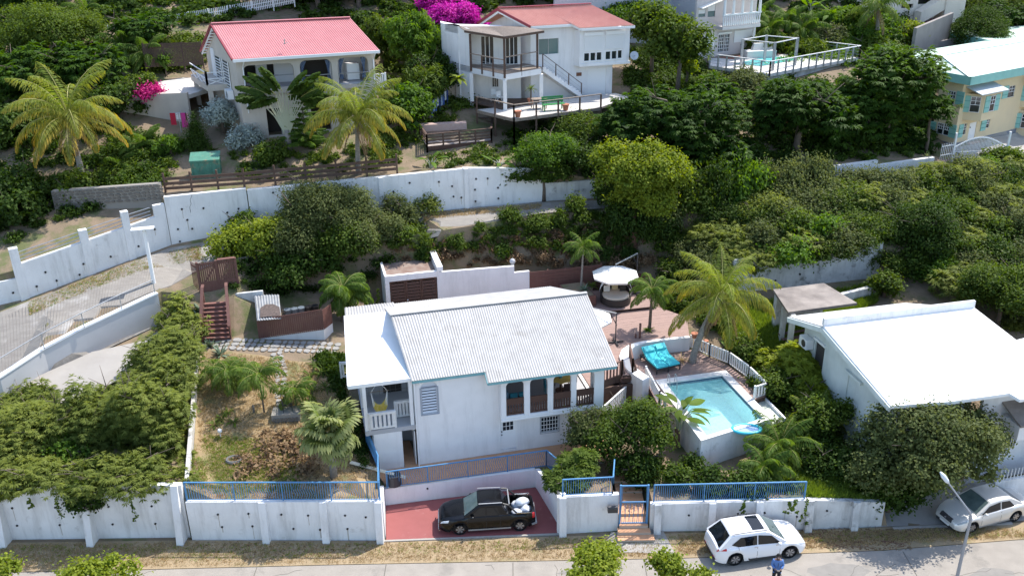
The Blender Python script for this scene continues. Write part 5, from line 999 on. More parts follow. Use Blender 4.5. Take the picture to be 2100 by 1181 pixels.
q=MB();q.fbox(K,w0-.05,w1+.05,fbw-.12,fbw-.003,zfl-.42,zfl-.12);q.build('floor_band',CREAM,hb)
gp=[(fbw+.22,11.4),(8.6,11.6),(8.6,17.35),(4.5,19.6),(fbw+.22,17.85)]
def sideo(x0,x1,y0,y1):b0,z0=K.ona(x0,y1,w0);b1,z1=K.ona(x1,y0,w0);return tuple(sorted((b0,b1)))+tuple(sorted((z0,z1)))
q=MB();q.walla(K,w0,gp,[],.2);q.build('side_wall',CREAM,hb)
q=MB();q.walla(K,w1-.2,gp,[],.2);q.build('side_wall',CREAM,hb)
q=MB();q.fbox(K,w0+.21,w1-.21,fbw+.23,8.4,zfl-.35,zfl-.05);q.build('upper_floor',INTERW,hb)
q=MB();q.wall(K,2.6,rect(w0+.21,w1-.21,zfl-.04,18.2),[rect(w0+1.0,w0+1.9,zfl,zfl+2.2),rect(w0+2.7,w0+3.2,zfl,zfl+2.2),rect(w0+5,w0+7.2,zfl,zfl+2.3)],.1);q.build('rear_wall',mat('white_interior_wall',(.7,.7,.7),.8),hb)
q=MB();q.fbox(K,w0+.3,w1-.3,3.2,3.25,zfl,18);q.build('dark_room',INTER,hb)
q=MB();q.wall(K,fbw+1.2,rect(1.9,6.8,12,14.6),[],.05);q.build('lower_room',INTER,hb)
for(a0,a1,z0,z1)in hz:
 q=MB();q.tube([K.P(a0,fbw+.1,z0+.85),K.P(a1,fbw+.1,z0+.85)],.04,6);q.build('hand_rail',METAL,hb)
STR=mat('blue_striped_curtain',(.03,.07,.16),.9,(.35,.4,.5),14,.3,stretch=(6,6,.1))
for k,(a,h)in enumerate(((hz[1][0]+.15,1),(hz[1][1]-.4,1),(hz[2][0]+.2,1),(hz[2][1]-.5,1))):
 a0,a1,z0,z1=hz[1]if k<2 else hz[2];q=MB();V=[]
 for j in range(7):
  z=z1-.1-(z1-z0-.5)*j/6;w_=.42-.3*math.sin(min(1,j/4)*math.pi/2)+(.15 if j>4 else 0);
  for i in range(5):V.append(K.P(a+w_*i/4+(.25-w_/2 if k%2 else 0),fbw+.3+.05*(i%2),z))
 q.add(V,[(j*5+i,j*5+i+1,j*5+6+i,j*5+5+i)for j in range(6)for i in range(4)]);q.build('curtain',STR,hb)
q=MB();q.fbox(K,hz[2][0]+1.0,hz[2][0]+1.9,1.5,2.0,zfl,zfl+1.2);q.build('white_cabinet',TRIMW,hb)
# side windows, door, balcony
b0,b1,z0,z1=sideo(446,470,130,165)
for k in range(2):
 bb0=b0+(b1-b0)*(.05+.5*(1-k));bb1=bb0+(b1-b0)*.36;q=MB();q.fbox(K,w0-.05,w0-.004,bb0,bb1,z0,z1);wn=q.build('louvre_window',mat('dark_louvre_glass',(.05,.06,.06),.2),hb)
 for j in range(9):zz=z0+(z1-z0)*j/9+.03;q=MB();q.hexa([K.P(w0-x,b,z)for x,z in((.09,zz),(.055,zz+.12))for b,s_ in((bb0,0),(bb1,0),(bb1,0),(bb0,0))][:8])if 0 else q.fbox(K,w0-.09,w0-.052,bb0,bb1,zz,zz+.06);q.build('louvre',RAILW,wn)
 for bx in(bb0-.1,bb1+.02):q=MB();q.fbox(K,w0-.1,w0-.051,bx,bx+.08,z0-.05,z1+.05);q.build('frame',TRIMW,wn)
b0,b1,z0,z1=sideo(424,441,118,183);zb=zfl
q=MB();q.fbox(K,w0-.06,w0-.004,b0+.1,b0+1.0,zb,zb+2.1);q.build('side_door',TRIMW,hb)
q=MB();q.fbox(K,w0-1.5,w0-.003,3.4,8.2,zb-.5,zb-.06);q.build('balcony_slab',CREAM,hb)
for(P0,P1)in((K.P(w0-1.45,3.45,zb-.06),K.P(w0-.1,3.45,zb-.06)),(K.P(w0-1.45,3.45,zb-.06),K.P(w0-1.45,8.1,zb-.06))):
 for z in(.45,.9):q=MB();q.beam((P0[0],P0[1],P0[2]+z),(P1[0],P1[1],P1[2]+z),.06);q.build('balcony_rail',TRIMW,hb)
 n=1 if P1[1]-P0[1]<2 else 3
 for k in range(n):a_,b_=lerp(P0,P1,k/n),lerp(P0,P1,(k+1)/n);q=MB();q.beam(a_,(b_[0],b_[1],b_[2]+.45),.05);q.beam((a_[0],a_[1],a_[2]+.45),b_,.05);q.build('cross_brace',TRIMW,hb)
 q=MB();q.beam(P0,(P0[0],P0[1],P0[2]+1.0),.14);q.build('balcony_post',TRIMW,hb)
q=MB();q.fbox(K,w0-1.4,w0-1.1,3.5,3.8,11.8,zb-.5);q.fbox(K,w0-1.4,w0-1.1,7.7,8.0,11.8,zb-.5);q.build('balcony_column',CREAM,hb)
p=K.P(w0-.45,2.4,zb-.9);root=thing('air_conditioner','white air conditioner below the balcony of the tan house','air conditioner',p);q=MB();q.fbox(K,w0-.45,w0-.05,2.0,2.9,zb-.95,zb-.3);q.build('casing',TRIMW,root);q=MB();q.tube([K.P(w0-.456,2.35,zb-.62),K.P(w0-.47,2.35,zb-.62)],.24,14);q.build('fan_grille',METALD,root)
for px_,a_ in((497,None),(766,None)):aa,_=K.onb(px_,130,fbw-.1);q=MB();q.tube([K.P(aa,-.02,17.8),K.P(aa,fbw-.08,17.3),K.P(aa,fbw-.08,14)],.05,6);q.build('downpipe',TRIMW,hb)
p=Z(584,91,18.75);q=MB();q.beam(p,(p[0],p[1],p[2]+.35),.06);q.beam((p[0]-.1,p[1],p[2]+.02),(p[0]+.2,p[1],p[2]+.1),.06,.04);q.build('roof_vent',METAL,hb)
picket('small white picket gate at the right end of the tan house',[tuple(K.P(w1+.05,1.0,15.0)),tuple(K.P(w1+.9,1.0,15.0))],[6],h=1.1,m=TRIMW,bw=.09)
# sunlit side terrace, tan wall and brown fence left of the tan house
A=Z(252,262,12.2);B=Z(393,258,12.4);root,F,L=planewall('tan_wall','tan retaining wall below the side terrace with hanging bougainvillea',(252,262,12.2),(393,258,12.4),11.3,[(1,14.9),(0,14.7)],CREAM,.3)
q=MB();q.prism([F.P(0,.31,14.4),F.P(L,.31,14.4),F.P(L+2.2,6.5,14.4),F.P(-.5,6.5,14.4)],.3);q.build('terrace_slab',mat('pale_terrace_floor',(.62,.58,.52),.85,(.5,.46,.41),2),root)
def slatfence(label,A,B,z0a,z0b,h,n,m,name='slat_fence',w_=.08,posts=4):
 F,L=FrAB(A,B);root=thing(name,label,'fence',tuple(A))
 for k in range(n):t=(k+.5)/n;u=L*t;z=z0a+(z0b-z0a)*t;q=MB();q.fbox(F,u-w_/2,u+w_/2,0,.025,z+.05,z+h);q.build('slat',m,root)
 for z in(.3,h-.35):q=MB();q.beam(F.P(0,.05,z0a+z),F.P(L,.05,z0b+z),.045,.06);q.build('rail',m,root)
 for k in range(posts):t=k/(posts-1);q=MB();q.beam(F.P(L*t,.08,z0a+(z0b-z0a)*t-.3),F.P(L*t,.08,z0a+(z0b-z0a)*t+h+.03),.09);q.build('post',m,root)
 return root
_p,_q=WY(300,140,76),WY(418,135,78);slatfence('dark brown slatted fence behind the side terrace of the tan house',_p,_q,max(G(_p[0],_p[1]),_p[2]),max(G(_q[0],_q[1]),_q[2]),1.9,44,mat('dark_fence_wood',(.07,.045,.035),.85))
A_,B_=Z(225,78,16.9),Z(470,42,17.8)
slatfence('white picket fence on the stone wall high on the left hillside',A_,B_,17.0,18.1,.95,62,TRIMW,'picket_fence',.07,7)
slatfence('white picket fence continuing to the right behind the red roof',Z(475,41,17.8),Z(606,22,18.3),18.1,18.9,.95,36,TRIMW,'picket_fence',.07,4)
# horizontal plank fence on the long wall, green box
A_,B_=Z(337,396,10.4),Z(500,385,10.5);C_=Z(815,355,10.9)
for(P,Q,lb,n)in((A_,B_,'dark weathered plank fence left part in front of the green box',3),(B_,C_,'long dark weathered plank fence on top of the white roadside wall',5)):
 F,L=FrAB(P,Q);root=thing('plank_fence',lb,'fence',(P[0],P[1]+.3,P[2]))
 for k in range(3):q=MB();q.beam(F.P(0,.35,P[2]+.2+.33*k),F.P(L,.35,Q[2]+.2+.33*k),.04,.2);q.build('plank',WOODB,root)
 for k in range(n+1):q=MB();p=F.P(L*k/n,.4,P[2]+(Q[2]-P[2])*k/n-.4);q.beam(p,(p[0],p[1],p[2]+1.65),.12);q.build('post',WOODB,root)
p=Z(417,372,10.75);F=Fr((p[0],p[1]+.8),10);GM=mat('rusty_green_paint',(.07,.22,.15),.7,(.05,.16,.11),3,stain=((.30,.17,.09),2.2,.56,.7));root=thing('green_box','large rusty green metal box with a slanted lid behind the plank fence','box',(p[0],p[1]+.8,10.6))
q=MB();q.fbox(F,-.95,.95,0,1.1,10.6,11.9);q.build('body',GM,root);q=MB();q.hexa([F.P(-1.0,-.05,11.9),F.P(1.0,-.05,11.9),F.P(1.0,1.15,12.2),F.P(-1.0,1.15,12.2),F.P(-1.0,-.05,12.0),F.P(1.0,-.05,12.0),F.P(1.0,1.15,12.3),F.P(-1.0,1.15,12.3)]);q.build('lid',GM,root)
for k in range(5):q=MB();q.fbox(F,-.9+.42*k,-.84+.42*k,-.04,-.002,10.7,11.85);q.build('rib',GM,root)
# pink laundry rack
p=Z(372,272,12.3);root=thing('laundry_rack','drying rack hung with pink, red and white laundry beside the tan wall','laundry rack',tuple(p));q=MB();q.beam(p,(p[0],p[1],p[2]+1.5),.05);q.tube([(p[0]-.7,p[1],p[2]+1.5),(p[0]+.7,p[1],p[2]+1.5)],.02,5);q.tube([(p[0],p[1]-.6,p[2]+1.45),(p[0],p[1]+.6,p[2]+1.45)],.02,5);q.build('rack',METAL,root)
for k,(dx,w_,h,c)in enumerate(((-.65,.4,.9,(.5,.02,.05)),(-.2,.3,.5,(.75,.7,.7)),(.15,.45,1.1,(.6,.05,.25)),(.5,.2,.6,(.8,.4,.5)))):
 q=MB();q.beam((p[0]+dx,p[1],p[2]+1.48-h/2),(p[0]+dx+w_,p[1],p[2]+1.48-h/2),.02,h);q.build('cloth',mat('cloth_%s'%['red','white','pink','rose'][k],c,.9),root)
# ================================================================ the white house with the orange red roof
A=Z(1088.5,53.5,19);K=FrS(A,15,126)
h2=thing('white_hill_house','white two storey house with orange red roof, balcony pergola and outside stairs','house',(A[0],A[1],13.3))
nL=K.loc(Z(1174,48.7,19));nF=K.loc(Z(1191.7,57.4,18.75));eR=K.loc(Z(1301.7,51.6,18.75));rl=K.loc(Z(1021,18,20.1));rr=K.loc(Z(1212,9.3,20.1));bl=K.loc(Z(980,47,18.6))
q=MB();q.corr(K.P(0,0,19),K.P(nL[0],nL[1],19),K.P(rl[0]+nL[0],rl[1],20.1),K.P(*rl,20.1),.22,.03);q.corr(K.P(nF[0]-.15,nF[1],18.75),K.P(*eR,18.75),K.P(*rr,20.1),K.P(rl[0]+nL[0],rl[1],20.1),.22,.03);q.build('front_roof_slope',ROOFR2,h2)
q=MB();q.corr(K.P(*bl,18.6),K.P(eR[0],bl[1],18.6),K.P(*rr,20.09),K.P(*rl,20.09),.22,.03);q.build('rear_roof_slope',ROOFR2,h2)
q=MB();q.beam(K.P(-.05,0,18.94),K.P(rl[0]-.05,rl[1],20.04),.07,.2);q.beam(K.P(rl[0]-.05,rl[1],20.04),K.P(bl[0]-.05,bl[1],18.54),.07,.2);q.beam(K.P(*rl,20.17),K.P(*rr,20.17),.25,.05);q.build('roof_flashing',DRED,h2)
q=MB();q.beam(K.P(0,-.03,18.86),K.P(nL[0],nL[1]-.03,18.86),.08,.18);q.beam(K.P(nF[0],nF[1]-.03,18.6),K.P(eR[0],eR[1]-.03,18.6),.08,.18);q.beam(K.P(nL[0],nL[1],18.86),K.P(nF[0],nF[1],18.6),.08,.18);q.beam(K.P(.03,.05,18.75),K.P(rl[0]+.05,rl[1],19.85),.06,.16);q.beam(K.P(rl[0]+.05,rl[1],19.85),K.P(bl[0]+.05,bl[1],18.35),.06,.16);q.build('fascia',TRIMW,h2)
fb_=.35
def o2(x0,x1,yb,yt,b=fb_):a0,z0=K.onb(x0,yb,b);a1,z1=K.onb(x1,yt,b);_,z1=K.onb((x0+x1)/2,yt,b);return a0,a1,z0,z1
win=o2(1105,1146,113,80);aR0,_=K.onb(1175,100,fb_)
q=MB();q.wall(K,fb_,[(.2,12.8),(aR0+.3,12.8),(aR0+.3,18.8),(.2,18.8)],[rect(*win)],.2);q.build('front_wall',WHITE,h2)
q=MB();q.fbox(K,win[0],win[1],fb_+.1,fb_+.14,win[2],win[3]);wn=q.build('green_glass_window',GLASSG,h2);q=MB();q.fbox(K,(win[0]+win[1])/2-.02,(win[0]+win[1])/2+.02,fb_+.06,fb_+.098,win[2],win[3]);q.build('mullion',METAL,wn)
q=MB();q.walla(K,.2,[(fb_+.2,12.8),(bl[1]-.3,12.8),(bl[1]-.3,18.5),(rl[1],19.9),(fb_+.2,18.85)],[],.2);q.build('gable_wall',WHITE,h2)
# right projecting block, upper part cantilevered
rb=nF[1]+.35;aL,_=K.onb(1195,100,rb);aR,_=K.onb(1291,95,rb);zu=K.onb(1195,137,rb)[1]
tops=[o2(x0,x1,yb,yt,rb)for x0,x1,yb,yt in((1198,1209,126,110),(1211,1221.5,125,109),(1223.5,1234,124,108),(1242,1252.5,122.5,106.5),(1254.5,1265,121.5,105.5),(1267,1276,120,104))]
q=MB();q.wall(K,rb,[(aL-.25,zu),(aR,zu),(aR,18.55),(aL-.25,18.55)],[rect(*t)for t in tops],.2);q.build('bay_wall',WHITE,h2)
for t in tops:
 q=MB();q.fbox(K,t[0],t[1],rb+.08,rb+.11,t[2],t[3]);pw=q.build('window_pane',GLASS,h2);q=MB();q.fbox(K,t[0]-.03,t[1]+.03,rb-.05,rb-.003,t[2]-.08,t[2]-.02);q.build('sill',TRIMW,pw)
for x0,x1 in((1197,1236),(1240,1281)):
 a0,a1,z0,z1=o2(x0,x1,107 if x0<1200 else 103,66 if x0<1200 else 63,rb)
 sr=MB();sr.fbox(K,a0,a1,rb-.14,rb-.003,z1-.28,z1);rs=sr.build('roller_shutter_box',TRIMW,h2)
 n=16
 for k in range(n):z=z0+.05+(z1-.3-z0-.05)*k/n;q=MB();q.fbox(K,a0+.03,a1-.03,rb-.05-.006*(k%2),rb-.004,z,z+(z1-.35-z0)/n-.01);q.build('shutter_slat',TRIMW,rs)
q=MB();q.fbox(K,aL-.3,aR+.05,rb-.08,rb-.004,zu,zu+.2);q.build('bay_ledge',WHITE,h2)
q=MB();q.fbox(K,aL-.25,aR,rb+.201,5.4,zu+.01,zu+.2);q.walla(K,aL-.25,rect(rb+.2,fb_,zu+.21,18.5),[],.2);q.walla(K,aR-.2,[(rb+.2,zu+.21),(5.4,zu+.21),(5.4,18.4),(rb+.2,18.5)],[],.2);q.build('bay_side',WHITE,h2)
gd=o2(1205,1244,196,141,fb_+.1);q=MB();q.wall(K,fb_+.1,rect(aR0-.2,aR-.8,12.8,zu),[rect(gd[0],gd[1],13.0,gd[3])],.2);q.build('lower_wall',WHITE,h2)
q=MB();q.walla(K,aR-.85,rect(fb_+.3,5.4,12.8,zu),[],.2);q.build('lower_side',WHITE,h2)
q=MB();q.fbox(K,gd[0],gd[1],fb_+.2,fb_+.25,13.0,gd[3]);q.build('garage_door',TRIMW,h2)
q=MB();sg=o2(1177,1192,157,149.5,fb_+.09);q.fbox(K,sg[0],sg[1],fb_+.04,fb_+.095,sg[2],sg[3]);q.build('wall_plaque',mat('brown_plaque',(.16,.06,.03),.6),h2)
p=K.P(aR+.25,rb-.2,0);zz=K.onb(1287,116,rb-.2)[1];root=thing('satellite_dish','small grey satellite dish at the corner of the white hill house','satellite dish',(p[0],p[1],zz-.3));q=MB();c=Vector((p[0],p[1],zz));d=Vector((.1,-.9,.35)).normalized();q.tube([c,c+d*.04,c+d*.14],[.05,.22,.34],14);q.build('dish',METAL,root);q=MB();q.beam(c,c+d*.45+Vector((0,0,-.1)),.03);q.beam(c,c-d*.3,.05);q.build('feed_arm',METALD,root)
# left block with flat top, balcony, pergola
zS=HT(K.P(0,0,0),1033,150)
bA=Z(966,139,16.0);bB=Z(1035,153.5,16.0);bC=Z(1110,141,16.0)
def seg(P,Q,f):return lerp(P,Q,f)
back1=np.array(bA)+np.array([*(K.b*3.6),0]);bl2=Z(946,130,16.0)
q=MB();q.prism([tuple(bA),tuple(bB),tuple(bC),K.P(.25,fb_,16.0),(back1[0]+3.0,back1[1],16.0),tuple(back1)],-.42);q.build('balcony_slab',WHITE,h2)
q=MB();q.prism([(p[0],p[1],16.003)for p in(bA,bB,bC,K.P(.25,fb_,0),(back1[0]+3.0,back1[1],0),back1)],.04);q.build('balcony_floor',WOODG,h2)
# walls behind the balcony: the left block (box) with glass doors
P0=np.array(Z(963,144,16.0));P1=np.array(Z(941,136,16.0));
F,L=FrAB(bA,(bA[0]+3.2,bA[1]+1.2));zT=HT(bA,963,60)
wx=[tuple(np.array(bA[:2])+K.b*1.5),tuple(np.array(bC[:2])+K.b*1.6+np.array([-.6,.3]))]
F,L=FrAB(wx[0],wx[1]);dr_=[]
for x0,x1 in((987,1013),(1037,1062)):
 a0,z0=F.onb(x0,128,0);a1,_=F.onb(x1,128,0);dr_.append((a0,a1))
q=MB();q.wall(F,0,rect(-.1,L,13,zT),[rect(a0,a1,16.06,18.15)for a0,a1 in dr_],.15);q.build('balcony_rear_wall',WHITE,h2)
for a0,a1 in dr_:
 q=MB();q.fbox(F,a0,a1,.08,.1,16.06,18.15);gl=q.build('glass_door',GLASS,h2)
 for k in range(4):q=MB();u=a0+(a1-a0)*k/3;q.fbox(F,u-.03,u+.03,.03,.078,16.06,18.15);q.build('door_frame',TRIMW,gl)
Pm=np.array(bA[:2]);e_=np.array(Z(941,128,16.0)[:2])
q=MB();o_=[(*Pm,12.5),(*(Pm+(np.array(wx[0])-Pm)),12.5),(*(np.array(wx[0])+K.b*2.6),12.5),(*(e_+K.b*2.5),12.5),(*e_,12.5)];q.prism([tuple(p)for p in o_],zT-12.5);q.build('left_block',WHITE,h2)
q=MB();q.prism([(*wx[0],zT-.55),(*(np.array(wx[1])-np.array([.8,.3])),zT-.55),(*(np.array(wx[1])+K.b*1.5-np.array([.8,.3])),zT-.55),(*(np.array(wx[0])+K.b*2),zT-.55)],.55);q.build('flat_block_roof',WHITE,h2)
bw=o2(950,961,172,148,-1.2)
for P,x_,yt in((bA,967,70),(bB,1035,78),(bC,1101,70)):
 q=MB();P_=np.array(P)if P is not bC else np.array(P)-np.array([.3,-.05,0]);q.beam((P_[0],P_[1]-.04,15.75),(P_[0],P_[1]-.04,HT(P_,x_,yt)),.17);q.build('pergola_post',WOODB,h2)
for P,Q,n in((bA,bB,3),(bB,np.array(bC)-np.array([.3,-.05,0]),2)):
 zr=HT(P,966 if P is bA else 1035,110 if P is bA else 118);q=MB();q.beam((P[0],P[1]-.05,zr),(Q[0],Q[1]-.05,zr),.12,.06);q.build('balcony_top_rail',WOODG,h2)
 for k in range(1,n):p=lerp(P,Q,k/n);q=MB();q.beam((p[0],p[1]-.06,15.7),(p[0],p[1]-.06,zr),.12);q.build('balcony_post',WOODB,h2)
 for z in(16.35,16.65):q=MB();q.tube([(P[0],P[1]-.04,z),(Q[0],Q[1]-.04,z)],.014,4);q.build('cable',METAL,h2)
zP=HT(bB,1035,76);pf=[np.array(bA[:2])+np.array([-.4,-.1]),np.array(bB[:2])+np.array([0,-.35]),np.array(bC[:2])+np.array([.2,0]),np.array(wx[1])+np.array([0,.0]),np.array(wx[0])]
for k in range(22):
 t=k/21;A_=lerp(pf[0],pf[4],t);n_=1;B_=lerp(pf[2],pf[3],t);M_=lerp(pf[1],lerp(pf[4],pf[3],.5),t)
 q=MB();q.beam((*A_,zP+.08+.004*k),(*M_,zP+.08+.004*k),.11,.03);q.beam((*M_,zP+.08+.004*k),(*B_,zP+.08+.004*k),.11,.03);q.build('pergola_slat',WOODG,h2)
for A_,B_ in((pf[0],pf[1]),(pf[1],pf[2])):q=MB();q.beam((*A_,zP-.02),(*B_,zP-.02),.1,.14);q.build('pergola_beam',WOODB,h2)
for P,x_,yb in((bA,967,197),(bB,1037,228),(bC,1108,206)):
 q=MB();q.beam((P[0],P[1]+.1,12.6),(P[0],P[1]+.1,15.57),.28);q.build('column',WHITE,h2)
q=MB();q.prism([(bA[0]-.5,bA[1]+.4,13.3),(bB[0]-.3,bB[1]+.2,13.3),(bC[0]+.1,bC[1]+.4,13.3),(wx[1][0]+1,wx[1][1],13.3),(wx[0][0],wx[0][1],13.3)],.08);q.build('lower_floor',WOODB,h2)
q=MB();a0,z0=F.onb(1010,178,-.02);a1,z1=F.onb(1022,157,-.02);q.fbox(F,a0,a1,-.06,-.003,z0,z1);lwn=q.build('barred_window',GLASS,h2);q=MB();[q.fbox(F,a0+(a1-a0)*k/3-.01,a0+(a1-a0)*k/3+.01,-.09,-.064,z0,z1)for k in range(4)];q.build('bars',TRIMW,lwn)
q=MB();p=Z(980,132,16.05);q.cyl((p[0]+.2,p[1]+.2,16.05),.2,.55,10);tag(q.build('orange_barrel',mat('orange_plastic',(.8,.28,.02),.5)),'orange plastic barrel on the hill house balcony','barrel')
# outside stairs
s0,z0=K.onb(1113,138,fb_-.9);s1,z1=K.onb(1192,200,fb_-.9);q=MB();q.wall(K,fb_-.95,[(s0,z0-.35),(s1,13.3),(s1,13.6),(s0,z0)],[],.9);q.build('stair_flight',WHITE,h2)
for k in range(13):t=k/13;q=MB();a=s0+(s1-s0)*t;z=z0+(13.6-z0)*(t+.5/13);q.fbox(K,a,a+(s1-s0)/13,fb_-.93,fb_-.07,z-.12,z+.09);q.build('stair_tread',WHITE,h2)
q=MB();q.beam(K.P(s0,fb_-.9,z0+1.0),K.P(s1,fb_-.9,14.45),.06,.05);q.build('stair_rail',WOODB,h2)
for k in range(4):t=k/3;q=MB();z=z0+(13.5-z0)*t;q.beam(K.P(s0+(s1-s0)*t,fb_-.9,z),K.P(s0+(s1-s0)*t,fb_-.9,z+1.0),.08);q.build('stair_post',WOODB,h2)
for z in(.35,.65):q=MB();q.tube([K.P(s0,fb_-.9,z0+z),K.P(s1,fb_-.9,13.45+z)],.012,4);q.build('cable',METAL,h2)
# front deck of the hill house
dk=[Z(978,226,13.3),Z(1054,244,13.3),Z(1232,221,13.3),Z(1290,200,13.3),Z(1262,192,13.3),Z(1100,212,13.3)]
droot=thing('hill_deck','sunlit raised deck on tall posts in front of the white hill house','deck',tuple(dk[0]))
q=MB();q.prism([tuple(p)for p in dk],-.12);q.build('deck_frame',WOODG,droot)
PD=mat('pale_deck_board',(.60,.56,.51),.8,(.48,.44,.4),2)
boards('deck_board',droot,[tuple(p[:2])for p in(dk[0],dk[1],dk[2],dk[4],dk[5])],Fr((0,0),15),.22,.015,13.33,.028,PD,seed=31)
boards('deck_board',droot,[tuple(p[:2])for p in(dk[2],dk[3],dk[4])],Fr((0,0),15),.22,.015,13.33,.028,PD,seed=32)
for P,Q,n in((dk[0],dk[1],2),(dk[1],dk[2],4)):
 q=MB();q.beam((P[0],P[1],14.32),(Q[0],Q[1],14.32),.14,.06);q.build('top_rail',WOODG,droot)
 q=MB();q.beam((P[0],P[1]-.03,13.2),(Q[0],Q[1]-.03,13.2),.06,.22);q.build('edge_beam',WOODG,droot)
 for k in range(n+1):p=lerp(P,Q,k/n);q=MB();q.beam((p[0],p[1],G(p[0],p[1])-.2),(p[0],p[1],14.3),.13);q.build('post',WOODB,droot)
P,Q=dk[1],dk[2];F,L=FrAB(P,Q)
for k in range(9):q=MB();q.fbox(F,L*.55,L*1.02,.2,.23,11.0+.25*k,11.2+.25*k);q.build('skirt_board',WOODG,droot)
root=thing('picnic_bench','green wooden bench and table on the sunlit hill deck','bench',tuple(Z(1135,226,13.35)));p=Z(1135,226,13.36);F=Fr(p,15);GB=mat('green_bench_paint',(.03,.22,.06),.6)
for k in range(3):q=MB();q.fbox(F,-.85,.85,-.25+.17*k,-.1+.17*k,13.8,13.84);q.build('seat_slat',GB,root)
for k in range(3):q=MB();q.fbox(F,-.85,.85,.3,.33,13.9+.16*k,14.03+.16*k);q.build('back_slat',GB,root)
for s in(-.75,.75):
 for b in(-.2,.28):q=MB();q.fbox(F,s-.04,s+.04,b-.03,b+.03,13.36,14.35 if b>0 else 13.8);q.build('leg',GB,root)
p=Z(1105,222,13.36);q=MB();F=Fr((p[0],p[1]),15);root=thing('table','plain wooden table left of the green bench on the hill deck','table',tuple(p));q=MB();q.fbox(F,-.6,.6,-.35,.35,14.05,14.1);q.build('tabletop',WOODG,root)
for s in(-.5,.5):
 for b in(-.28,.28):q=MB();q.fbox(F,s-.03,s+.03,b-.03,b+.03,13.36,14.05);q.build('leg',WOODG,root)
for i,(x,y,lb)in enumerate(((1088,214,'brown pot with a spiky plant beneath the balcony column'),(1160,226,'small brown pot at the deck rail right of the green bench'),(1062,240,'grey pot at the corner of the hill deck'))):pot(lb,Z(x,y,13.36),.25,.45)
for i,(x,y)in enumerate(((1012,206),(1025,210))):
 p=Z(x,y,13.42);F=Fr(p,30*i);root=thing('folding_chair',['white folding chair under the balcony, left one','white folding chair under the balcony, right one'][i],'chair',tuple(p));q=MB();q.fbox(F,-.2,.2,-.2,.2,13.82,13.85);q.build('seat',TRIMW,root);q=MB();q.fbox(F,-.2,.2,.2,.23,13.86,14.25);q.build('backrest',TRIMW,root)
 for s in(-.18,.18):q=MB();q.beam(F.P(s,-.2,13.38),F.P(s,.2,13.83),.03);q.beam(F.P(s,.2,13.38),F.P(s,-.2,13.83),.03);q.build('leg',TRIMW,root)
# lower dark deck
ld=[Z(876,301,11.6),Z(1008,288,11.6),Z(1010,268,11.6),Z(952,262,11.6),Z(858,272,11.6)];lr=thing('dark_deck','dark brown timber deck with slatted balustrade above the white wall','deck',tuple(ld[0]))
q=MB();q.prism([tuple(p)for p in ld],-.1);q.build('deck_frame',WOODD,lr);boards('deck_board',lr,[tuple(p[:2])for p in ld],Fr((0,0),14),.2,.015,11.62,.018,mat('pale_grey_board',(.42,.36,.32),.85,(.3,.25,.22),3),seed=41)  # boards in a paler grey brown than the deck frame
for(P,Q,n)in((ld[0],ld[1],4),(ld[1],ld[2],1),(ld[2],ld[3],2),(ld[0],ld[4],2)):
 for z in(.2,.42,.64):q=MB();q.beam((P[0],P[1],11.6+z),(Q[0],Q[1],11.6+z),.03,.1);q.build('rail_board',WOODR if 0 else WOODB,lr)
 q=MB();q.beam((P[0],P[1],12.5),(Q[0],Q[1],12.5),.14,.05);q.build('top_rail',WOODB,lr)
 for k in range(n+1):p=lerp(P,Q,k/n);q=MB();q.beam((p[0],p[1],G(p[0],p[1])-.2),(p[0],p[1],12.5),.12);q.build('post',WOODB,lr)
q=MB();q.beam((ld[0][0],ld[0][1]-.03,11.45),(ld[1][0],ld[1][1]-.03,11.45),.06,.25);q.build('edge_beam',WOODD,lr)
A_,B_=Z(884,262,12.0),Z(935,205,13.2);root=thing('washing_line','washing line with blue and white towels above the dark deck','washing line',tuple(A_))
q=MB();q.beam(A_,(A_[0],A_[1],14.0),.07);q.beam(B_,(B_[0],B_[1],14.6),.07);q.build('post',WOODG,root);q=MB();q.tube([(A_[0],A_[1],13.9),(B_[0],B_[1],14.5)],.012,4);q.build('line',METAL,root)
for k in range(9):t=.04+k*.075;P,Q=lerp((A_[0],A_[1],13.9),(B_[0],B_[1],14.5),t),lerp((A_[0],A_[1],13.9),(B_[0],B_[1],14.5),t+.06);q=MB();h=[1.2,.9,1.0,.7][k%4];q.hexa([(P[0],P[1]-.01,P[2]-h),(Q[0],Q[1]-.01,Q[2]-h),(Q[0],Q[1]+.01,Q[2]-h),(P[0],P[1]+.01,P[2]-h),(P[0],P[1]-.01,P[2]),(Q[0],Q[1]-.01,Q[2]),(Q[0],Q[1]+.01,Q[2]),(P[0],P[1]+.01,P[2])]);q.build('towel',mat(['navy_towel','pale_blue_towel','blue_towel','white_towel'][k%4],[(.03,.06,.2),(.3,.4,.55),(.06,.12,.35),(.6,.62,.65)][k%4],.95),root)
for k in range(5):
 p=Z(905,255+4*k,12.6-.2*k);F=Fr(p,8)
 if k==0:root=thing('stone_stairs','pale stone garden steps behind the washing line','stairs',tuple(Z(905,272,11.7)))
 q=MB();q.fbox(F,-1.6,1.9,0,.6,p[2]-.5,p[2]);q.build('step',PINKS,root)
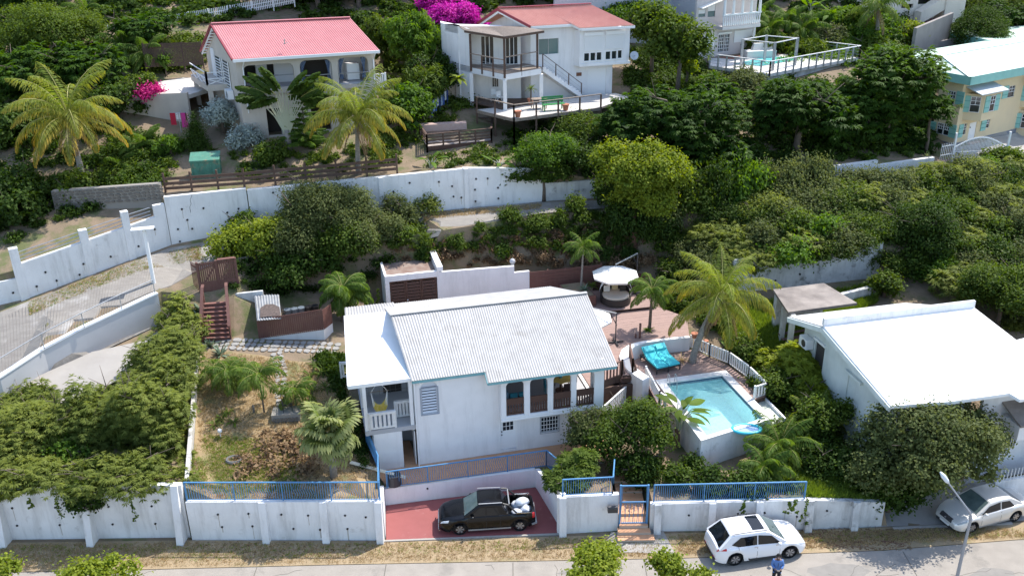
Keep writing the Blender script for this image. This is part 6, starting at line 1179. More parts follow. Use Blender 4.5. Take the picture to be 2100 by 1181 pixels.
# ================================================================ upper right houses
A=Z(1456,112,14.6);F=Fr(A,25);ph=thing('pink_white_house','tall pale pink and white house with balustraded balcony behind the hill pool','house',tuple(A))
PA=lambda x,y,b=0:F.onb(x,y,b)
cR,_=PA(1545,90);cR2=cR
def o3(x0,x1,yb,yt,b=0):a0,z0=F.onb(x0,yb,b);a1,_=F.onb(x1,yb,b);_,z1=F.onb((x0+x1)/2,yt,b);return a0,a1,z0,z1
wins=[o3(1432,1446,36,21),o3(1451,1466,36,9)];doors=[o3(1472,1483,108,72),o3(1484.5,1494,107,71)];lows=[o3(1448,1463,96,70),o3(1504,1540,88,62)]
q=MB();q.wall(F,0,rect(PA(1424,90)[0],cR,13.5,22.0),[rect(*w_)for w_ in wins+doors],.25);q.build('front_wall',PINKW,ph)
q=MB();q.walla(F,PA(1424,90)[0],rect(.25,7,13.5,22.0),[],.25);q.build('side_wall',mat('grey_side_render',(.42,.43,.46),.9),ph)
q=MB();q.wall(F,3.5,rect(PA(1424,90)[0]-12,PA(1424,90)[0]-.01,13.5,22.5),[],.25);q.build('grey_wing',MATS['grey_side_render'],ph)
for w_ in wins:q=MB();q.fbox(F,w_[0],w_[1],.1,.13,w_[2],w_[3]);g_=q.build('window',GLASSG,ph);q=MB();q.fbox(F,w_[0],w_[1],.04,.098,w_[2]+(w_[3]-w_[2])*.45,w_[3]);q.build('roller_shutter',TRIMW,g_)
for w_ in lows:q=MB();q.fbox(F,w_[0],w_[1],-.06,-.003,w_[2],w_[3]);q.build('roller_shutter',TRIMW,ph)
for w_ in doors:
 q=MB();q.fbox(F,w_[0],w_[1],.1,.13,w_[2],w_[3]);g_=q.build('french_door',GLASS,ph)
 for k in range(4):q=MB();u=w_[0]+(w_[1]-w_[0])*k/3;q.fbox(F,u-.02,u+.02,.06,.098,w_[2],w_[3]);q.build('mullion',TRIMW,g_)
 for k in range(6):q=MB();z=w_[2]+(w_[3]-w_[2])*k/5;q.fbox(F,w_[0],w_[1],.03,.058,z-.02,z+.02);q.build('glazing_bar',TRIMW,g_)
q=MB();w_=doors[0];q.fbox(F,w_[0]-.15,doors[1][1]+.15,-.12,-.003,w_[3]+.05,w_[3]+.2);q.build('door_hood',TRIMW,ph)
ba,bz2=F.onb(1482,58,-1.4);bb_,_=F.onb(1560,48,-1.4);q=MB();q.fbox(F,ba,bb_,-1.4,-.002,bz2-.2,bz2+.08);q.build('balcony_slab',PINKW,ph)
zt=F.onb(1482,34,-1.4)[1];n=20;bmx=MB();bmx.tube([(0,0,0),(0,0,.15),(0,0,.45),(0,0,zt-bz2-.08)],[.06,.09,.045,.07],6);me=bmx.mesh('baluster',smooth=True);me.materials.append(TRIMW)
for k in range(n):p=F.P(ba+.1+(bb_-ba-.2)*k/(n-1),-1.3,bz2+.08);link('baluster',me,None,ph,(p[0]-A[0],p[1]-A[1],p[2]-A[2]))
q=MB();q.fbox(F,ba,bb_,-1.4,-1.2,zt,zt+.12);q.build('balcony_rail',TRIMW,ph)
for k in range(5):
 u=ba+.15+(bb_-ba-.3)*k/4;q=MB();q.tube([F.P(u,-1.3,zt+.12),F.P(u,-1.3,20.4)],[.13,.1],10);q.tube([F.P(u,-1.3,20.4),F.P(u,-1.3,20.6)],[.12,.24],10);q.build('balcony_column',TRIMW,ph)
q=MB();q.wall(F,-1.41,rect(ba,bb_,20.6,21.6),[],.25);q.build('arcade_beam',PINKW,ph);q=MB();q.fbox(F,ba+.3,bb_,.0-.5,-.45,bz2+.09,20.6);q.build('balcony_shade',INTER,ph)if 0 else None
aw=[F.P(*F.loc(WY(1500,3,A[1]-.5)),21.4)];AM=mat('cream_awning',(.80,.77,.70),.9)
q=MB();q.hexa([F.P(ba+.2,-1.42,21.2),F.P(bb_+.6,-1.42,21.2),F.P(bb_+.6,-1.42,21.25),F.P(ba+.2,-1.42,21.25),F.P(ba+1.4,-3.0,20.2),F.P(bb_+1.3,-3.0,20.2),F.P(bb_+1.3,-3.0,20.26),F.P(ba+1.4,-3.0,20.26)]);tag(q.build('awning',AM,ph))
q=MB();q.hexa([F.P(*F.loc(A),0)]*8)if 0 else q.beam(F.P(wins[0][0]-.1,-.4,wins[0][3]+.2),F.P(wins[1][1]+.2,-.4,wins[1][3]+.35),.7,.06);q.build('window_awning',AM,ph)
# hill pool deck
d0,d1,d2,d3=Z(1455,135,14.3),Z(1578,152,14.3),Z(1762,118,14.3),Z(1600,98,14.3)
pr=thing('hill_pool_deck','raised hill terrace with small turquoise pool and white steel railings','pool deck',tuple(d1))
q=MB();q.prism([tuple(p)for p in(d0,d1,d2,d3,Z(1450,108,14.3))],-.25);q.build('deck_slab',mat('pale_paving',(.66,.63,.59),.85,(.56,.53,.5),2),pr)
q=MB();q.prism([(p[0],p[1],13.0)for p in(d0+[.3,.3,0],d1+[0,.4,0],d2+[-.4,0,0],d3)],1.04);q.build('deck_base',OLDW,pr)
q=MB();q.prism([tuple(Z(x,y,14.305))for x,y in((1461,118),(1500,122),(1600,112),(1640,104),(1560,98),(1452,108))],.02);q.build('brick_paving',mat('red_brick_paving',(.30,.13,.09),.85,(.24,.1,.08),3),pr)
pl=[tuple(Z(x,y,14.33))for x,y in((1505,131),(1560,136),(1640,122),(1600,117),(1560,120))];q=MB();q.prism(pl,.015);q.build('hill_pool_water',mat('turquoise_pool_surface',(.10,.42,.40),.1,(.14,.5,.48),1),pr)
def sp(P,Q,n,h=1.0,posts_h=None):
 r=MB();r.beam((P[0],P[1],P[2]+h),(Q[0],Q[1],Q[2]+h),.12,.06);r.build('top_rail',RAILW,pr)
 for k in range(n+1):p=lerp(P,Q,k/n);r=MB();r.beam((p[0],p[1],p[2]-.2),(p[0],p[1],p[2]+h),.12);r.build('post',METAL,pr)
 for z in(.25,.5,.75):r=MB();r.tube([(P[0],P[1],P[2]+z),(Q[0],Q[1],Q[2]+z)],.012,3);r.build('wire',METAL,pr)
sp(d0,d1,7);sp(d1,d2,12);sp(d2,d3,7)
PT=[Z(1519,137,14.3),Z(1584,145,14.3),Z(1567,128,14.3),Z(1630,134,14.3)];TT=[(1523,90),(1584,94),(1570,86),(1632,89)]
for p,(x,y)in zip(PT,TT):r=MB();r.beam(p,(p[0],p[1],16.6),.2);r.build('pergola_post',METAL,pr)
for i,j in((0,2),(1,3),(0,1),(2,3)):r=MB();r.beam((PT[i][0],PT[i][1],16.55),(PT[j][0],PT[j][1],16.55),.09,.06);r.build('pergola_wire',RAILW,pr)
p=Z(1558,118,14.32);root=thing('garden_sofa','large white covered sofa on the hill pool terrace','sofa',tuple(p));F4=Fr(p,10);CV=mat('white_cover',(.62,.6,.57),.9);q=MB();q.fbox(F4,-1.4,1.3,-.5,.5,14.32,14.95);q.build('seat',CV,root);q=MB();q.hexa([F4 .P(-.7,.1,14.951),F4 .P(1.3,.1,14.951),F4 .P(1.3,.5,14.951),F4 .P(-.7,.5,14.951),F4 .P(-.5,.2,15.5),F4 .P(1.2,.2,15.5),F4 .P(1.2,.5,15.5),F4 .P(-.5,.5,15.5)]);q.build('backrest',CV,root)
p=Z(1540,112,14.32);q=MB();q.tube([p,(p[0],p[1],14.9),(p[0]+.05,p[1],15.6),(p[0]+.15,p[1],17.0)],[.03,.05,.2,.04],8);tag(q.build('closed_parasol',HM),'closed white parasol standing beside the hill terrace sofa','parasol')
# far cream building with outside stairs, top right
A=WY(1688,50,97);F=Fr(A,10);fh=thing('far_cream_building','cream hillside building with diagonal outside staircase at the top right','building',tuple(A))
def fo(x0,x1,yb,yt):return o3x(F,x0,x1,yb,yt)
def o3x(F,x0,x1,yb,yt,b=0):a0,z0=F.onb(x0,yb,b);a1,_=F.onb(x1,yb,b);_,z1=F.onb((x0+x1)/2,yt,b);return a0,a1,z0,z1
XL=F.onb(1680,50,0)[0];XR=F.onb(1978,20,0)[0]
hol=[o3x(F,1706,1740,32,12),o3x(F,1848,1872,18,9),o3x(F,1882,1912,10,-6)]
q=MB();q.wall(F,0,rect(XL,XR,13.5,27),[rect(*h)for h in hol],.3);q.build('front_wall',mat('cream_render_sun_tinted',(.82,.72,.60),.9,(.74,.64,.53),1,.6,streak=.3),fh)  # cream raised in colour to look sunlit, though the sun misses this face
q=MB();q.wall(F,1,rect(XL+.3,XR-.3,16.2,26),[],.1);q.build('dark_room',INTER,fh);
for k in range(3):x=1728+8*k;a=F.onb(x,20,-.1)[0];q=MB();q.fbox(F,a-.12,a+.12,-.2,-.003,hol[0][2],hol[0][3]);q.build('pilaster',MATS['cream_render_sun_tinted'],fh)
a0,z0=F.onb(1888,38,-1.5);a1,z1=F.onb(1935,-5,-1.5);q=MB();q.wall(F,-1.5,[(a0,z0-.6),(a1+.8,z1-1.0),(a1+.8,z1+.4),(a0,z0+.6)],[],1.2);q.build('stair_flight',MATS['cream_render_sun_tinted'],fh)
a0,z0=F.onb(1935,40,-1.6);a1,z1=F.onb(1976,30,-1.6);q=MB();q.fbox(F,a0,a1,-1.6,-.004,15,25);q.build('stair_tower',MATS['cream_render_sun_tinted'],fh)
# retaining walls behind the yellow building
GW=mat('grey_mottled_concrete',(.30,.27,.25),.9,(.2,.18,.165),1,.8,streak=.5)
planewall('concrete_wall','upper grey concrete terrace wall below the cream building',(1875,95,14.6),(1950,62,15.2),13.0,[(1,16.8),(0,16.2)],GW,.3)
planewall('concrete_wall','lower mottled concrete wall behind the mint roofed building',(1895,118,13.0),(2028,100,13.2),11.5,[(1,14.9),(0,14.2)],GW,.3)
planewall('concrete_wall','tan wall at the foot of the slope behind the mint roof',(1905,138,11.6),(2040,112,12.2),10.0,[(1,13.0),(0,12.4)],CREAM,.3)
# ================================================================ yellow apartment building
c0=Z(1951,316,8.5);e1=Z(1988,157.7,13.95);F,L=FrAB(c0,Z(2085,283,8.5));
yb=thing('yellow_building','pale yellow two storey apartment building with mint shutters and mint roof edge','apartment building',tuple(c0))
F=Fr(c0,math.degrees(F.yaw));zE=HT(c0,1983,171)-.1
dl=np.array(Z(1928,309.5,8.5)[:2])-c0[:2];LL=np.linalg.norm(dl)*2.0;yaL=math.degrees(math.atan2(dl[1],dl[0]));FL=Fr((c0+np.array([*(dl/np.linalg.norm(dl)*LL),0])),yaL+180)
def yo(F_,x0,x1,yb_,yt,b=0):a0,z0=F_.onb(x0,yb_,b);a1,_=F_.onb(x1,yb_,b);_,z1=F_.onb((x0+x1)/2,yt,b);return a0,a1,z0,z1
LW2=26;rw_=[]
s=lambda x,y:(1840+x/6.215,160+y/6.215)
def ybox(F_,X0,X1,Yb,Yt,b=0):x0,y0=s(X0,Yb);x1,y1=s(X1,Yt);return yo(F_,x0,x1,y0,y1,b)
Rw=[('small',ybox(F,820,865,730,590)),('win',ybox(F,1115,1165,645,535)),('win',ybox(F,1255,1290,195,120)),('win',ybox(F,1385,1480,260,110))]
holes=[rect(*w_[1])for w_ in Rw];dd=ybox(F,880,965,850,580)
q=MB();q.wall(F,0,rect(0,LW2,9.35,zE),holes+[rect(dd[0],dd[1],9.4,dd[3])],.2);q.build('front_wall',YELLOW,yb)
q=MB();q.wall(F,-.02,rect(-.02,LW2,7.9,9.348),[],.22);q.build('plinth',GREYP,yb)
Lw=[('win',ybox(FL,635,730,320,165)),('win',ybox(FL,505,580,700,570)),('win',ybox(FL,585,655,720,585))]
q=MB();q.wall(FL,0,rect(0,LL-.001,9.35,zE),[],.1);q.build('end_wall',YELLOW,yb)
q=MB();q.wall(FL,-.02,rect(0,LL+.01,7.9,9.348),[],.2);q.build('plinth',GREYP,yb)
def sash(F_,w_,b=0,cols=3):
 q=MB();q.fbox(F_,w_[0],w_[1],b+.08,b+.1,w_[2],w_[3]);g_=q.build('sash_window',GLASS,yb)
 for k in range(cols+1):q=MB();u=w_[0]+(w_[1]-w_[0])*k/cols;q.fbox(F_,u-.018,u+.018,b+.05,b+.078,w_[2]+(w_[3]-w_[2])*.48 if 0<k<cols else w_[2],w_[3]);q.build('glazing_bar',TRIMW,g_)
 for t in(0,.48,.74,1):q=MB();z=w_[2]+(w_[3]-w_[2])*t;q.fbox(F_,w_[0],w_[1],b+.02,b+.048,z-.018,z+.018);q.build('glazing_bar',TRIMW,g_)
def shut(F_,a0,a1,z0,z1,b=-.06):q=MB();q.fbox(F_,a0,a1,b,b+.05,z0,z1);s_=q.build('shutter',SHUT,yb);[MB().fbox(F_,a0,a1,b-.02,b-.002,z0+(z1-z0)*t-.02,z0+(z1-z0)*t+.02).build('batten',mat('dark_mint',(.1,.3,.26),.6),s_)for t in(.3,.7)]
for n_,w_ in Rw:sash(F,w_,cols=3 if n_=='win' else 2)
for n_,w_ in Lw:sash(FL,w_,-.1)
for X0,X1,Yb,Yt,F_ in((740,840,335,170,FL),(650,740,750,590,FL),(400,490,640,550,FL),(765,815,765,600,F),(1050,1110,680,545,F),(1325,1390,270,110,F)):w_=ybox(F_,X0,X1,Yb,Yt);shut(F_,*w_)
q=MB();q.fbox(F,dd[0],dd[1],.04,.08,9.4,dd[3]);dq=q.build('white_door',TRIMW,yb);q=MB();q.sphere(F.P(dd[0]+.1,.0,10.4),.05,6,4);q.build('handle',METALD,dq)
for k in range(3):q=MB();q.fbox(F,dd[0]-.25,dd[1]+.25,-1.1+.33*k,-.003-.02,8.4,8.75+.22*k)if 0 else q.fbox(F,dd[0]-.25,dd[1]+.25,-1.1+.33*k,-.77+.33*k,8.3,8.75+.22*k);q.build('door_step',mat('pink_step_tile',(.5,.33,.27),.8),yb)
# bays: upper-left bay, right upper bay, right lower bay
def bay(a0,a1,d,z0,z1,wl,wr,mroof=True,lower=False):
 pts=[F.P(a0,-.002,z0),F.P(a0+d*.7,-d,z0),F.P(a1-.05,-d,z0),F.P(a1,-.002,z0)];q=MB();q.prism(pts,z1-z0);q.build('bay',YELLOW,yb)
 if mroof:q=MB();q.hexa([F.P(a0-.2,-d-.35,z1+.1),F.P(a1+.2,-d-.35,z1+.1),F.P(a1+.2,-.01,z1+.5),F.P(a0-.2,-.01,z1+.5),F.P(a0-.2,-d-.35,z1+.18),F.P(a1+.2,-d-.35,z1+.18),F.P(a1+.2,-.01,z1+.58),F.P(a0-.2,-.01,z1+.58)]);q.build('bay_roof',mat('pale_grey_roof',(.45,.48,.48),.7),yb)
a0=F.onb(*s(880,400),-.1)[0];a1=F.onb(*s(1190,330),-.1)[0];
bay(.55,3.6,1.1,11.2,13.3,None,None)
Fb,Lb=FrAB(F.P(.55,0,0),F.P(.55+.77,-1.1,0));w_=(.4,Lb-.25,11.9,13.1);sash(Fb,w_,-.12,2);shut(Fb,-.15,.36,11.85,13.15)
w_=(1.32+.75,1.32+1.35,11.9,13.1);sash(F,w_,-1.22,2);shut(F,1.45,2.03,11.85,13.15,-1.16);shut(F,2.75,3.3,11.85,13.15,-1.16)
bay(8.2,11.4,1.2,11.2,13.3,None,None);bay(8.4,11.2,1.1,8.6,10.9,None,None,False)
for b_,z0 in((-1.3,11.8),(-1.2,9.5)):Fb,Lb=FrAB(F.P(8.2,0,0),F.P(9.04,b_+.1,0));sash(Fb,(.35,Lb-.2,z0,z0+1.15),-.12,2);sash(F,(9.5,10.2,z0,z0+1.15),b_,2);shut(F,10.3,10.8,z0-.05,z0+1.2,b_+.05);shut(Fb,-.2,.3,z0-.05,z0+1.2)
# roof: hipped low roof with a deep mint fascia
ce=[F.P(-.35,-.75,0),F.P(LW2+1,-.75,0)];l0=FL.P(-.5,-.6,0);zr_=14.0
cF=np.array(ce[0][:2]);cL=np.array(l0[:2]);back=F.b*8
rp=[tuple(cF),tuple(ce[1][:2]),tuple(np.array(ce[1][:2])+back),tuple(cL+F.b*2)];rp=[tuple(cF),tuple(ce[1][:2]),tuple(np.array(ce[1][:2])+F.b*9),tuple(cL+F.b*6),tuple(cL)]
zb0=HT((*cF,0),1988,176);zb1=HT((*cF,0),1988,158)
q=MB();q.prism([(*p,zb0)for p in rp],zb1-zb0);q.build('roof_fascia',MINT,yb)
ridge0=cF+F.b*4.6+F.a*2.6;ridge1=np.array(ce[1][:2])+F.b*4.6;q=MB()
c_=[np.array(p)for p in rp];zz=zb1+.004;rz=zz+.75
q.add([(*c_[0],zz),(*c_[1],zz),(*ridge1,rz),(*ridge0,rz)],[(0,1,2,3)]);q.add([(*c_[2],zz),(*c_[3],zz),(*ridge0,rz),(*ridge1,rz)],[(0,1,2,3)]);q.add([(*c_[3],zz),(*c_[4],zz),(*ridge0,rz)],[(0,1,2)]);q.add([(*c_[4],zz),(*c_[0],zz),(*ridge0,rz)],[(0,1,2)]);q.build('hip_roof',GREENROOF,yb)
q=MB();q.beam((*c_[0],zz+.02),(*ridge0,rz+.02),.5,.03);q.beam((*ridge0,rz+.02),(*ridge1,rz+.02),.4,.03);q.build('hip_flashing',mat('pale_mint_paint',(.74,.80,.72),.7),yb)
A=Z(2024,100,14.2);F5=Fr(A,15);y2=thing('mint_roof_building','partly visible building with mint roof edge at the top right corner','building',(A[0],A[1],10));q=MB();q.prism([F5 .P(0,0,14.0),F5 .P(1.2,-1.4,14.0),F5 .P(22,-1.4,14.0),F5 .P(22,6,14.0),F5 .P(0,6,14.0)],.9);q.build('roof_fascia',MINT,y2);q=MB();q.prism([F5 .P(.05,.05,14.903),F5 .P(1.25,-1.3,14.903),F5 .P(22,-1.3,14.903),F5 .P(22,5.9,14.903),F5 .P(.05,5.9,14.903)],.05);q.build('roof_surface',GREENROOF,y2)
q=MB();q.fbox(F5,1.0,21,-.4,5.5,10,13.99);q.build('wall',YELLOW,y2)
# iron gate in front of the yellow building
root=thing('iron_gate','arched white iron sliding gate in front of the yellow building','gate',tuple(Z(1950,322,8.6)));P,Q=Z(1925,340,8.5),Z(1951,335,8.5);R_=Z(2060,332,8.5);M_=Z(2056,330,8.5)
F,L=FrAB(Q,R_);n=40
for k in range(n):t=(k+.5)/n;h=1.25+.75*math.sin(math.pi*min(1,t*1.05));q=MB();q.beam(F.P(L*t,0,8.5),F.P(L*t,0,8.5+h+.1),.03);q.build('bar',TRIMW,root)
q=MB();q.tube([F.P(L*t,0,8.5+1.25+.75*math.sin(math.pi*min(1,t*1.05)))for t in[k/16 for k in range(17)]],.05,5);q.build('arched_rail',TRIMW,root);q=MB();q.beam(F.P(0,0,9.4),F.P(L,0,9.4),.05);q.build('rail',TRIMW,root)
for u in(0,L):q=MB();q.beam(F.P(u,0,8.3),F.P(u,0,10.9),.14);q.build('gate_post',TRIMW,root)
F,L=FrAB(P,Q);root=thing('iron_fence','short white iron fence panel left of the arched gate','fence',tuple(P))
for k in range(8):q=MB();q.beam(F.P(L*k/7,0,8.5),F.P(L*k/7,0,10.2),.03);q.build('bar',TRIMW,root)
for z in(9.3,10.0):q=MB();q.beam(F.P(0,0,z),F.P(L,0,z),.05);q.build('rail',TRIMW,root)
drape('yard',[(c0[0]-.2,c0[1]-.2),(36,71),(52,76),(90,82),(90,100),(60,88)],CONC,.06,1.5)
# ================================================================ street lamps
p=Z(1962,1186,0);zt1=HT(p,1996,1056);root=thing('street_lamp','grey steel street lamp with bent arm beside the silver car','street lamp',(p[0],p[1],0));LM=mat('lamp_post_grey',(.30,.31,.33),.5,metal=.3)
hd=WY(1945,990,p[1]+.5);q=MB();q.tube([(p[0],p[1],0),(p[0],p[1],1.6),(p[0]+.02,p[1],zt1-.25)],[.08,.07,.058],10);q.build('pole',LM,root)
q=MB();pts_=[(p[0]+.02,p[1],zt1-.25),(p[0]-.0,p[1]+.03,zt1-.05),(p[0]-.08,p[1]+.06,zt1+.12)];q.tube(pts_+[tuple(hd)],[.055,.05,.046,.035],10);q.build('arm',LM,root)
d=(np.array(hd)-np.array(pts_[-1]));d/=np.linalg.norm(d);h1=np.array(hd)+d*.62;q=MB();q.tube([hd,np.array(hd)+d*.12,np.array(hd)+d*.4,h1],[.05,.10,.11,.04],10);q.build('lamp_head',mat('pale_lamp_head',(.62,.66,.70),.35),root,smooth=True)
p=Z(317,588,6.05);root=thing('street_lamp','white street lamp with flat double head on the ramp corner at the left','street lamp',tuple(p));zt=HT(p,292,470);q=MB();q.tube([tuple(p),(p[0],p[1],zt)],[.13,.11],10);q.build('pole',TRIMW,root);F=Fr(p,14);q=MB();q.fbox(F,-.75,.6,-.25,.25,zt,zt+.06);q.build('lamp_head',TRIMW,root);q=MB();q.fbox(F,-.1,.1,-.08,.08,zt-.15,zt-.002);q.build('bracket',METAL,root)
# ================================================================ vehicles
TYRE=mat('tyre_rubber',(.02,.02,.02),.85);RIMD=mat('dark_alloy',(.05,.05,.055),.35,metal=.6);RIML=mat('silver_alloy',(.42,.43,.45),.35,metal=.7)
CHROME=mat('chrome_trim',(.7,.7,.72),.15,metal=1.);HLAMP=mat('headlamp_glass',(.55,.57,.6),.08,spec=.8);RLAMP=mat('red_lamp_glass',(.5,.015,.02),.15,spec=.8);CGL=mat('tinted_car_glass',(.008,.009,.01),.04,spec=.5);WGL=mat('windscreen_glass',(.06,.09,.09),.05,(.12,.16,.15),2.5,.6,spec=.9)
def car(name,label,cat,pos,yaw,L,W,paint,top,wx,wr,cab,belt,bed=None,rim=RIML,clear=.22,hl=HLAMP,nose=.55,tail=.7):
 root=thing(name,label,cat,pos,None,yaw);H=L/2
 xs=sorted(set([round(-H+L*i/46,4)for i in range(47)]+[-H+.02,-H+.06,H-.02,H-.06]+([bed[0]-.01,bed[0]+.01,bed[1]-.01,bed[1]+.01]if bed else[])))
 def wid(x):
  e=(abs(x)-H*.72)/(H*.28);s_=W/2
  return s_*(1-(.30 if x>0 else .2)*max(0,e)**2.6)
 zt=lambda x:float(np.interp(x,[p[0]for p in top],[p[1]for p in top]))
 def bot(x):
  z=clear+.10*max(0,(abs(x)-H*.8)/(H*.2))**2
  for c in wx:
   d=abs(x-c);ra=wr+.06
   if d<ra:z=max(z,wr+math.sqrt(ra*ra-d*d)*.98)
  return z
 def sec(x):
  w=wid(x);t=zt(x);b=min(bot(x),t-.12);h=t-b
  p=[(w*.96,b),(w*.995,b+.25*h),(w*1.0,b+.5*h),(w*.985,b+.75*h),(w*.93,b+.94*h),(w*.86,t)]
  if bed and bed[0]<=x<=bed[1]:return p+[(w*.85,.55),(0,.55)]
  return p+[(w*.5,t+.035),(0,t+.045)]
 V=[];K_=8
 for x in xs:V+=[(x,y,z)for y,z in sec(x)]+[(x,-y,z)for y,z in reversed(sec(x)[:-1])]
 n=2*K_-1;fs=[(i*n+k,(i+1)*n+k,(i+1)*n+k+1,i*n+k+1)for i in range(len(xs)-1)for k in range(n-1)]
 fs+=[tuple(range(n)),tuple(range((len(xs)-1)*n,len(xs)*n))]
 mb=MB();mb.add(V,fs);me=mb.mesh('body',smooth=False)
 ob=link('body',me,paint,root);[setattr(p,'use_smooth',len(p.vertices)==4)for p in me.polygons];me.set_sharp_from_angle(angle=math.radians(32))
 q=MB();q.hexa([(-H*.9,-W*.40,clear-.03),(H*.9,-W*.40,clear-.03),(H*.9,W*.40,clear-.03),(-H*.9,W*.40,clear-.03),(-H*.9,-W*.40,.5),(H*.9,-W*.40,.5),(H*.9,W*.40,.5),(-H*.9,W*.40,.5)]);link('underbody',q.mesh('underbody'),BLACK,root)
 def surf(x,t,s_,off=.0):
  p=sec(x)[:6];k=min(4.999,t*5);i=int(k);f=k-i;y=p[i][0]+(p[i+1][0]-p[i][0])*f;z=p[i][1]+(p[i+1][1]-p[i][1])*f;return(x,s_*(y+off),z)
 def patch(nm,x0,x1,t0,t1,m,off=.008,nx=6,ntt=3,sides=(1,-1),skew=0.):
  for s_ in sides:
   V=[surf(x0+(x1-x0)*i/nx+skew*j/ntt,t0+(t1-t0)*j/ntt,s_,off)for i in range(nx+1)for j in range(ntt+1)];q=MB();q.add(V,[(i*(ntt+1)+j,(i+1)*(ntt+1)+j,(i+1)*(ntt+1)+j+1,i*(ntt+1)+j+1)for i in range(nx)for j in range(ntt)]);link(nm,q.mesh(nm),m,root)
 (r0,r1,f1,f0,zr)=cab;wb=W/2*.90;wr_=W/2*.74
 cx=sorted(set([r0,r0+(r1-r0)*.5,r1,f1,f1+(f0-f1)*.5,f0]+[r1+(f1-r1)*i/8 for i in range(9)]))
 def ztop(x):
  if x<r1:t=(x-r0)/(r1-r0);return belt+(zr-.03-belt)*t
  if x>f1:t=(f0-x)/(f0-f1);return belt+(zr-.02-belt)*t
  t=(x-r1)/(f1-r1);return zr+.035*math.sin(math.pi*t)-.025+.005*t
 def csec(x):
  t=ztop(x);k=(t-belt)/(zr-belt);w=wb+(wr_-wb)*k;
  return[(wb*(1-.05*(abs(x)>99)),belt-.04),(w+.01,t-.06*k),(w-.07,t),(w*.5,t+.03*k),(0,t+.04*k)]
 V=[]
 for x in cx:V+=[(x,y,z)for y,z in csec(x)]+[(x,-y,z)for y,z in reversed(csec(x)[:-1])]
 n=9;fs=[(i*n+k,(i+1)*n+k,(i+1)*n+k+1,i*n+k+1)for i in range(len(cx)-1)for k in range(n-1)]+[tuple(range(n)),tuple(range((len(cx)-1)*n,len(cx)*n))]
 q=MB();q.add(V,fs);me=q.mesh('cabin');link('cabin',me,paint,root);[setattr(p,'use_smooth',True)for p in me.polygons];me.set_sharp_from_angle(angle=math.radians(28))
 def sidep(x,t,s_):
  y0,z0=csec(x)[0];y1,z1=csec(x)[1];return(x,s_*(y0+(y1-y0)*t+.014),z0+(z1-z0)*t)
 def swin(nm,pts):
  for s_ in(1,-1):q=MB();q.add([sidep(x,t,s_)for x,t in pts],[tuple(range(len(pts)))]);link(nm,q.mesh(nm),CGL,root)
 def slope(nm,xa,xb,m,inset=.09,t0=.06,t1=.93):
  V=[]
  for t in(t0,(t0+t1)/2,t1):
   x=xa+(xb-xa)*t;z=ztop(x);k=(z-belt)/(zr-belt);w=(wb+(wr_-wb)*k)-inset;dz=.014
   V+=[(x+(.012 if xa>xb else-.012),s_,z+dz+.03*k*(1-abs(s_)/w))for s_ in(-w,-w*.5,0,w*.5,w)]
  q=MB();q.add(V,[(i*5+j,i*5+j+1,i*5+6+j,i*5+5+j)for i in range(2)for j in range(4)]);me=q.mesh(nm,smooth=True);link(nm,me,m,root)
 slope('windscreen',f0,f1,WGL);slope('rear_window',r0,r1,CGL,.12)
 ty=MB();ty.tube([(0,y,0)for y in(-.1,-.1,.1,.1)],[wr*.6,wr*.97,wr*.97,wr*.6],24,False);ty.tube([(0,y,0)for y in(-.07,.07)],[wr,wr],24,False);tm=ty.mesh('tyre');tm.materials.append(TYRE)
 rm=MB();rm.tube([(0,-.075,0),(0,-.06,0),(0,.06,0),(0,.075,0)],[wr*.62,wr*.64,wr*.64,wr*.62],24);rmm=rm.mesh('rim');rmm.materials.append(RIMD if rim is RIML else BLACK)
 sp_=MB()
 for k in range(6):
  t=k*math.pi/3;d=(math.cos(t),math.sin(t));
  for y in(-.085,.085):
   for a_ in(-.16,.16):sp_.beam((math.cos(t)*wr*.08,y,math.sin(t)*wr*.08),(math.cos(t+a_)*wr*.6,y,math.sin(t+a_)*wr*.6),.03,.02,(0,1,0))
 sp_.tube([(0,-.09,0),(0,.09,0)],wr*.14,10);sm_=sp_.mesh('spokes');sm_.materials.append(rim)
 for c in wx:
  for s_ in(1,-1):
   w=link('wheel',tm,None,root,(c,s_*(W/2-.12),wr));link('rim',rmm,None,w);link('spokes',sm_,None,w)
 for s_ in(1,-1):q=MB();q.sphere((f0-.42,s_*(W/2+.05),belt+.06),.1,8,6,.75);q.beam((f0-.42,s_*(W/2-.1),belt),(f0-.42,s_*(W/2+.02),belt+.03),.04);link('wing_mirror',q.mesh('wing_mirror',smooth=True),paint,root)
 return root,patch,swin,surf,sidep,zt,wid
DARKSEAM=mat('dark_seam',(.02,.02,.02),.8)
# black pickup
BP=mat('black_car_paint',(.003,.003,.004),.22,coat=.2,spec=.3)
A_,B_=Z(931,1098,.04),Z(1054,1090,.04);yw=math.atan2(A_[1]-B_[1],A_[0]-B_[0]);mid=(A_+B_)/2;sd_=np.array([-math.sin(yw),math.cos(yw)]);ctr=np.array([mid[0],mid[1]])+np.array([0,.86]);fwd=np.array([math.cos(yw),math.sin(yw)])
L=4.75;ctr=ctr+fwd*-.12
root,patch,swin,surf,sidep,zt,wid=car('pickup_truck','black double cab pickup with white sacks in its bed on the red driveway','pickup truck',(ctr[0],ctr[1],.045),yw,L,1.78,BP,
[(-2.375,.86),(-2.33,1.0),(-1.0,1.03),(-.9,1.02),(.9,1.02),(1.05,1.0),(1.7,.93),(2.15,.82),(2.33,.68),(2.375,.58)],(1.36,-1.6),.345,(-1.02,-.72,.38,1.15,1.58),1.0,bed=(-2.2,-1.05),rim=RIML)
swin('side_window',[(-.62,.12),(.02,.12),(.02,.86),(-.5,.86)]);swin('side_window',[(.08,.12),(.92,.12),(.5,.80),(.34,.88),(.08,.88)])
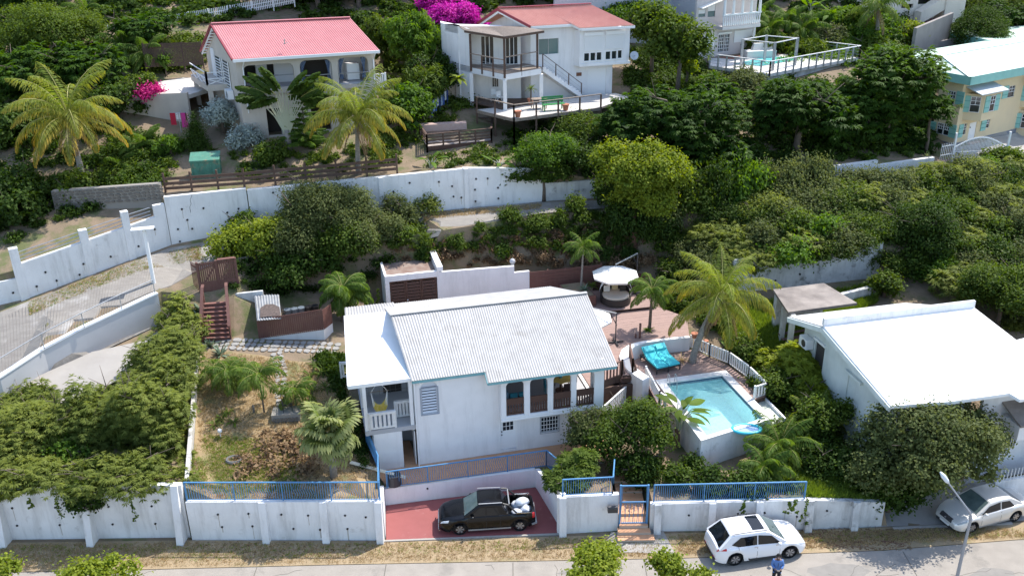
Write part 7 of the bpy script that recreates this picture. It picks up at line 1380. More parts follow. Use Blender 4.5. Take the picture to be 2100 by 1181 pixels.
patch('headlamp',1.92,2.3,.70,.93,HLAMP,nx=8,skew=-.05);patch('tail_lamp',-2.36,-2.22,.5,.95,RLAMP);patch('sill_strip',-1.15,.95,.02,.12,METAL,.02);patch('door_seam',-.66,-.645,.1,1,DARKSEAM);patch('door_seam',.04,.055,.1,1,DARKSEAM);patch('door_seam',.95,.965,.1,1,DARKSEAM)
patch('window_trim',-.9,.95,.96,1.0,CHROME,.012);patch('wheel_arch_trim',.98,1.74,.0,.06,BLACK,.015,nx=14);patch('wheel_arch_trim',-1.98,-1.22,.0,.06,BLACK,.015,nx=14)
q=MB();q.hexa([(2.30,-.5,.50),(2.40,-.5,.50),(2.40,.5,.50),(2.30,.5,.50),(2.28,-.5,.66),(2.37,-.5,.66),(2.37,.5,.66),(2.28,.5,.66)]);link('grille',q.mesh('grille'),METALD,root)
q=MB();q.beam((2.385,-.55,.60),(2.385,.55,.60),.03,.02);q.beam((2.40,-.6,.33),(2.40,.6,.33),.05,.03);q.beam((2.36,-.8,.34),(2.40,-.6,.33),.05,.03);q.beam((2.36,.8,.34),(2.40,.6,.33),.05,.03);link('bumper_trim',q.mesh('bumper_trim'),CHROME,root)
q=MB();q.beam((-2.42,-.78,.42),(-2.42,.78,.42),.08,.1);q.beam((-2.42,-.78,.42),(-2.2,-.88,.42),.06,.08);q.beam((-2.42,.78,.42),(-2.2,.88,.42),.06,.08);link('rear_bumper',q.mesh('rear_bumper'),METAL,root)
for s_ in(1,-1):q=MB();q.tube([(-.75,s_*.62,1.62),(.4,s_*.64,1.64)],.022,5);link('roof_rail',q.mesh('roof_rail'),METAL,root)
for s_ in(1,-1):q=MB();q.tube([(-.78,s_*.62,1.56),(-1.05,s_*.68,1.5),(-1.45,s_*.76,1.06)],.045,6);link('roll_bar',q.mesh('roll_bar'),BLACK,root)
for s_ in(1,-1):q=MB();q.beam((-2.2,s_*.78,1.05),(-1.45,s_*.78,1.06),.05,.03);link('bed_rail',q.mesh('bed_rail'),CHROME,root)
q=MB();q.tube([(-1.1,-.62,1.5),(-1.1,.62,1.5)],.035,6);link('roll_bar',q.mesh('roll_bar'),METAL,root)
q=MB();q.beam((1.12,-.1,1.05),(.92,-.6,1.16),.02);q.beam((1.14,.5,1.05),(.98,.0,1.14),.02);link('wiper',q.mesh('wiper'),BLACK,root)
q=MB();q.hexa([(-.05,-.5,1.625),(.33,-.5,1.62),(.33,.5,1.62),(-.05,.5,1.625),(-.05,-.5,1.635),(.33,-.5,1.63),(.33,.5,1.63),(-.05,.5,1.635)])if 0 else q.tube([(-.7,0,1.6),(-.85,0,1.78)],.012,4);link('aerial',q.mesh('aerial'),BLACK,root)
SK=mat('white_plastic_sack',(.68,.70,.73),.45,(.5,.53,.58),9,.9,bump=.6,bscale=14,local=True)
cs,sn=math.cos(yw),math.sin(yw);Rs=random.Random(2)
for i,(x,y,z,r,lb)in enumerate(((-1.55,-.25,.55,.27,'white sack at the front of the pickup bed'),(-1.85,-.45,.55,.28,'white sack nearest the camera in the pickup bed'),(-1.95,.1,.55,.27,'white sack by the tailgate of the pickup bed'),(-1.5,.3,.55,.24,'white sack at the far side of the pickup bed'),(-1.72,-.12,.85,.25,'topmost white sack in the pickup bed'),(-1.98,-.25,.82,.2,'small white sack on top by the pickup tailgate'))):
 q=MB();q.sphere((0,0,r*.78),r,12,9,.78);me=q.mesh('sack',smooth=True);v=np.array([c_.co[:]for c_ in me.vertices]);nn=1+.13*np.sin(v[:,0]*17+i)*np.cos(v[:,1]*15+2*i)+.08*np.sin(v[:,2]*22+i)
 for c_,k in zip(me.vertices,nn):c_.co.x*=k*1.12;c_.co.y*=k
 o=link('sack',me,SK,None,(ctr[0]+cs*x-sn*y,ctr[1]+sn*x+cs*y,.045+z),(0,0,i));tag(o,lb,'sack','white sacks in the pickup')
# white hatchback
WP=mat('white_car_paint',(.78,.78,.79),.22,coat=1.)
A_,B_=Z(1612,1144,0.01),Z(1508,1158,0.01);yw=math.atan2(A_[1]-B_[1],A_[0]-B_[0]);sd_=np.array([-math.sin(yw),math.cos(yw)]);ctr=(A_[:2]+B_[:2])/2+sd_*.82+np.array([math.cos(yw),math.sin(yw)])*.02
root,patch,swin,surf,sidep,zt,wid=car('parked_car','white crossover hatchback with black sunroof parked at the street edge','car',(ctr[0],ctr[1],.012),yw,4.55,1.83,WP,
[(-2.275,.72),(-2.23,.98),(-2.1,1.04),(-1.5,1.05),(.9,1.0),(1.5,.95),(2.0,.83),(2.2,.68),(2.275,.5)],(1.38,-1.33),.36,(-2.15,-1.55,.30,1.18,1.63),1.0)
swin('side_window',[(-1.55,.35),(-1.2,.12),(-.3,.12),(-.3,.86),(-1.1,.84)]);swin('side_window',[(-.24,.12),(.9,.12),(.42,.84),(-.24,.87)])
patch('tail_lamp',-2.24,-1.80,.72,.93,RLAMP,.012,nx=8);patch('headlamp',1.75,2.2,.72,.9,HLAMP);patch('lower_trim',-.95,.98,.0,.12,METALD,.01);patch('door_seam',-.30,-.285,.1,1,DARKSEAM);patch('door_seam',.82,.835,.1,1,DARKSEAM);patch('door_seam',-1.22,-1.205,.45,1,DARKSEAM)
for x in(-.45,.62):patch('door_handle',x,x+.18,.74,.78,CHROME,.03)
q=MB();q.hexa([(-.45,-.5,1.668),(.12,-.5,1.664),(.12,.5,1.664),(-.45,.5,1.668),(-.45,-.5,1.69),(.12,-.5,1.686),(.12,.5,1.686),(-.45,.5,1.69)]);link('sunroof',q.mesh('sunroof'),CGL,root)
for s_ in(1,-1):q=MB();q.tube([(-1.5,s_*.64,1.64),(-.6,s_*.66,1.69),(.2,s_*.65,1.67)],.02,5);link('roof_rail',q.mesh('roof_rail'),METALD,root)
q=MB();q.beam((-2.285,-.26,.66),(-2.285,.26,.66),.02,.12);link('number_plate',q.mesh('number_plate'),mat('plate',(.7,.7,.7),.5),root)
q=MB();q.beam((-2.28,-.7,.40),(-2.28,.7,.40),.03,.1);link('rear_bumper_insert',q.mesh('rear_bumper_insert'),METALD,root)
for s_ in(1,-1):q=MB();q.beam((-2.285,s_*.45,.45),(-2.25,s_*.75,.45),.03,.04);link('rear_reflector',q.mesh('rear_reflector'),RLAMP,root)
# silver sedan
SP=mat('silver_car_paint',(.66,.645,.61),.28,metal=.25,coat=1.)
A_=Z(1990,1091,.035);yw=math.radians(198);fwd=np.array([math.cos(yw),math.sin(yw)]);sd_=np.array([-math.sin(yw),math.cos(yw)]);ctr=A_[:2]-fwd*1.32-sd_*.78
root,patch,swin,surf,sidep,zt,wid=car('parked_car','silver sedan parked on the concrete apron at the right edge','car',(ctr[0],ctr[1],.035),yw,4.5,1.78,SP,
[(-2.25,.62),(-2.2,.92),(-2.0,1.0),(-1.4,1.0),(.9,.93),(1.5,.88),(1.95,.76),(2.2,.6),(2.25,.45)],(1.33,-1.33),.315,(-1.75,-.95,.3,1.15,1.45),.95)
swin('side_window',[(-1.15,.18),(-.35,.12),(-.35,.86),(-.85,.82)]);swin('side_window',[(-.28,.12),(.88,.12),(.40,.84),(-.28,.88)])
patch('headlamp',1.72,2.15,.70,.93,mat('grey_headlamp',(.30,.32,.32),.1,spec=.8),.012,nx=8);patch('tail_lamp',-2.2,-1.9,.65,.9,RLAMP);patch('door_seam',-.32,-.305,.1,1,DARKSEAM);patch('door_seam',.85,.865,.1,1,DARKSEAM);patch('sill_strip',-.95,.95,.0,.08,METAL,.01)
for x in(-.5,.65):patch('door_handle',x,x+.18,.76,.81,CHROME,.03)
q=MB();q.hexa([(2.17,-.38,.52),(2.27,-.38,.52),(2.27,.38,.52),(2.17,.38,.52),(2.10,-.36,.70),(2.20,-.36,.70),(2.20,.36,.70),(2.10,.36,.70)]);link('grille',q.mesh('grille'),METALD,root)
q=MB();q.beam((2.275,-.3,.34),(2.275,.3,.34),.02,.12);link('number_plate',q.mesh('number_plate'),MATS['plate'],root)
q=MB();q.beam((2.24,-.55,.24),(2.24,.55,.24),.04,.1);link('lower_grille',q.mesh('lower_grille'),METALD,root)
q=MB();q.tube([(2.262,0,.61),(2.275,0,.61)],.06,12);link('badge',q.mesh('badge'),CHROME,root)
# ================================================================ person
def skin(name,V,E,R_,m,root_v=0,sub=1):
 me=bpy.data.meshes.new(name);me.from_pydata(V,E,[]);o=bpy.data.objects.new(name,me);COL.objects.link(o)
 md=o.modifiers.new('skin','SKIN');sv=me.skin_vertices[0].data
 for i,r in enumerate(R_):sv[i].radius=(r if isinstance(r,tuple)else(r,r));sv[i].use_root=(i==root_v)
 s=o.modifiers.new('sub','SUBSURF');s.levels=sub;s.render_levels=sub
 me.materials.append(m)
 dg=bpy.context.evaluated_depsgraph_get();ev=o.evaluated_get(dg);m2=bpy.data.meshes.new_from_object(ev);bpy.data.objects.remove(o)
 for p in m2 .polygons:p.use_smooth=True
 m2 .name=name
 if not m2 .materials:m2 .materials.append(m)
 return m2
SKN=mat('dark_brown_skin',(.12,.06,.04),.55);SHIRT=mat('blue_shirt_cloth',(.10,.20,.44),.85,(.08,.16,.36),12,local=True);TRO=mat('black_trouser_cloth',(.012,.012,.015),.85)
pp=Z(1597,1139,1.68);px_,py_=pp[0],pp[1]
per=thing('person','person in blue shirt and black trousers looking down at a phone beside the hatchback','person',(px_,py_,.012),None,math.radians(-8))
# local frame: the person faces -y (towards the camera)
V=[(0,0,.95),(0,.01,1.15),(0,.02,1.36),(0,0,1.47),(0,-.04,1.56),(0,-.06,1.66),(0,-.05,1.73),
(.17,.02,1.40),(.24,.0,1.14),(.12,-.24,1.08),(.05,-.32,1.10),(-.17,.02,1.40),(-.24,.0,1.14),(-.12,-.24,1.08),(-.05,-.32,1.10),
(.1,0,.9),(.11,-.02,.5),(.11,.02,.1),(.12,-.12,.04),(-.1,0,.9),(-.11,-.04,.5),(-.12,.0,.1),(-.13,-.14,.04)]
E_=[(0,1),(1,2),(2,3),(3,4),(4,5),(5,6),(2,7),(7,8),(8,9),(9,10),(2,11),(11,12),(12,13),(13,14),(0,15),(15,16),(16,17),(17,18),(0,19),(19,20),(20,21),(21,22)]
R_=[(.15,.11),(.14,.1),(.16,.11),.06,.06,.095,.075,.07,.045,.033,.025,.07,.045,.033,.025,.085,.06,.045,.04,.085,.06,.045,.04]
link('body',skin('body',V,E_,R_,SKN,0,2),None,per)
V=[(0,0,.98),(0,.01,1.15),(0,.02,1.34),(0,.01,1.43),(.18,.02,1.39),(.25,.0,1.15),(.14,-.2,1.09),(-.18,.02,1.39),(-.25,.0,1.15),(-.14,-.2,1.09),(0,0,.86)]
link('shirt',skin('shirt',V,[(0,1),(1,2),(2,3),(2,4),(4,5),(5,6),(2,7),(7,8),(8,9),(0,10)],[(.185,.14),(.18,.135),(.20,.14),(.10,.09),.095,.07,.055,.095,.07,.055,(.18,.13)],SHIRT,0,2),None,per)
V=[(0,0,.93),(.1,0,.86),(.115,-.02,.5),(.115,.02,.1),(-.1,0,.86),(-.115,-.04,.5),(-.125,0,.1)]
link('trousers',skin('trousers',V,[(0,1),(1,2),(2,3),(0,4),(4,5),(5,6)],[(.17,.12),.105,.08,.07,.105,.08,.07],TRO,0,2),None,per)
q=MB();q.sphere((0,-.035,1.70),.112,12,8,1.0);q.v=[(x,y if y>-.09 else-.09,max(z,1.655 if y<-.03 else 1.6))for x,y,z in q.v];link('hair',q.mesh('hair',smooth=True),mat('black_hair',(.01,.009,.008),.8),per)
q=MB();[q.sphere((s_*.035,-.152,1.665),.012,6,4)for s_ in(1,-1)];link('eyes',q.mesh('eyes'),TRIMW,per);q=MB();q.sphere((0,-.162,1.635),.018,6,4);[q.sphere((s_*.1,-.055,1.65),.022,6,4,1.4)for s_ in(1,-1)];link('nose_and_ears',q.mesh('nose_and_ears',smooth=True),SKN,per)
for s_ in(1,-1):
 V=[(s_*.05,-.32,1.10)];Ed=[];Rr_=[.026]
 for k in range(4):
  b=len(V);x0=s_*(.055-.02*k+.01);V+=[(x0,-.37,1.095-.002*k),(x0-s_*.012,-.395,1.11),(x0-s_*.028,-.385,1.13)];Ed+=[(0,b),(b,b+1),(b+1,b+2)];Rr_+=[.0095,.0085,.007]
 b=len(V);V+=[(s_*.02,-.335,1.125),(s_*.01,-.355,1.14)];Ed+=[(0,b),(b,b+1)];Rr_+=[.01,.008]
 link('hand',skin('hand',V,Ed,Rr_,SKN,0,1),None,per)
for s_,x in((1,.12),(-1,-.13)):q=MB();q.sphere((x,-.07,.05),.075,8,6,.65);q.v=[(a,b*1.0+(b+.07)*.9,c)for a,b,c in q.v];link('shoe',q.mesh('shoe',smooth=True),BLACK,per)
q=MB();q.beam((0,-.17,1.40),(.0,-.15,1.12),.02,.01);link('lanyard',q.mesh('lanyard'),BLACK,per)
q=MB();q.hexa([(-.06,-.40,1.115),(.06,-.40,1.115),(.06,-.33,1.135),(-.06,-.33,1.135),(-.06,-.40,1.125),(.06,-.40,1.125),(.06,-.33,1.145),(-.06,-.33,1.145)]);cy,sy=math.cos(math.radians(-8)),math.sin(math.radians(-8));o=link('mobile_phone',q.mesh('mobile_phone'),BLACK,None,(px_,py_,.012),(0,0,math.radians(-8)));tag(o,'small dark phone held in both hands by the person in blue','phone')
# ================================================================ vegetation
LM_={
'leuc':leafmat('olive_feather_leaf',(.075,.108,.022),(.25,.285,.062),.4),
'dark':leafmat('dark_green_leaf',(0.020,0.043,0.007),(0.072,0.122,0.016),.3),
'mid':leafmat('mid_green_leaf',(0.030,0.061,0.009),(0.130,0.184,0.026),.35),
'yel':leafmat('yellow_green_leaf',(0.094,0.143,0.016),(0.271,0.316,0.037),.4),
'grey':leafmat('grey_green_leaf',(0.055,0.074,0.023),(0.148,0.176,0.058),.35),
'silver':leafmat('silver_leaf',(0.230,0.270,0.230),(0.486,0.540,0.486),.2),
'bright':leafmat('bright_green_leaf',(0.044,0.097,0.014),(0.136,0.228,0.030),.42),
'flam':leafmat('feathery_deep_green_leaf',(0.015,0.042,0.007),(0.077,0.146,0.017),.35),
'mag':leafmat('magenta_bract',(.36,.012,.22),(.62,.035,.40),.25),
'pinkb':leafmat('pink_bract',(.38,.02,.13),(.60,.05,.24),.25),
'brown':leafmat('dry_brown_leaf',(0.135,0.081,0.047),(0.297,0.203,0.108),.2),
'fray':leafmat('golden_palm_leaf',(0.070,0.128,0.019),(0.205,0.257,0.045),.4,tip=(0.567,0.365,0.081)),
'palm':leafmat('green_palm_leaf',(0.040,0.092,0.014),(0.127,0.201,0.035),.4,tip=(0.297,0.297,0.095)),
'fan':leafmat('fan_palm_leaf',(0.058,0.103,0.023),(0.173,0.230,0.069),.4,tip=(0.459,0.446,0.216)),
'grass':leafmat('grass_blade',(0.103,0.161,0.023),(0.230,0.310,0.052),.4),
'straw':leafmat('dry_grass_blade',(.32,.24,.12),(.52,.41,.23),.3),
'agave':leafmat('agave_leaf',(0.068,0.108,0.068),(0.176,0.230,0.149),.1),
}
def leafmesh(name,P,Nrm,Ax,ln,wd,tint,m,fold=.0,tip=None):
 """one pointed four-sided leaf per row: centre P, normal, long axis, length, width"""
 Ax=Ax/np.linalg.norm(Ax,axis=1)[:,None];S=np.cross(Nrm,Ax);S/=np.linalg.norm(S,axis=1)[:,None]+1e-9;Nn=np.cross(Ax,S)
 ln=np.broadcast_to(ln,(len(P),))[:,None];wd=np.broadcast_to(wd,(len(P),))[:,None]
 V=np.empty((len(P),4,3));V[:,0]=P-Ax*ln*.5;V[:,2]=P+Ax*ln*.5-Nn*ln*.12;V[:,1]=P+S*wd*.5+Nn*wd*fold;V[:,3]=P-S*wd*.5+Nn*wd*fold
 me=bpy.data.meshes.new(name);n=len(P);me.vertices.add(4*n);me.vertices.foreach_set('co',V.reshape(-1).astype(np.float32));me.loops.add(4*n);me.loops.foreach_set('vertex_index',np.arange(4*n,dtype=np.int32));me.polygons.add(n);me.polygons.foreach_set('loop_start',np.arange(0,4*n,4,dtype=np.int32));me.update(calc_edges=True)
 a=me.attributes.new('tint','FLOAT','POINT');a.data.foreach_set('value',np.repeat(np.clip(tint,0,1),4).astype(np.float32))
 if tip is not None:a=me.attributes.new('tip','FLOAT','POINT');a.data.foreach_set('value',np.stack([tip*.3,tip*.7,tip,tip*.7],1).reshape(-1).astype(np.float32))
 me.materials.append(m);return me
def lobes_of(R,rx,ry,rz,n,lo=.20,hi=.44):
 out=[];n=int(n*1.7)
 for i in range(n):
  d=R.normal(size=3);d/=np.linalg.norm(d);d[2]=abs(d[2])*.9-.25;k=R.uniform(.4,.86);k=k if k<.7 or R.random()<.6 else .6;out.append((d*k*np.array([rx,ry,rz]),R.uniform(lo,hi)*np.array([rx,ry,rz])*R.uniform(.85,1.15)))
 out.append((np.zeros(3),np.array([rx,ry,rz])*.5));return out
STY={
'broad':(.27,.15,7,.19,.2,'r'),'small':(.19,.125,7,.16,.1,'r'),'fine':(.17,.085,8,.18,.1,'r'),
'feather':(.30,.058,8,.24,.3,'f'),'flam':(.42,.10,9,.22,.25,'f'),'rosette':(.36,.10,11,.02,.0,'s'),'long':(.36,.085,7,.12,.7,'r')}
def crown(name,style,mkey,rx,ry,rz,nl=9,seed=1,dens=1.,lobes=None,tintb=.35,size=1.):
 R=np.random.default_rng(seed);ln,wd,k,sp,droop,st=STY[style];size*=.86;ln*=size;wd*=size;d_=1.15/(ln*wd*.55)
 L=lobes or lobes_of(R,rx,ry,rz,nl);TW=[];OUT=[];IN=[]
 for c,r in L:
  area=4*math.pi*((r[0]*r[1])**1.6/3+(r[0]*r[2])**1.6/3+(r[1]*r[2])**1.6/3)**(1/1.6);n=int(area*d_*dens/k)+3
  d=R.normal(size=(n,3));d/=np.linalg.norm(d,axis=1)[:,None];keep=d[:,2]>-.5+.5*(R.random(n)-.5);d=d[keep]
  f=1-np.abs(R.normal(0,.15,len(d)))+.06*R.normal(size=len(d))+.11*np.sin(d[:,0]*6+seed)*np.cos(d[:,1]*7);TW.append(c+d*r*f[:,None]);OUT.append(d/r)
  m_=int(area*.55*dens/(ln*wd*2.2));e=R.normal(size=(m_,3));e/=np.linalg.norm(e,axis=1)[:,None];IN.append(c+e*r*R.uniform(.5,.8,m_)[:,None])
 TW=np.concatenate(TW);OUT=np.concatenate(OUT);OUT/=np.linalg.norm(OUT,axis=1)[:,None];IN=np.concatenate(IN)
 def ins(P,q):
  v=np.zeros(len(P),bool)
  for c,r in L:v|=(((P-c)/r)**2).sum(1)<q
  return v
 kp=~ins(TW,.5)|(R.random(len(TW))<.06);TW=TW[kp];OUT=OUT[kp];IN=IN[~ins(IN,.2)]
 T2=np.repeat(TW,k,0);O2=np.repeat(OUT,k,0);n=len(T2);ttw=np.repeat(R.random(len(TW)),k);up=np.array([0,0,1.])
 if st=='s':
  ph=np.tile(np.arange(k)*2*math.pi/k,len(TW))+np.repeat(R.random(len(TW))*6,k);ax0=O2*.6+up*.7;ax0/=np.linalg.norm(ax0,axis=1)[:,None]
  u=np.cross(ax0,np.array([.3,.9,.1]));u/=np.linalg.norm(u,axis=1)[:,None];v=np.cross(ax0,u);side=u*np.cos(ph)[:,None]+v*np.sin(ph)[:,None]
  A=side+ax0*R.uniform(-.1,.8,n)[:,None];A/=np.linalg.norm(A,axis=1)[:,None];Nn=ax0*1.2-A*.3;P=T2+A*ln*.5
 elif st=='f':
  g=O2*1.0+R.normal(0,.25,(len(TW),3)).repeat(k,0);g[:,2]=g[:,2]*.4-droop;g/=np.linalg.norm(g,axis=1)[:,None]
  s=np.cross(g,up);s/=np.linalg.norm(s,axis=1)[:,None]+1e-6;t=np.tile(np.linspace(-1,1,k),len(TW));A=g*(1.15-np.abs(t))[:,None]+s*t[:,None]*.9+up*(-.15*np.abs(t))[:,None]+R.normal(0,.1,(n,3));A/=np.linalg.norm(A,axis=1)[:,None]
  P=T2+R.normal(0,sp*.5,(len(TW),3)).repeat(k,0)+A*ln*.5;Nn=up+O2*.4+R.normal(0,.22,(n,3))
 else:
  P=T2+R.normal(0,sp,(n,3));Nn=O2*.6+up*.55+R.normal(0,.5,(n,3));A=np.cross(Nn,R.normal(size=(n,3)))+O2*.4-up*droop
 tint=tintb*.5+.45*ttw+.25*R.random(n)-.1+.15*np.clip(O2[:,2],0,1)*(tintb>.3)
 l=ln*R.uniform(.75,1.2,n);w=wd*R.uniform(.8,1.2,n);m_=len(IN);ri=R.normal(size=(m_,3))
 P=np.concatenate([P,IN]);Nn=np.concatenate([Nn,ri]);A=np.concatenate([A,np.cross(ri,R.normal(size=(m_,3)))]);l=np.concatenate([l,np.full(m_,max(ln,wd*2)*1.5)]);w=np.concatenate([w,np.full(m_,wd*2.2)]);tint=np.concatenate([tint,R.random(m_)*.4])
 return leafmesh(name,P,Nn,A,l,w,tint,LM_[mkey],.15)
TRUNKS=0
def trunkmesh(h,r,spread,nb,seed,lean=(0,0)):
 R=random.Random(seed);mb=MB();top=Vector((lean[0],lean[1],h));pts=[Vector((0,0,-.3)),Vector((lean[0]*.2+R.uniform(-.1,.1),lean[1]*.2,h*.35)),Vector((lean[0]*.55+R.uniform(-.12,.12),lean[1]*.55,h*.7)),top]
 mb.tube(pts,[r*1.25,r,r*.8,r*.6],8)
 for k in range(nb):
  t=2*math.pi*k/nb+R.uniform(-.4,.4);s=pts[2].lerp(top,R.uniform(0,.9));e=s+Vector((math.cos(t)*spread[0],math.sin(t)*spread[1],spread[2]*R.uniform(.2,.9)))*R.uniform(.6,.9);m=s.lerp(e,.5)+Vector((R.uniform(-.15,.15),R.uniform(-.15,.15),spread[2]*.18))
  mb.tube([s,m,e],[r*.5,r*.32,r*.12],5)
  for j in range(2):e2=e+Vector((R.uniform(-1,1)*spread[0],R.uniform(-1,1)*spread[1],R.uniform(0,1)*spread[2]))*.35;mb.tube([m.lerp(e,.6),e2],[r*.2,r*.06],4)
 return mb
def tree(cx,cy,Y,rx,ry,style,mkey,label,cat='tree',group=None,seed=1,nl=9,bark=None,tr=.13,dens=1.,depth=1.,size=1.,name=None,nb=6,tintb=.35,ground=None):
 """a tree whose crown centre is seen at (cx,cy), standing at world depth Y; rx, ry in pixels of the photo"""
 c=WY(cx,cy,Y);size*=min(1.45,max(1.,np.linalg.norm(c-CAMP)/52));k=np.linalg.norm(c-CAMP)*math.cos(math.atan(math.hypot(cx-1050,cy-590.5)/FPX))/FPX;rx_,rz_=rx*k*1.16,ry*k*1.2
 g=G(c[0],c[1])if ground is None else ground;root=thing(name or('tree' if cat=='tree' else cat.replace(' ','_')),label,cat,(c[0],c[1],g),group)
 h=max(.25,c[2]-g);
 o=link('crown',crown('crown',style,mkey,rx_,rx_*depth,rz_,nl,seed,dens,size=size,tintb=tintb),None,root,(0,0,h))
 mb=trunkmesh(h,tr,(rx_*.8,rx_*.8*depth,rz_),nb,seed);link('trunk',mb.mesh('trunk',smooth=True),bark or BARK,root)
 return root
# ---- prototypes of bushes, copied with their parts
def bushproto(name,style,mkey,r,rz,seed,dens=1.,nl=6,size=1.):
 root=thing(name,None,None,(0,0,-500));link('foliage',crown('foliage',style,mkey,r,r,rz,nl,seed,dens,size=size),None,root,(0,0,rz*.55));mb=trunkmesh(rz*.8,.04,(r*.7,r*.7,rz*.6),4,seed);link('stem',mb.mesh('stem'),BARK,root);return root
PROTOS=[];usedp=set()
def place(proto,p,label,cat,sc=1.,group=None,rz=None,R=random):
 if id(proto)in usedp:o=copytree(proto)
 else:usedp.add(id(proto));o=proto;PROTOS.append(proto)
 o.location=tuple(p);o.rotation_euler[2]=R.uniform(0,6.28)if rz is None else rz;s=(sc,sc,sc)if not isinstance(sc,tuple)else sc;o.scale=s;tag(o,label,cat,group,'thing');return o
# ---- palms
def frondmesh(name,L,el,droop,mkey,yel,nleaf=52,ll=.75,seed=1,width=.06):
 """pinnate frond in the xz plane starting at the origin: el start elevation, droop total bend"""
 R=np.random.default_rng(seed);n=nleaf;t=np.linspace(0,1,24);ang=el-droop*t**1.4;x=np.concatenate([[0],np.cumsum(np.cos(ang[:-1])*L/23)]);z=np.concatenate([[0],np.cumsum(np.sin(ang[:-1])*L/23)])
 P,Nn,A,LN,TP_=[],[],[],[],[]
 for s in(-1,1):
  for u in np.linspace(.1,.985,n):
   px_,pz_,a=np.interp(u,t,x),np.interp(u,t,z),np.interp(u,t,ang);f=np.array([math.cos(a),0,math.sin(a)]);up=np.array([-math.sin(a),0,math.cos(a)]);l=ll*(math.sin(math.pi*min(1,u*.9+.12))**.6)*R.uniform(.85,1.1)+.08
   d=f*(.35+.9*u**2)+np.array([0,s,0])*(1-.3*u)+up*.18+np.array([0,0,-1])*(.45+R.uniform(-.1,.35));d/=np.linalg.norm(d);d2=d+np.array([0,0,-1])*(.75+R.uniform(-.2,.4));d2/=np.linalg.norm(d2)
   b=np.array([px_,0,pz_]);m=b+d*l*.5
   yy=yel*np.clip(.3+.6*u+R.uniform(-.3,.3),0,1)
   for(c,dd,ll_,tp)in((b+d*l*.27,d,l*.56,yy*.35),(m+d2*l*.25,d2,l*.56,yy)):
    P.append(c);A.append(dd);nn=np.cross(dd,np.array([s*.0+f[0],f[1],f[2]]));Nn.append(nn*(1 if nn[2]>0 else-1)+R.normal(0,.1,3));LN.append(ll_);TP_.append(tp)
 P=np.array(P);me=leafmesh(name,P,np.array(Nn),np.array(A),np.array(LN),np.full(len(P),width*1.15),.3+.5*R.random(len(P)),LM_[mkey],.1,np.array(TP_))
 mb=MB();pts=[(a,0,b)for a,b in zip(x[::3],z[::3])];mb.tube(pts,[max(.008,.035*L/3.5*(1-i/len(pts)))for i in range(len(pts))],5);rm=mb.mesh(name+'_rachis');rm.materials.append(RACH);return me,rm
RACH=mat('palm_rachis',(.30,.28,.08),.6)
FR_SETS={}
def frondset(key,L,mkey,yel,ll,width=.05,nleaf=52):
 if key not in FR_SETS:FR_SETS[key]=[frondmesh('frond',L,el,dr,mkey,y_,nleaf,ll,i+1,width)for i,(el,dr,y_)in enumerate(((1.25,1.3,yel*.3),(.95,1.7,yel*.5),(.6,1.9,yel*.8),(.25,1.75,yel),(-.15,1.35,yel*1.2)))]
 return FR_SETS[key]
def palm(label,base,top,L=3.4,n=18,mkey='palm',yel=.4,ll=.8,r=.15,bark=None,seed=1,key=None,low=True,width=.05,cat='palm',name='coconut_palm',nuts=0,spin=0.,group=None,nleaf=52,minel=0):
 R=random.Random(seed);root=thing(name,label,cat,tuple(base),group);b,t=Vector(base),Vector(top);d=t-b
 mb=MB();pts=[];m_=9
 for i in range(m_+1):u=i/m_;pts.append((d.x*u**1.6,d.y*u**1.6,-.3+(d.z+.3)*u))
 mb.tube(pts,[r*(1.5 if i==0 else 1.1-.4*i/m_)*(1.06 if i%2 else 1)for i in range(m_+1)],9);link('trunk',mb.mesh('trunk',smooth=True),bark or BARKG,root)
 fs=frondset(key or(mkey,L,yel),L,mkey,yel,ll,width,nleaf)
 for k in range(n):
  ring_=k/n;i=min(4,int(ring_*5))if low else min(3,int(ring_*4));i=max(i,minel);az=spin+k*2.399+R.uniform(-.2,.2);me,rm=fs[i];s=R.uniform(.85,1.08)
  o=link('frond',me,None,root,(d.x,d.y,d.z),(0,R.uniform(-.12,.12),az),(s,s,s));link('frond_stalk',rm,None,o)
 mb=MB();mb.sphere((d.x,d.y,d.z-.05),r*1.15,8,6,1.6);link('crown_shaft',mb.mesh('crown_shaft',smooth=True),RACH,root)
 if name=='coconut_palm':
  if 'dead' not in FR_SETS:FR_SETS['dead']=frondmesh('dead_frond',2.6,-.9,.6,'brown',0.,26,.5,9,.05)
  for k in range(3):o=link('dead_frond',FR_SETS['dead'][0],None,root,(d.x,d.y,d.z-.15),(0,0,spin+k*2.1+1));link('frond_stalk',FR_SETS['dead'][1],None,o)
 if nuts:
  for k in range(nuts):a=k*6.28/nuts;q=MB();q.sphere((d.x+.22*math.cos(a),d.y+.22*math.sin(a),d.z-.25),.12,7,5,1.2);link('coconut',q.mesh('coconut',smooth=True),mat('coconut_husk',(.28,.22,.05),.7),root)
 return root
def upto(base,px,py):return HT(base,px,py)
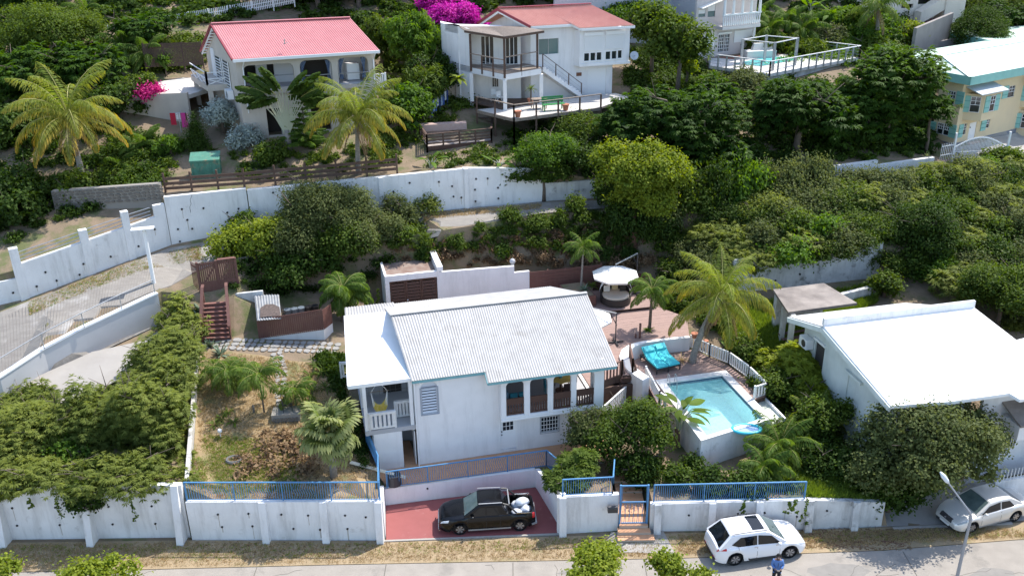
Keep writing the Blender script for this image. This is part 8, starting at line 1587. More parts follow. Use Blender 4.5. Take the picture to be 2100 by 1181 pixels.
# ---- leaf types for broad leaved plants
def blade(L,W,bend,fold=.15,n=6,split=0,seed=0):
 """a long paddle leaf along +x, bending down"""
 mb=MB();V=[];R=random.Random(seed);x=z=0;a=0
 for i in range(n+1):
  u=i/n;w=W*math.sin(math.pi*min(.985,max(.03,u))**.8)*.5+.01;V+=[(x,-w,z-w*fold),(x,0,z),(x,w,z-w*fold)];a-=bend/n;x+=math.cos(a)*L/n;z+=math.sin(a)*L/n
 mb.add(V,[(3*i+j,3*i+3+j,3*i+4+j,3*i+1+j)for i in range(n)for j in range(2)]);return mb
def tinted(me,lo=.2,hi=.9,seed=0,tip=None):
 R=np.random.default_rng(seed);n=len(me.vertices);a=me.attributes.new('tint','FLOAT','POINT');a.data.foreach_set('value',np.full(n,R.uniform(lo,hi),dtype=np.float32))
 if tip is not None:a=me.attributes.new('tip','FLOAT','POINT');a.data.foreach_set('value',np.array(tip,dtype=np.float32))
 return me
def rosette(label,p,n,L,W,mkey,cat='plant',name='strap_plant',el=(.3,1.3),bend=1.1,seed=1,group=None,stem=0.,mats=None):
 """plant of strap or paddle leaves, each leaf a part"""
 R=random.Random(seed);root=thing(name,label,cat,tuple(p),group);ms=[]
 for k in range(3):me=tinted(blade(L*(.8+.2*k),W,bend*(.7+.3*k),seed=k).mesh('leaf',smooth=True),.2,.9,seed+k);me.materials.append(LM_[mkey]);ms.append(me)
 for k in range(n):link('leaf',ms[k%3],None,root,(0,0,stem),(0,-R.uniform(*el),k*2.4+R.uniform(-.3,.3)),(1,1,1))
 if stem:mb=MB();mb.tube([(0,0,-.1),(0,0,stem)],.06,7);link('stem',mb.mesh('stem'),BARK,root)
 return root
RV=random.Random(99)
# ================================================================ planting: coconut palms
b=PG(172,374);t_=WY(140,240,b[1]+.3);palm('large golden coconut palm with whitewashed base at the far left hillside',b,t_,5.0,24,'fray',.95,1.1,.2,seed=3,nuts=6,width=.06)
b=Z(735,352,10.9);t_=WY(733,238,b[1]);palm('coconut palm with drooping yellow tipped fronds in front of the tan house',b,t_,4.2,22,'fray',.7,1.0,.17,seed=5,width=.06,nuts=4)
b=(*Z(1419,742,3.0)[:2],3.0);t_=WY(1480,605,b[1]+.2);palm('leaning coconut palm growing through the pool deck by the sunbed',b,t_,3.9,24,'fray',.6,.95,.2,seed=7,width=.045,spin=.6)
b=(*Z(1332,676,3.8)[:2],3.8);t_=(b[0]+.05,b[1],upto(b,1336,595));palm('bushy green palm growing through the upper deck boards',b,t_,1.75,20,'palm',.15,.5,.1,BARK,seed=8,name='deck_palm',width=.045,nleaf=30,minel=1)
b=(PLANT[0]+.3,PLANT[1]-.2,PLANT[2]);b=(*Z(1192,585,4.8)[:2],4.75);t_=(b[0]+.1,b[1],upto(b,1202,508));palm('slender green palm rising from the timber planter behind the roof',b,t_,1.7,14,'palm',.2,.5,.07,BARKG,seed=9,name='planter_palm',nleaf=28,width=.04)
for i,(bx,by,tx,ty,L,lb)in enumerate(((448,792,440,758,1.7,'small yellowish palm at the left end of the garden group'),(474,812,470,762,1.6,'small palm second from left in the upper garden'),(542,846,536,768,1.75,'small feathery palm on a thin trunk beside the stone path'),(498,790,500,765,1.4,'short palm between the two trunks in the upper garden'),(608,836,608,800,1.9,'wide low palm right of the stone path'))):
 b=PG(bx,by);t_=(b[0],b[1],max(b[2]+.5,upto(b,tx,ty)));palm(lb,b,t_,L,14,'palm',.45,.55,.05,BARK,seed=20+i,name='garden_palm',width=.045,nleaf=26,key='gard%d'%(i//3),group=None,minel=1)
for i,(bx,by,tx,ty,L,lb)in enumerate(((702,655,712,590,2.0,'dense green palm in front of the shed wall, left clump'),(716,650,738,600,1.7,'drooping green palm beside the garden store doors'))):
 b=Z(bx,by,4.0);t_=(b[0]+.2,b[1],upto(b,tx,ty));palm(lb,b,t_,L,18,'palm',.1,.6,.1,BARK,seed=30+i,name='shed_palm',width=.05,minel=1)
b=Z(1800,55,16.2);t_=WY(1800,12,b[1]);palm('coconut palm with arching fronds before the far cream building',b,t_,3.6,15,'palm',.5,.9,.17,seed=12,width=.06,key='p18')
b=Z(790,45,16.5);t_=WY(800,-8,b[1]);palm('coconut palm at the top edge left of the bougainvillea',b,t_,3.6,16,'palm',.5,.9,.15,seed=13,key='p18',width=.06)
for i,(bx,by,tx,ty,L,Yo,lb)in enumerate(((1600,1010,1600,915,2.3,41.0,'tall areca palm at the front right corner of the pool'),(1690,960,1672,865,2.1,43.2,'golden green palm behind the pool corner palm'),(1640,980,1665,925,1.8,42,'low arching palm between the pool and the street tree'),(1575,1005,1570,960,1.7,39.6,'short drooping palm over the blue fence by the pool'))):
 t_=WY(tx,ty,Yo);b=(t_[0]-.1,t_[1],G(t_[0],t_[1]));palm(lb,b,t_,L,20,'fray' if i==1 else 'palm',.35 if i!=1 else .3,.62,.08,BARKG,seed=40+i,name='areca_palm',width=.055,minel=0,nleaf=30)
for i,(x,y,Yo)in enumerate(((1615,45,89),(1650,62,88),(1580,60,87),(1545,40,90))):
 t_=WY(x,y,Yo);b=(t_[0],t_[1],G(t_[0],t_[1]));palm(['dark green palm beside the balcony column of the pink house','dark spreading palm right of the pink house','dark palm beneath the awning of the pink house','dark palm touching the cream awning'][i],b,t_,2.6,16,'palm',.05,.7,.1,BARK,seed=50+i,key='pdark',width=.07,name='dark_palm')
for i,(x,y,Yo,L)in enumerate(((255,95,78,2.6),(300,110,77,2.2),(175,25,86,2.4),(265,320,66.5,2.2),(290,300,67,2.0),(240,345,65.5,1.9))):
 t_=WY(x,y,Yo);b=(t_[0],t_[1],G(t_[0],t_[1]));palm(['dark green palm between the hillside trees and the side terrace','small green palm above the side terrace wall','small palm on the upper left hillside','arching green palm below the side terrace','arching palm nearest the cypress','low shadowy palm beside the golden coconut trunk'][i],b,t_,L,16,'palm',.1,.6,.09,BARK,seed=60+i,key='pl%d'%(i//3),width=.055,name='hillside_palm')
# fan palm in the garden
def fanpalm(label,base,top,n,L,seed=1,mkey='fan'):
 R=random.Random(seed);root=thing('fan_palm',label,'palm',tuple(base));d=Vector(top)-Vector(base);mb=MB();mb.tube([(0,0,-.3),(d.x*.4,0,d.z*.5),tuple(d)],[.2,.17,.15],10);link('trunk',mb.mesh('trunk',smooth=True),BARKG,root);ms=[]
 for v in range(3):
  P,N_,A,LN,TPp=[],[],[],[],[];Rn=np.random.default_rng(v);nb=30
  for k in range(nb):
   a=math.radians(-125+250*k/(nb-1));l=L*.62*(1-.12*abs(a))*Rn.uniform(.92,1.05);dd=np.array([math.cos(a),math.sin(a),.1*math.cos(a*2)]);d2=dd+np.array([0,0,-.4-.4*v-Rn.uniform(0,.7)]);d2/=np.linalg.norm(d2)
   c0_=np.array([L*.38,0,0]);P+=[c0_+dd*l*.33,c0_+dd*l*.62+d2*l*.2];A+=[dd,d2];LN+=[l*.72,l*.42];N_+=[np.array([0,0,1.])+Rn.normal(0,.1,3)]*2;TPp+=[.1,.5]
  me=leafmesh('fan_leaf',np.array(P),np.array(N_),np.array(A),np.array(LN),np.full(len(P),.075*L),.3+.5*Rn.random(len(P)),LM_[mkey],.12,np.array(TPp));ms.append(me)
 sm=MB();sm.tube([(0,0,0),(L*.38,0,0)],.018,4);sm_=sm.mesh('petiole');sm_.materials.append(RACH)
 for k in range(n):e=1.35-1.9*(k/n)+R.uniform(-.3,.3);sc_=R.uniform(.75,1.3);o=link('fan_leaf',ms[min(2,int(k/n*3))],None,root,tuple(d),(R.uniform(-.5,.5),-e,k*2.4+R.uniform(-.4,.4)),(sc_,sc_,sc_));link('petiole',sm_,None,o)
 return root
b=PG(685,978);t_=(b[0],b[1]+.1,upto(b,688,885));fanpalm('large fan palm with yellow striped leaves in the garden beside the terrace',b,t_,27,1.8,3)
t_=WY(1768,838,44.0);b=(t_[0],t_[1],G(t_[0],t_[1]));rosette('pale green pony tail plant at the foot of the white building',t_-np.array([0,0,1.1]),60,1.3,.05,'fan',name='ponytail_plant',el=(.2,1.4),bend=2.2,seed=5,stem=1.1)
# traveller's palm in front of the tan house
b=Z(592,300,12.0);root=thing('travellers_palm','fan shaped traveller palm with dark torn leaves before the tan house','palm',tuple(b));mb=MB();mb.tube([(0,0,-.5),(0,0,1.2)],[.25,.2],8);link('trunk',mb.mesh('trunk',smooth=True),BARKG,root)
fm,rm_=frondmesh('leaf',2.2,.0,.75,'dark',0.,34,.6,3,.16);R=random.Random(4)
for k in range(17):
 a=-.72+1.44*k/16;k2=k;l=2.6+.5*R.random();e=(math.sin(a)*l*.8,R.uniform(-.3,.3),1.1+math.cos(a)*l);q=MB();q.tube([(math.sin(a)*.2,0,.9),(math.sin(a)*l*.4,0,1.05+math.cos(a)*l*.52),e],[.06,.045,.03],5);link('leaf_stalk',q.mesh('leaf_stalk'),mat('pale_leaf_stalk',(.40,.42,.30),.5),root)
 lf=link('leaf',fm,None,root,e,(R.uniform(-.9,.9),-(math.pi/2-abs(a)-.25-R.uniform(0,.5)),(0 if a>0 else math.pi)+R.uniform(-.5,.5)));link('midrib',rm_,None,lf)
 if k%2:link('leaf',fm,None,root,tuple(x*.93 for x in e),(R.uniform(-1.2,1.2),-R.uniform(-.2,.5),(0 if a>0 else math.pi)+R.uniform(-.9,.9)))
# bird of paradise by the pool, banana clumps
def paddleplant(label,p,n,h,L,W,mkey,seed,name,spread=.5,stalk=True,ragged=False):
 R=random.Random(seed);root=thing(name,label,'plant',tuple(p));me=[tinted(blade(L,W,b_,.3,7).mesh('leaf',smooth=True),.2,.9,i)for i,b_ in enumerate((.7,1.3))];[m_.materials.append(LM_[mkey])for m_ in me]
 for k in range(n):
  az=k*2.4+R.uniform(-.3,.3);o_=spread*R.uniform(.3,1);e=(math.cos(az)*o_,math.sin(az)*o_,h*R.uniform(.6,1));q=MB();q.tube([(math.cos(az)*.08,math.sin(az)*.08,0),(e[0]*.4,e[1]*.4,e[2]*.6),e],[.05,.035,.02],5);link('leaf_stalk',q.mesh('leaf_stalk'),MATS['pale_leaf_stalk'],root);link('leaf',me[k%2],None,root,e,(R.uniform(-.5,.5),-R.uniform(.2,1.1),az))
 return root
t_=WY(1392,880,42.9);b=(t_[0],t_[1],G(t_[0],t_[1]));q=MB();q.tube([(t_[0],t_[1],b[2]-.2),(t_[0]-.1,t_[1],t_[2]+.1)],[.17,.12],8);o=paddleplant('bird of paradise plant with paddle leaves leaning over the pool edge',t_,14,1.5,1.25,.42,'mid',6,'bird_of_paradise',.75);link('trunk',q.mesh('trunk',(t_[0],t_[1],t_[2])),BARKR,o)
for i,(x,y,Yo,n,h)in enumerate(((1835,62,92,9,1.5),(1700,55,91,9,1.3),(1740,48,92,8,1.4),(1660,40,93,8,1.3),(885,350,63.8,6,.7),(1025,320,64.2,7,.5))):
 p=WY(x,y,Yo);p=(p[0],p[1],G(p[0],p[1]));paddleplant(['bright banana plant below the far coconut palm','banana plant left of the far cream building','banana plant under the arched cream window','banana plant behind the dark palms','small broad leaved plant under the dark deck','young bright green palm like plant on the white wall'][i],p,n,h,1.8 if i<4 else 1.0,.5 if i<4 else .3,'bright',70+i,'banana_plant',.5)
# ================================================================ trees
TR=[
(60,905,41.5,105,85,'feather','leuc','olive feathery shrub mass at the left edge above the buttressed wall',dict(seed=1,depth=.8,cat='shrub',nl=10)),
(195,880,42.0,105,105,'feather','leuc','large olive feathery shrub spreading in front of the lower driveway',dict(seed=2,depth=.8,cat='shrub',nl=11)),
(310,860,41.5,90,110,'feather','leuc','olive feathery shrub beside the narrow boundary wall',dict(seed=3,depth=.8,cat='shrub',nl=11)),
(250,985,38.2,130,46,'feather','leuc','low feathery shrub hanging over the white street wall',dict(seed=4,depth=.5,cat='shrub')),
(95,995,38.2,105,42,'feather','leuc','low feathery shrub over the wall at the bottom left',dict(seed=5,depth=.5,cat='shrub')),
(338,745,47,72,72,'feather','leuc','feathery shrub below the divider wall end',dict(seed=6,cat='shrub')),
(366,655,52.2,50,55,'feather','leuc','feathery shrub left of the brown garden stairs',dict(seed=7,cat='shrub')),
(374,712,49.0,42,55,'feather','leuc','feathery shrub against the narrow boundary wall top',dict(seed=260,cat='shrub')),
(318,800,44.6,80,60,'feather','leuc','feathery shrub between the pale driveway and the boundary wall',dict(seed=261,cat='shrub')),
(60,850,44.2,90,45,'feather','leuc','feathery shrub at the lower edge of the pale driveway',dict(seed=262,cat='shrub')),
(172,1035,37.25,42,36,'small','dark','dark green creeper bunch hanging in front of the buttressed wall',dict(seed=8,depth=.35,cat='creeper',ground=1.2)),
(145,940,40.2,40,36,'small','bright','bright green leafy bush inside the olive shrubs',dict(seed=9,cat='bush')),
(560,505,58.6,92,72,'small','yel','yellow green leafy tree at the bend of the upper road',dict(seed=10,depth=.8,tr=.16)),
(610,560,57.5,95,60,'small','dark','dark lower tree crown over the grey block wall',dict(seed=11,depth=.8)),
(650,455,59.2,108,92,'fine','grey','large grey green tree against the long white wall',dict(seed=12,depth=.75,tr=.18,nl=12)),
(738,478,58.8,72,90,'fine','grey','tall grey green tree right of the larger grey crown',dict(seed=13,depth=.8,tr=.16)),
(700,545,58.2,85,55,'small','mid','dense green understorey tree above the shed palms',dict(seed=14,depth=.7)),
(500,470,59.8,40,38,'small','mid','small tree beside the white wall at the road bend',dict(seed=15)),
(815,455,61.0,42,62,'fine','grey','thin half bare tree in front of the white roadside wall',dict(seed=16,dens=.55)),
(878,420,62.4,36,30,'fine','leuc','small thin feathery treetop against the white wall',dict(seed=17,dens=.5)),
(1308,348,60.8,95,66,'small','yel','bright yellow green tree on a reddish trunk above the deck',dict(seed=18,depth=.7,tr=.17,bark=BARKR,nl=13)),
(1325,405,61.0,82,48,'small','yel','lower yellow green crown behind the deck daybed',dict(seed=19,depth=.6,bark=BARKR)),
(1390,250,66.4,128,88,'flam','flam','wide dark feathery tree below the hill house deck',dict(seed=20,depth=.7,tr=.25,nl=14)),
(1450,300,65.6,85,60,'flam','flam','lower feathery tree above the concrete wall joint',dict(seed=21,depth=.7,tr=.2,nl=10)),
(1290,258,67.0,62,52,'flam','flam','feathery branches at the right end of the hill deck',dict(seed=22,depth=.7)),
(1640,228,68.3,92,92,'flam','flam','dense feathery tree in front of the hill pool terrace',dict(seed=23,depth=.8,tr=.25,nl=13)),
(1828,185,71.5,108,105,'flam','flam','tallest dense feathery tree left of the yellow building',dict(seed=24,depth=.8,tr=.3,nl=14)),
(1745,265,69.3,90,62,'flam','flam','feathery tree between the two big crowns',dict(seed=25,depth=.6,tr=.2,nl=10)),
(1912,228,71.0,48,34,'flam','flam','feathery branch reaching over the yellow gable wall',dict(seed=26,depth=.6)),
(1528,190,75.5,52,50,'fine','grey','rounded grey green tree under the hill pool terrace',dict(seed=27,tr=.14)),
(1578,245,73,42,40,'fine','brown','small pale brownish tree with visible trunk between feathery trees',dict(seed=28,dens=.6,tintb=.7)),
(845,80,77,58,68,'long','bright','tall bright mango like tree between the two red roofs',dict(seed=29,depth=.8,tr=.18,nl=11)),
(828,225,69.5,52,60,'broad','bright','round bright green tree right of the front coconut palm',dict(seed=30,tr=.14)),
(880,175,72.5,42,50,'long','mid','leafy shrubby tree behind the dark deck',dict(seed=31)),
(928,35,82,52,36,'small','mag','huge magenta bougainvillea cascading behind the hill house',dict(seed=32,cat='bougainvillea',dens=1.5,size=.9)),
(918,95,79,38,45,'small','dark','dark green foliage below the magenta bougainvillea',dict(seed=33,cat='shrub')),
(1340,55,79,52,62,'broad','mid','leafy green tree right of the orange red roof',dict(seed=34,tr=.16,nl=10)),
(1395,95,76,60,75,'broad','mid','dense leafy tree left of the hill pool terrace',dict(seed=35,tr=.18,nl=11)),
(1275,25,85,60,30,'small','bright','light green treetop behind the orange red roof',dict(seed=36)),
(1118,310,64.7,62,42,'fine','bright','light green fine leaved bush on the roadside wall',dict(seed=37,cat='bush')),
(1115,355,64.0,65,34,'small','mid','dark leafy shrub drooping over the white wall end',dict(seed=38,depth=.6,cat='shrub')),
(1190,320,65.5,55,45,'small','dark','dark shrub below the hill deck skirt boards',dict(seed=39,cat='shrub')),
(1030,230,67.5,0,0,None,None,None,None),
(60,165,72.5,95,85,'flam','flam','large feathery tree at the upper left edge',dict(seed=40,depth=.8,tr=.22,nl=12)),
(170,145,73,85,68,'flam','flam','feathery tree left of the side terrace',dict(seed=41,depth=.8,tr=.2,nl=11)),
(110,70,80,110,66,'fine','mid','tangled green treetop high at the upper left',dict(seed=42,depth=.7)),
(225,215,70,62,45,'small','dark','dark tree beside the bougainvillea wall',dict(seed=43)),
(30,290,69,80,72,'broad','dark','dark leafy tree at the left edge below the palms',dict(seed=44,nl=11)),
(30,420,60.5,75,85,'broad','dark','dark leafy tree behind the ramp wall pillars',dict(seed=45,nl=11)),
(150,290,71,70,50,'small','dark','dark shrubby tree behind the golden coconut palm',dict(seed=46,cat='shrub')),
(165,430,62.3,42,45,'broad','mid','leafy shrub on the slope behind the middle pillar',dict(seed=47,cat='shrub')),
(1900,920,39.3,145,122,'small','grey','dense round street tree left of the silver sedan',dict(seed=50,depth=.75,tr=.2,nl=16,tintb=.3,dens=.8)),
(1830,1000,38.6,85,90,'small','dark','lower dark crown hanging to the street beside the mouldy wall',dict(seed=51,depth=.6,nl=9)),
(1305,885,41.6,84,72,'broad','mid','round leaved sea grape tree before the pool wall',dict(seed=52,depth=.8,nl=11,size=.75,tr=.12)),
(1310,965,40.4,52,55,'broad','dark','darker lower crown of glossy leaves behind the blue gate',dict(seed=53,size=.75,depth=.8)),
(1200,890,41.8,42,62,'fine','grey','slim olive like tree in front of the gallery',dict(seed=54,nl=8)),
(1640,745,47.5,62,48,'rosette','yel','yellow leaved frangipani tree beside the white building wall',dict(seed=55,nl=9,dens=1.1,tintb=.6)),
(1660,800,45.5,45,40,'rosette','yel','lower frangipani branches with yellow leaf rosettes',dict(seed=56,dens=1.0,tintb=.5)),
(1590,790,46.0,48,42,'small','mid','green bush outside the pool deck railing',dict(seed=57,cat='bush')),
(1690,850,42.5,55,42,'small','mid','leafy bush below the frangipani',dict(seed=58,cat='bush')),
(1640,900,42.6,70,55,'small','mid','dense green bush behind the areca palms',dict(seed=59,cat='bush',nl=8)),
(1700,945,40.4,65,50,'small','dark','dark bush left of the street tree',dict(seed=60,cat='bush')),
(1535,995,38.6,40,30,'broad','dark','glossy leaved creeper over the blue fence below the pool',dict(seed=61,cat='creeper',size=.8)),
(1160,985,38.8,40,32,'rosette','mid','plumeria bush with star shaped leaf bunches over the driveway wall',dict(seed=62,cat='bush',dens=1.2)),
(1185,950,39.8,38,36,'rosette','mid','plumeria bush behind the blue fence beside the terrace',dict(seed=63,cat='bush')),
(1390,980,39.2,30,34,'small','mid','small leafy bush right of the gate',dict(seed=64,cat='bush')),
(1222,1158,32.2,58,34,'small','yel','yellow green treetop at the bottom edge below the gate',dict(seed=65,nl=9)),
(1365,1160,32.4,38,30,'small','yel','small yellow green treetop right of the bottom centre one',dict(seed=66)),
(190,1178,32.0,72,18,'small','yel','yellow green treetop at the bottom left edge',dict(seed=67)),
(5,1170,32.0,28,30,'small','yel','yellow green foliage in the bottom left corner',dict(seed=68)),
(1440,1180,32.0,22,14,'small','yel','tiny yellow green treetop left of the person',dict(seed=69)),
(1455,985,38.9,30,26,'broad','dark','dark leafy bush against the pool wall base',dict(seed=220,cat='bush',size=.8)),
(1500,1000,38.6,34,24,'small','mid','small bush behind the blue fence under the pool',dict(seed=221,cat='bush')),
(1425,955,40.5,24,24,'small','dark','dark shrub in the gap beside the pool wall',dict(seed=222,cat='bush')),
(1400,640,55.5,42,35,'small','mid','bush behind the leaning coconut palm',dict(seed=70,cat='bush')),
(1390,570,58.5,52,42,'small','mid','green shrub right of the daybed parasol',dict(seed=71,cat='shrub')),
(1530,715,50.2,42,32,'small','mid','green shrub along the outside of the pool railing',dict(seed=72,cat='shrub')),
(1470,680,52.8,40,30,'small','mid','low shrub behind the railing pots',dict(seed=73,cat='shrub')),
(1880,480,58.8,80,72,'fine','dark','dark green rounded tree on the scrub slope above the white building',dict(seed=74,tr=.16,nl=11)),
(2060,600,52,75,72,'fine','mid','bushy tree at the right edge above the white roof',dict(seed=75,nl=10)),
(2085,480,60,55,72,'fine','grey','dark tree at the right edge of the scrub slope',dict(seed=76)),
(1815,585,55.5,30,35,'small','mid','light green bush at the end of the small mouldy wall',dict(seed=77,cat='bush')),
(1960,62,99,36,30,'small','mid','round green bush on the grey concrete terrace',dict(seed=78,cat='bush')),
(1912,78,98,17,14,'small','pinkb','small pink flowering bush on the concrete terrace',dict(seed=79,cat='bush')),
(2055,40,101,85,60,'fine','mid','dark wild trees above the mint roofs at the top right',dict(seed=80,nl=12)),
(1690,95,88,45,28,'small','grey','grey leaved shrub behind the hill terrace railing',dict(seed=81,cat='shrub')),
(1760,75,90,50,35,'small','bright','bright shrub below the far cream building',dict(seed=82,cat='shrub')),
(1870,75,91,32,35,'small','yel','yellow green shrub at the foot of the diagonal stairs',dict(seed=83,cat='shrub')),
(1408,138,77,18,14,'broad','yel','yellow croton at the corner of the hill terrace',dict(seed=84,cat='shrub')),
(290,68,79.5,75,48,'flam','flam','feathery treetop below the white picket fence',dict(seed=200,depth=.7)),
(20,60,84,70,50,'small','mid','green treetop in the upper left corner',dict(seed=201)),
(130,215,72,60,40,'flam','flam','feathery crown above the golden coconut palm',dict(seed=202)),
(745,70,82,40,45,'broad','dark','dark tree at the right end of the pink red roof',dict(seed=203)),
(1480,340,66.5,75,45,'small','dark','dark shrubby tree leaning over the roadside wall',dict(seed=204,depth=.6)),
(1240,330,67,45,48,'small','dark','dark tree left of the yellow green crown',dict(seed=205)),
(1700,310,70.5,80,45,'small','dark','shaded shrubby tree above the long boundary wall',dict(seed=206,depth=.6)),
(1840,290,72,70,45,'flam','flam','feathery lower crown near the iron gate',dict(seed=207,depth=.6)),
(1715,62,92,60,35,'long','bright','tall bright garden plants in front of the cream building',dict(seed=210,cat='shrub')),
(1800,70,93,70,38,'broad','bright','leafy garden plants under the cream building windows',dict(seed=215,cat='shrub')),
(1650,100,87,60,30,'long','mid','leafy shrubs behind the hill terrace',dict(seed=211,cat='shrub')),
(1800,110,87,60,35,'broad','mid','leafy shrub bank below the coconut palm at the top',dict(seed=212,cat='shrub')),
(1905,20,97,0.1,.1,None,None,None,None),
(985,60,84,28,24,'small','mag','magenta bougainvillea arm reaching the hill house wall',dict(seed=213,cat='bougainvillea',size=.9)),
(890,10,84,35,25,'small','mag','topmost magenta bougainvillea mound',dict(seed=214,cat='bougainvillea',size=.9)),
(55,15,92,90,60,'broad','dark','dark leafy treetop in the extreme upper left',dict(seed=230,depth=.7)),
(235,15,93,75,45,'small','mid','dense treetop behind the white picket fence',dict(seed=231,depth=.7)),
(660,5,93,85,48,'broad','dark','dark treetop behind the pink red roof',dict(seed=232,depth=.7)),
(780,95,80,38,60,'long','mid','tall leafy tree just right of the pink red roof',dict(seed=233)),
(890,150,75,48,60,'small','dark','dark tree between the bougainvillea and the washing line',dict(seed=234)),
(1180,270,68.5,62,38,'fine','mid','fine leaved tree under the hill deck corner',dict(seed=236)),
(1250,395,62.8,50,55,'small','dark','dark bushy tree left of the reddish trunk',dict(seed=237,depth=.6)),
(1345,470,61.6,55,62,'small','dark','dark hanging foliage below the yellow green crown',dict(seed=238,depth=.6)),
(1440,445,62.0,60,46,'small','mid','leafy tree right of the yellow green crown',dict(seed=239,depth=.6)),
(1560,458,61.0,70,42,'fine','leuc','olive bushy tree in the middle of the scrub slope',dict(seed=240,depth=.6)),
(1700,452,61.6,75,42,'fine','mid','rounded fine leaved tree on the scrub slope',dict(seed=241,depth=.6)),
(1990,415,65.4,80,45,'fine','leuc','olive tree near the iron gate',dict(seed=242,depth=.6)),
(2060,360,70,60,36,'small','mid','leafy tree hiding the foot of the iron gate',dict(seed=243,depth=.6)),
(1760,500,58.5,55,45,'small','mid','leafy tree above the end of the old wall',dict(seed=244,depth=.6)),
(1450,185,76,40,40,'small','mid','leafy tree below the left corner of the hill terrace',dict(seed=245)),
(895,50,81.5,36,30,'small','mid','green leaves inside the magenta bougainvillea',dict(seed=246,cat='shrub',dens=.7)),
(1475,205,70.5,62,52,'flam','flam','high feathery crown between the hill deck and the hill terrace',dict(seed=250,depth=.7,tr=.2)),
(400,0,97,90,40,'broad','dark','shadowy treetop behind the white picket fence ridge',dict(seed=251,depth=.7)),
(560,0,96,90,38,'small','dark','shadowy treetop above the pink red roof',dict(seed=252,depth=.7)),
(1560,90,86.5,42,28,'long','mid','leafy plants beside the hill terrace sofa',dict(seed=85,cat='shrub')),
]
for t in TR:
 if t[7]is None:continue
 kw=dict(t[8]);seed=kw.pop('seed');tree(*t[:8],seed=seed,**kw)
# silver bush, araucaria, cypress, topiary, bougainvillea on the tan wall, flowering bush
tree(455,235,68.6,38,30,'fine','silver','silver leaved bush left of the traveller palm','bush',seed=90,dens=1.2);tree(500,290,66.5,34,30,'fine','silver','silver leaved bush at the foot of the tan house','bush',seed=91,dens=1.2)
tree(560,345,64.6,38,30,'small','mid','bush with small pink flowers behind the plank fence','bush',seed=92);tree(300,190,71.2,34,22,'small','pinkb','pink bougainvillea spilling over the tan wall','bougainvillea',seed=93,dens=1.0,size=.8);tree(280,178,71.8,34,26,'small','mid','green part of the bougainvillea above the tan wall','shrub',seed=94)
tree(335,122,77,21,16,'fine','bright','clipped round light green tree on the side terrace',seed=95,tr=.06);tree(350,300,66.2,30,25,'long','bright','bright leafy plant below the laundry rack','plant',seed=96)
def cone(label,px,py,ptop,Yo,r,mkey='dark'):
 b=WY(px,py,Yo);g=G(b[0],b[1]);zt=HT(b,px,ptop);h=zt-g;root=thing('cypress',label,'tree',(b[0],b[1],g));L=[(np.array([0,0,h*(.12+.17*i)]),np.array([r,r,h*.16])*(1.05-.19*i)*np.array([1,1,1.1]))for i in range(5)];link('crown',crown('crown','fine',mkey,r,r,h,seed=5,lobes=L,dens=1.6,size=.8,tintb=.2),None,root);mb=MB();mb.tube([(0,0,-.2),(0,0,h*.8)],[.08,.02],6);link('trunk',mb.mesh('trunk'),BARK,root)
cone('dark conical cypress in front of the tan house balcony',405,300,222,66.4,.75)
b=WY(628,300,66.3);g=G(b[0],b[1]);root=thing('norfolk_pine','layered dark Norfolk pine between the two front palms','tree',(b[0],b[1],g));h=HT(b,628,190)-g;q=MB();q.tube([(0,0,-.2),(0,0,h)],[.1,.02],6);link('trunk',q.mesh('trunk'),BARK,root)
ms=frondmesh('whorl_branch',1.0,.15,.25,'palm',0.,26,.16,3,.06)
for i in range(9):
 for k in range(6):s=1.9*(1-i/10.5);o=link('whorl_branch',ms[0],None,root,(0,0,h*(.12+.1*i)),(0,0,k*1.047+i*.5),(s,s,s));
# background trees along the top edge
bgk=[('fine','dark'),('broad','dark'),('flam','flam'),('small','mid')];BP_={}
for i,(st,mk)in enumerate(bgk):
 root=thing('background_tree',None,None,(0,0,-500));link('crown',crown('crown',st,mk,4.2,3.6,3.8,11,100+i,.7,size=1.4,tintb=.2),None,root,(0,0,4.6));link('trunk',trunkmesh(4.6,.22,(3,3,2),5,i).mesh('trunk'),BARK,root);BP_[i]=root
n=0
for row,(y0,Yo,xs)in enumerate(((12,97,range(-60,2200,150)),(-6,104,range(0,2200,165)),(40,89,(20,120,330,560,660,740)),(30,92,(980,1130,1220,1420,2010)))):
 for x in xs:
  if row==2 and x in(330,):Yo_=93
  else:Yo_=Yo
  if row<2 and 1660<x<1960:continue
  p=WY(x+RV.uniform(-20,20),y0,Yo_+RV.uniform(-2,2));i=RV.choice([0,0,1,2,3]);s=RV.uniform(.8,1.15)
  place(BP_[i],(p[0],p[1],G(p[0],p[1])-.5),'dark tree in the shadowy wood along the top of the hillside','tree',(s,s,s*RV.uniform(.85,1.1)),'trees of the wood at the top',R=RV);n+=1
tree(305,12,91,38,32,'broad','yel','bright yellow green tree lit above the white picket fence',seed=97)
# scrub slope right
SP_=[bushproto('scrub_bush',st,mk,1.25,.95,120+i,.95,7)for i,(st,mk)in enumerate((('fine','grey'),('feather','leuc'),('small','mid'),('fine','mid'),('small','bright'),('fine','dark')))]
def inpoly(x,y,P):
 c=False
 for i in range(len(P)):
  (x0,y0),(x1,y1)=P[i-1],P[i]
  if(y0>y)!=(y1>y)and x<(x1-x0)*(y-y0)/(y1-y0)+x0:c=not c
 return c
def scatter(P,n,fn,mind=.9,R=RV,z0=0):
 xs=[p[0]for p in P];ys=[p[1]for p in P];pts=[];tries=0
 while len(pts)<n and tries<n*40:
  tries+=1;x,y=R.uniform(min(xs),max(xs)),R.uniform(min(ys),max(ys))
  if not inpoly(x,y,P):continue
  p=PG(x,y)
  if all((p[0]-q[0])**2+(p[1]-q[1])**2>mind*mind for q in pts):pts.append(p);fn(p,x,y)
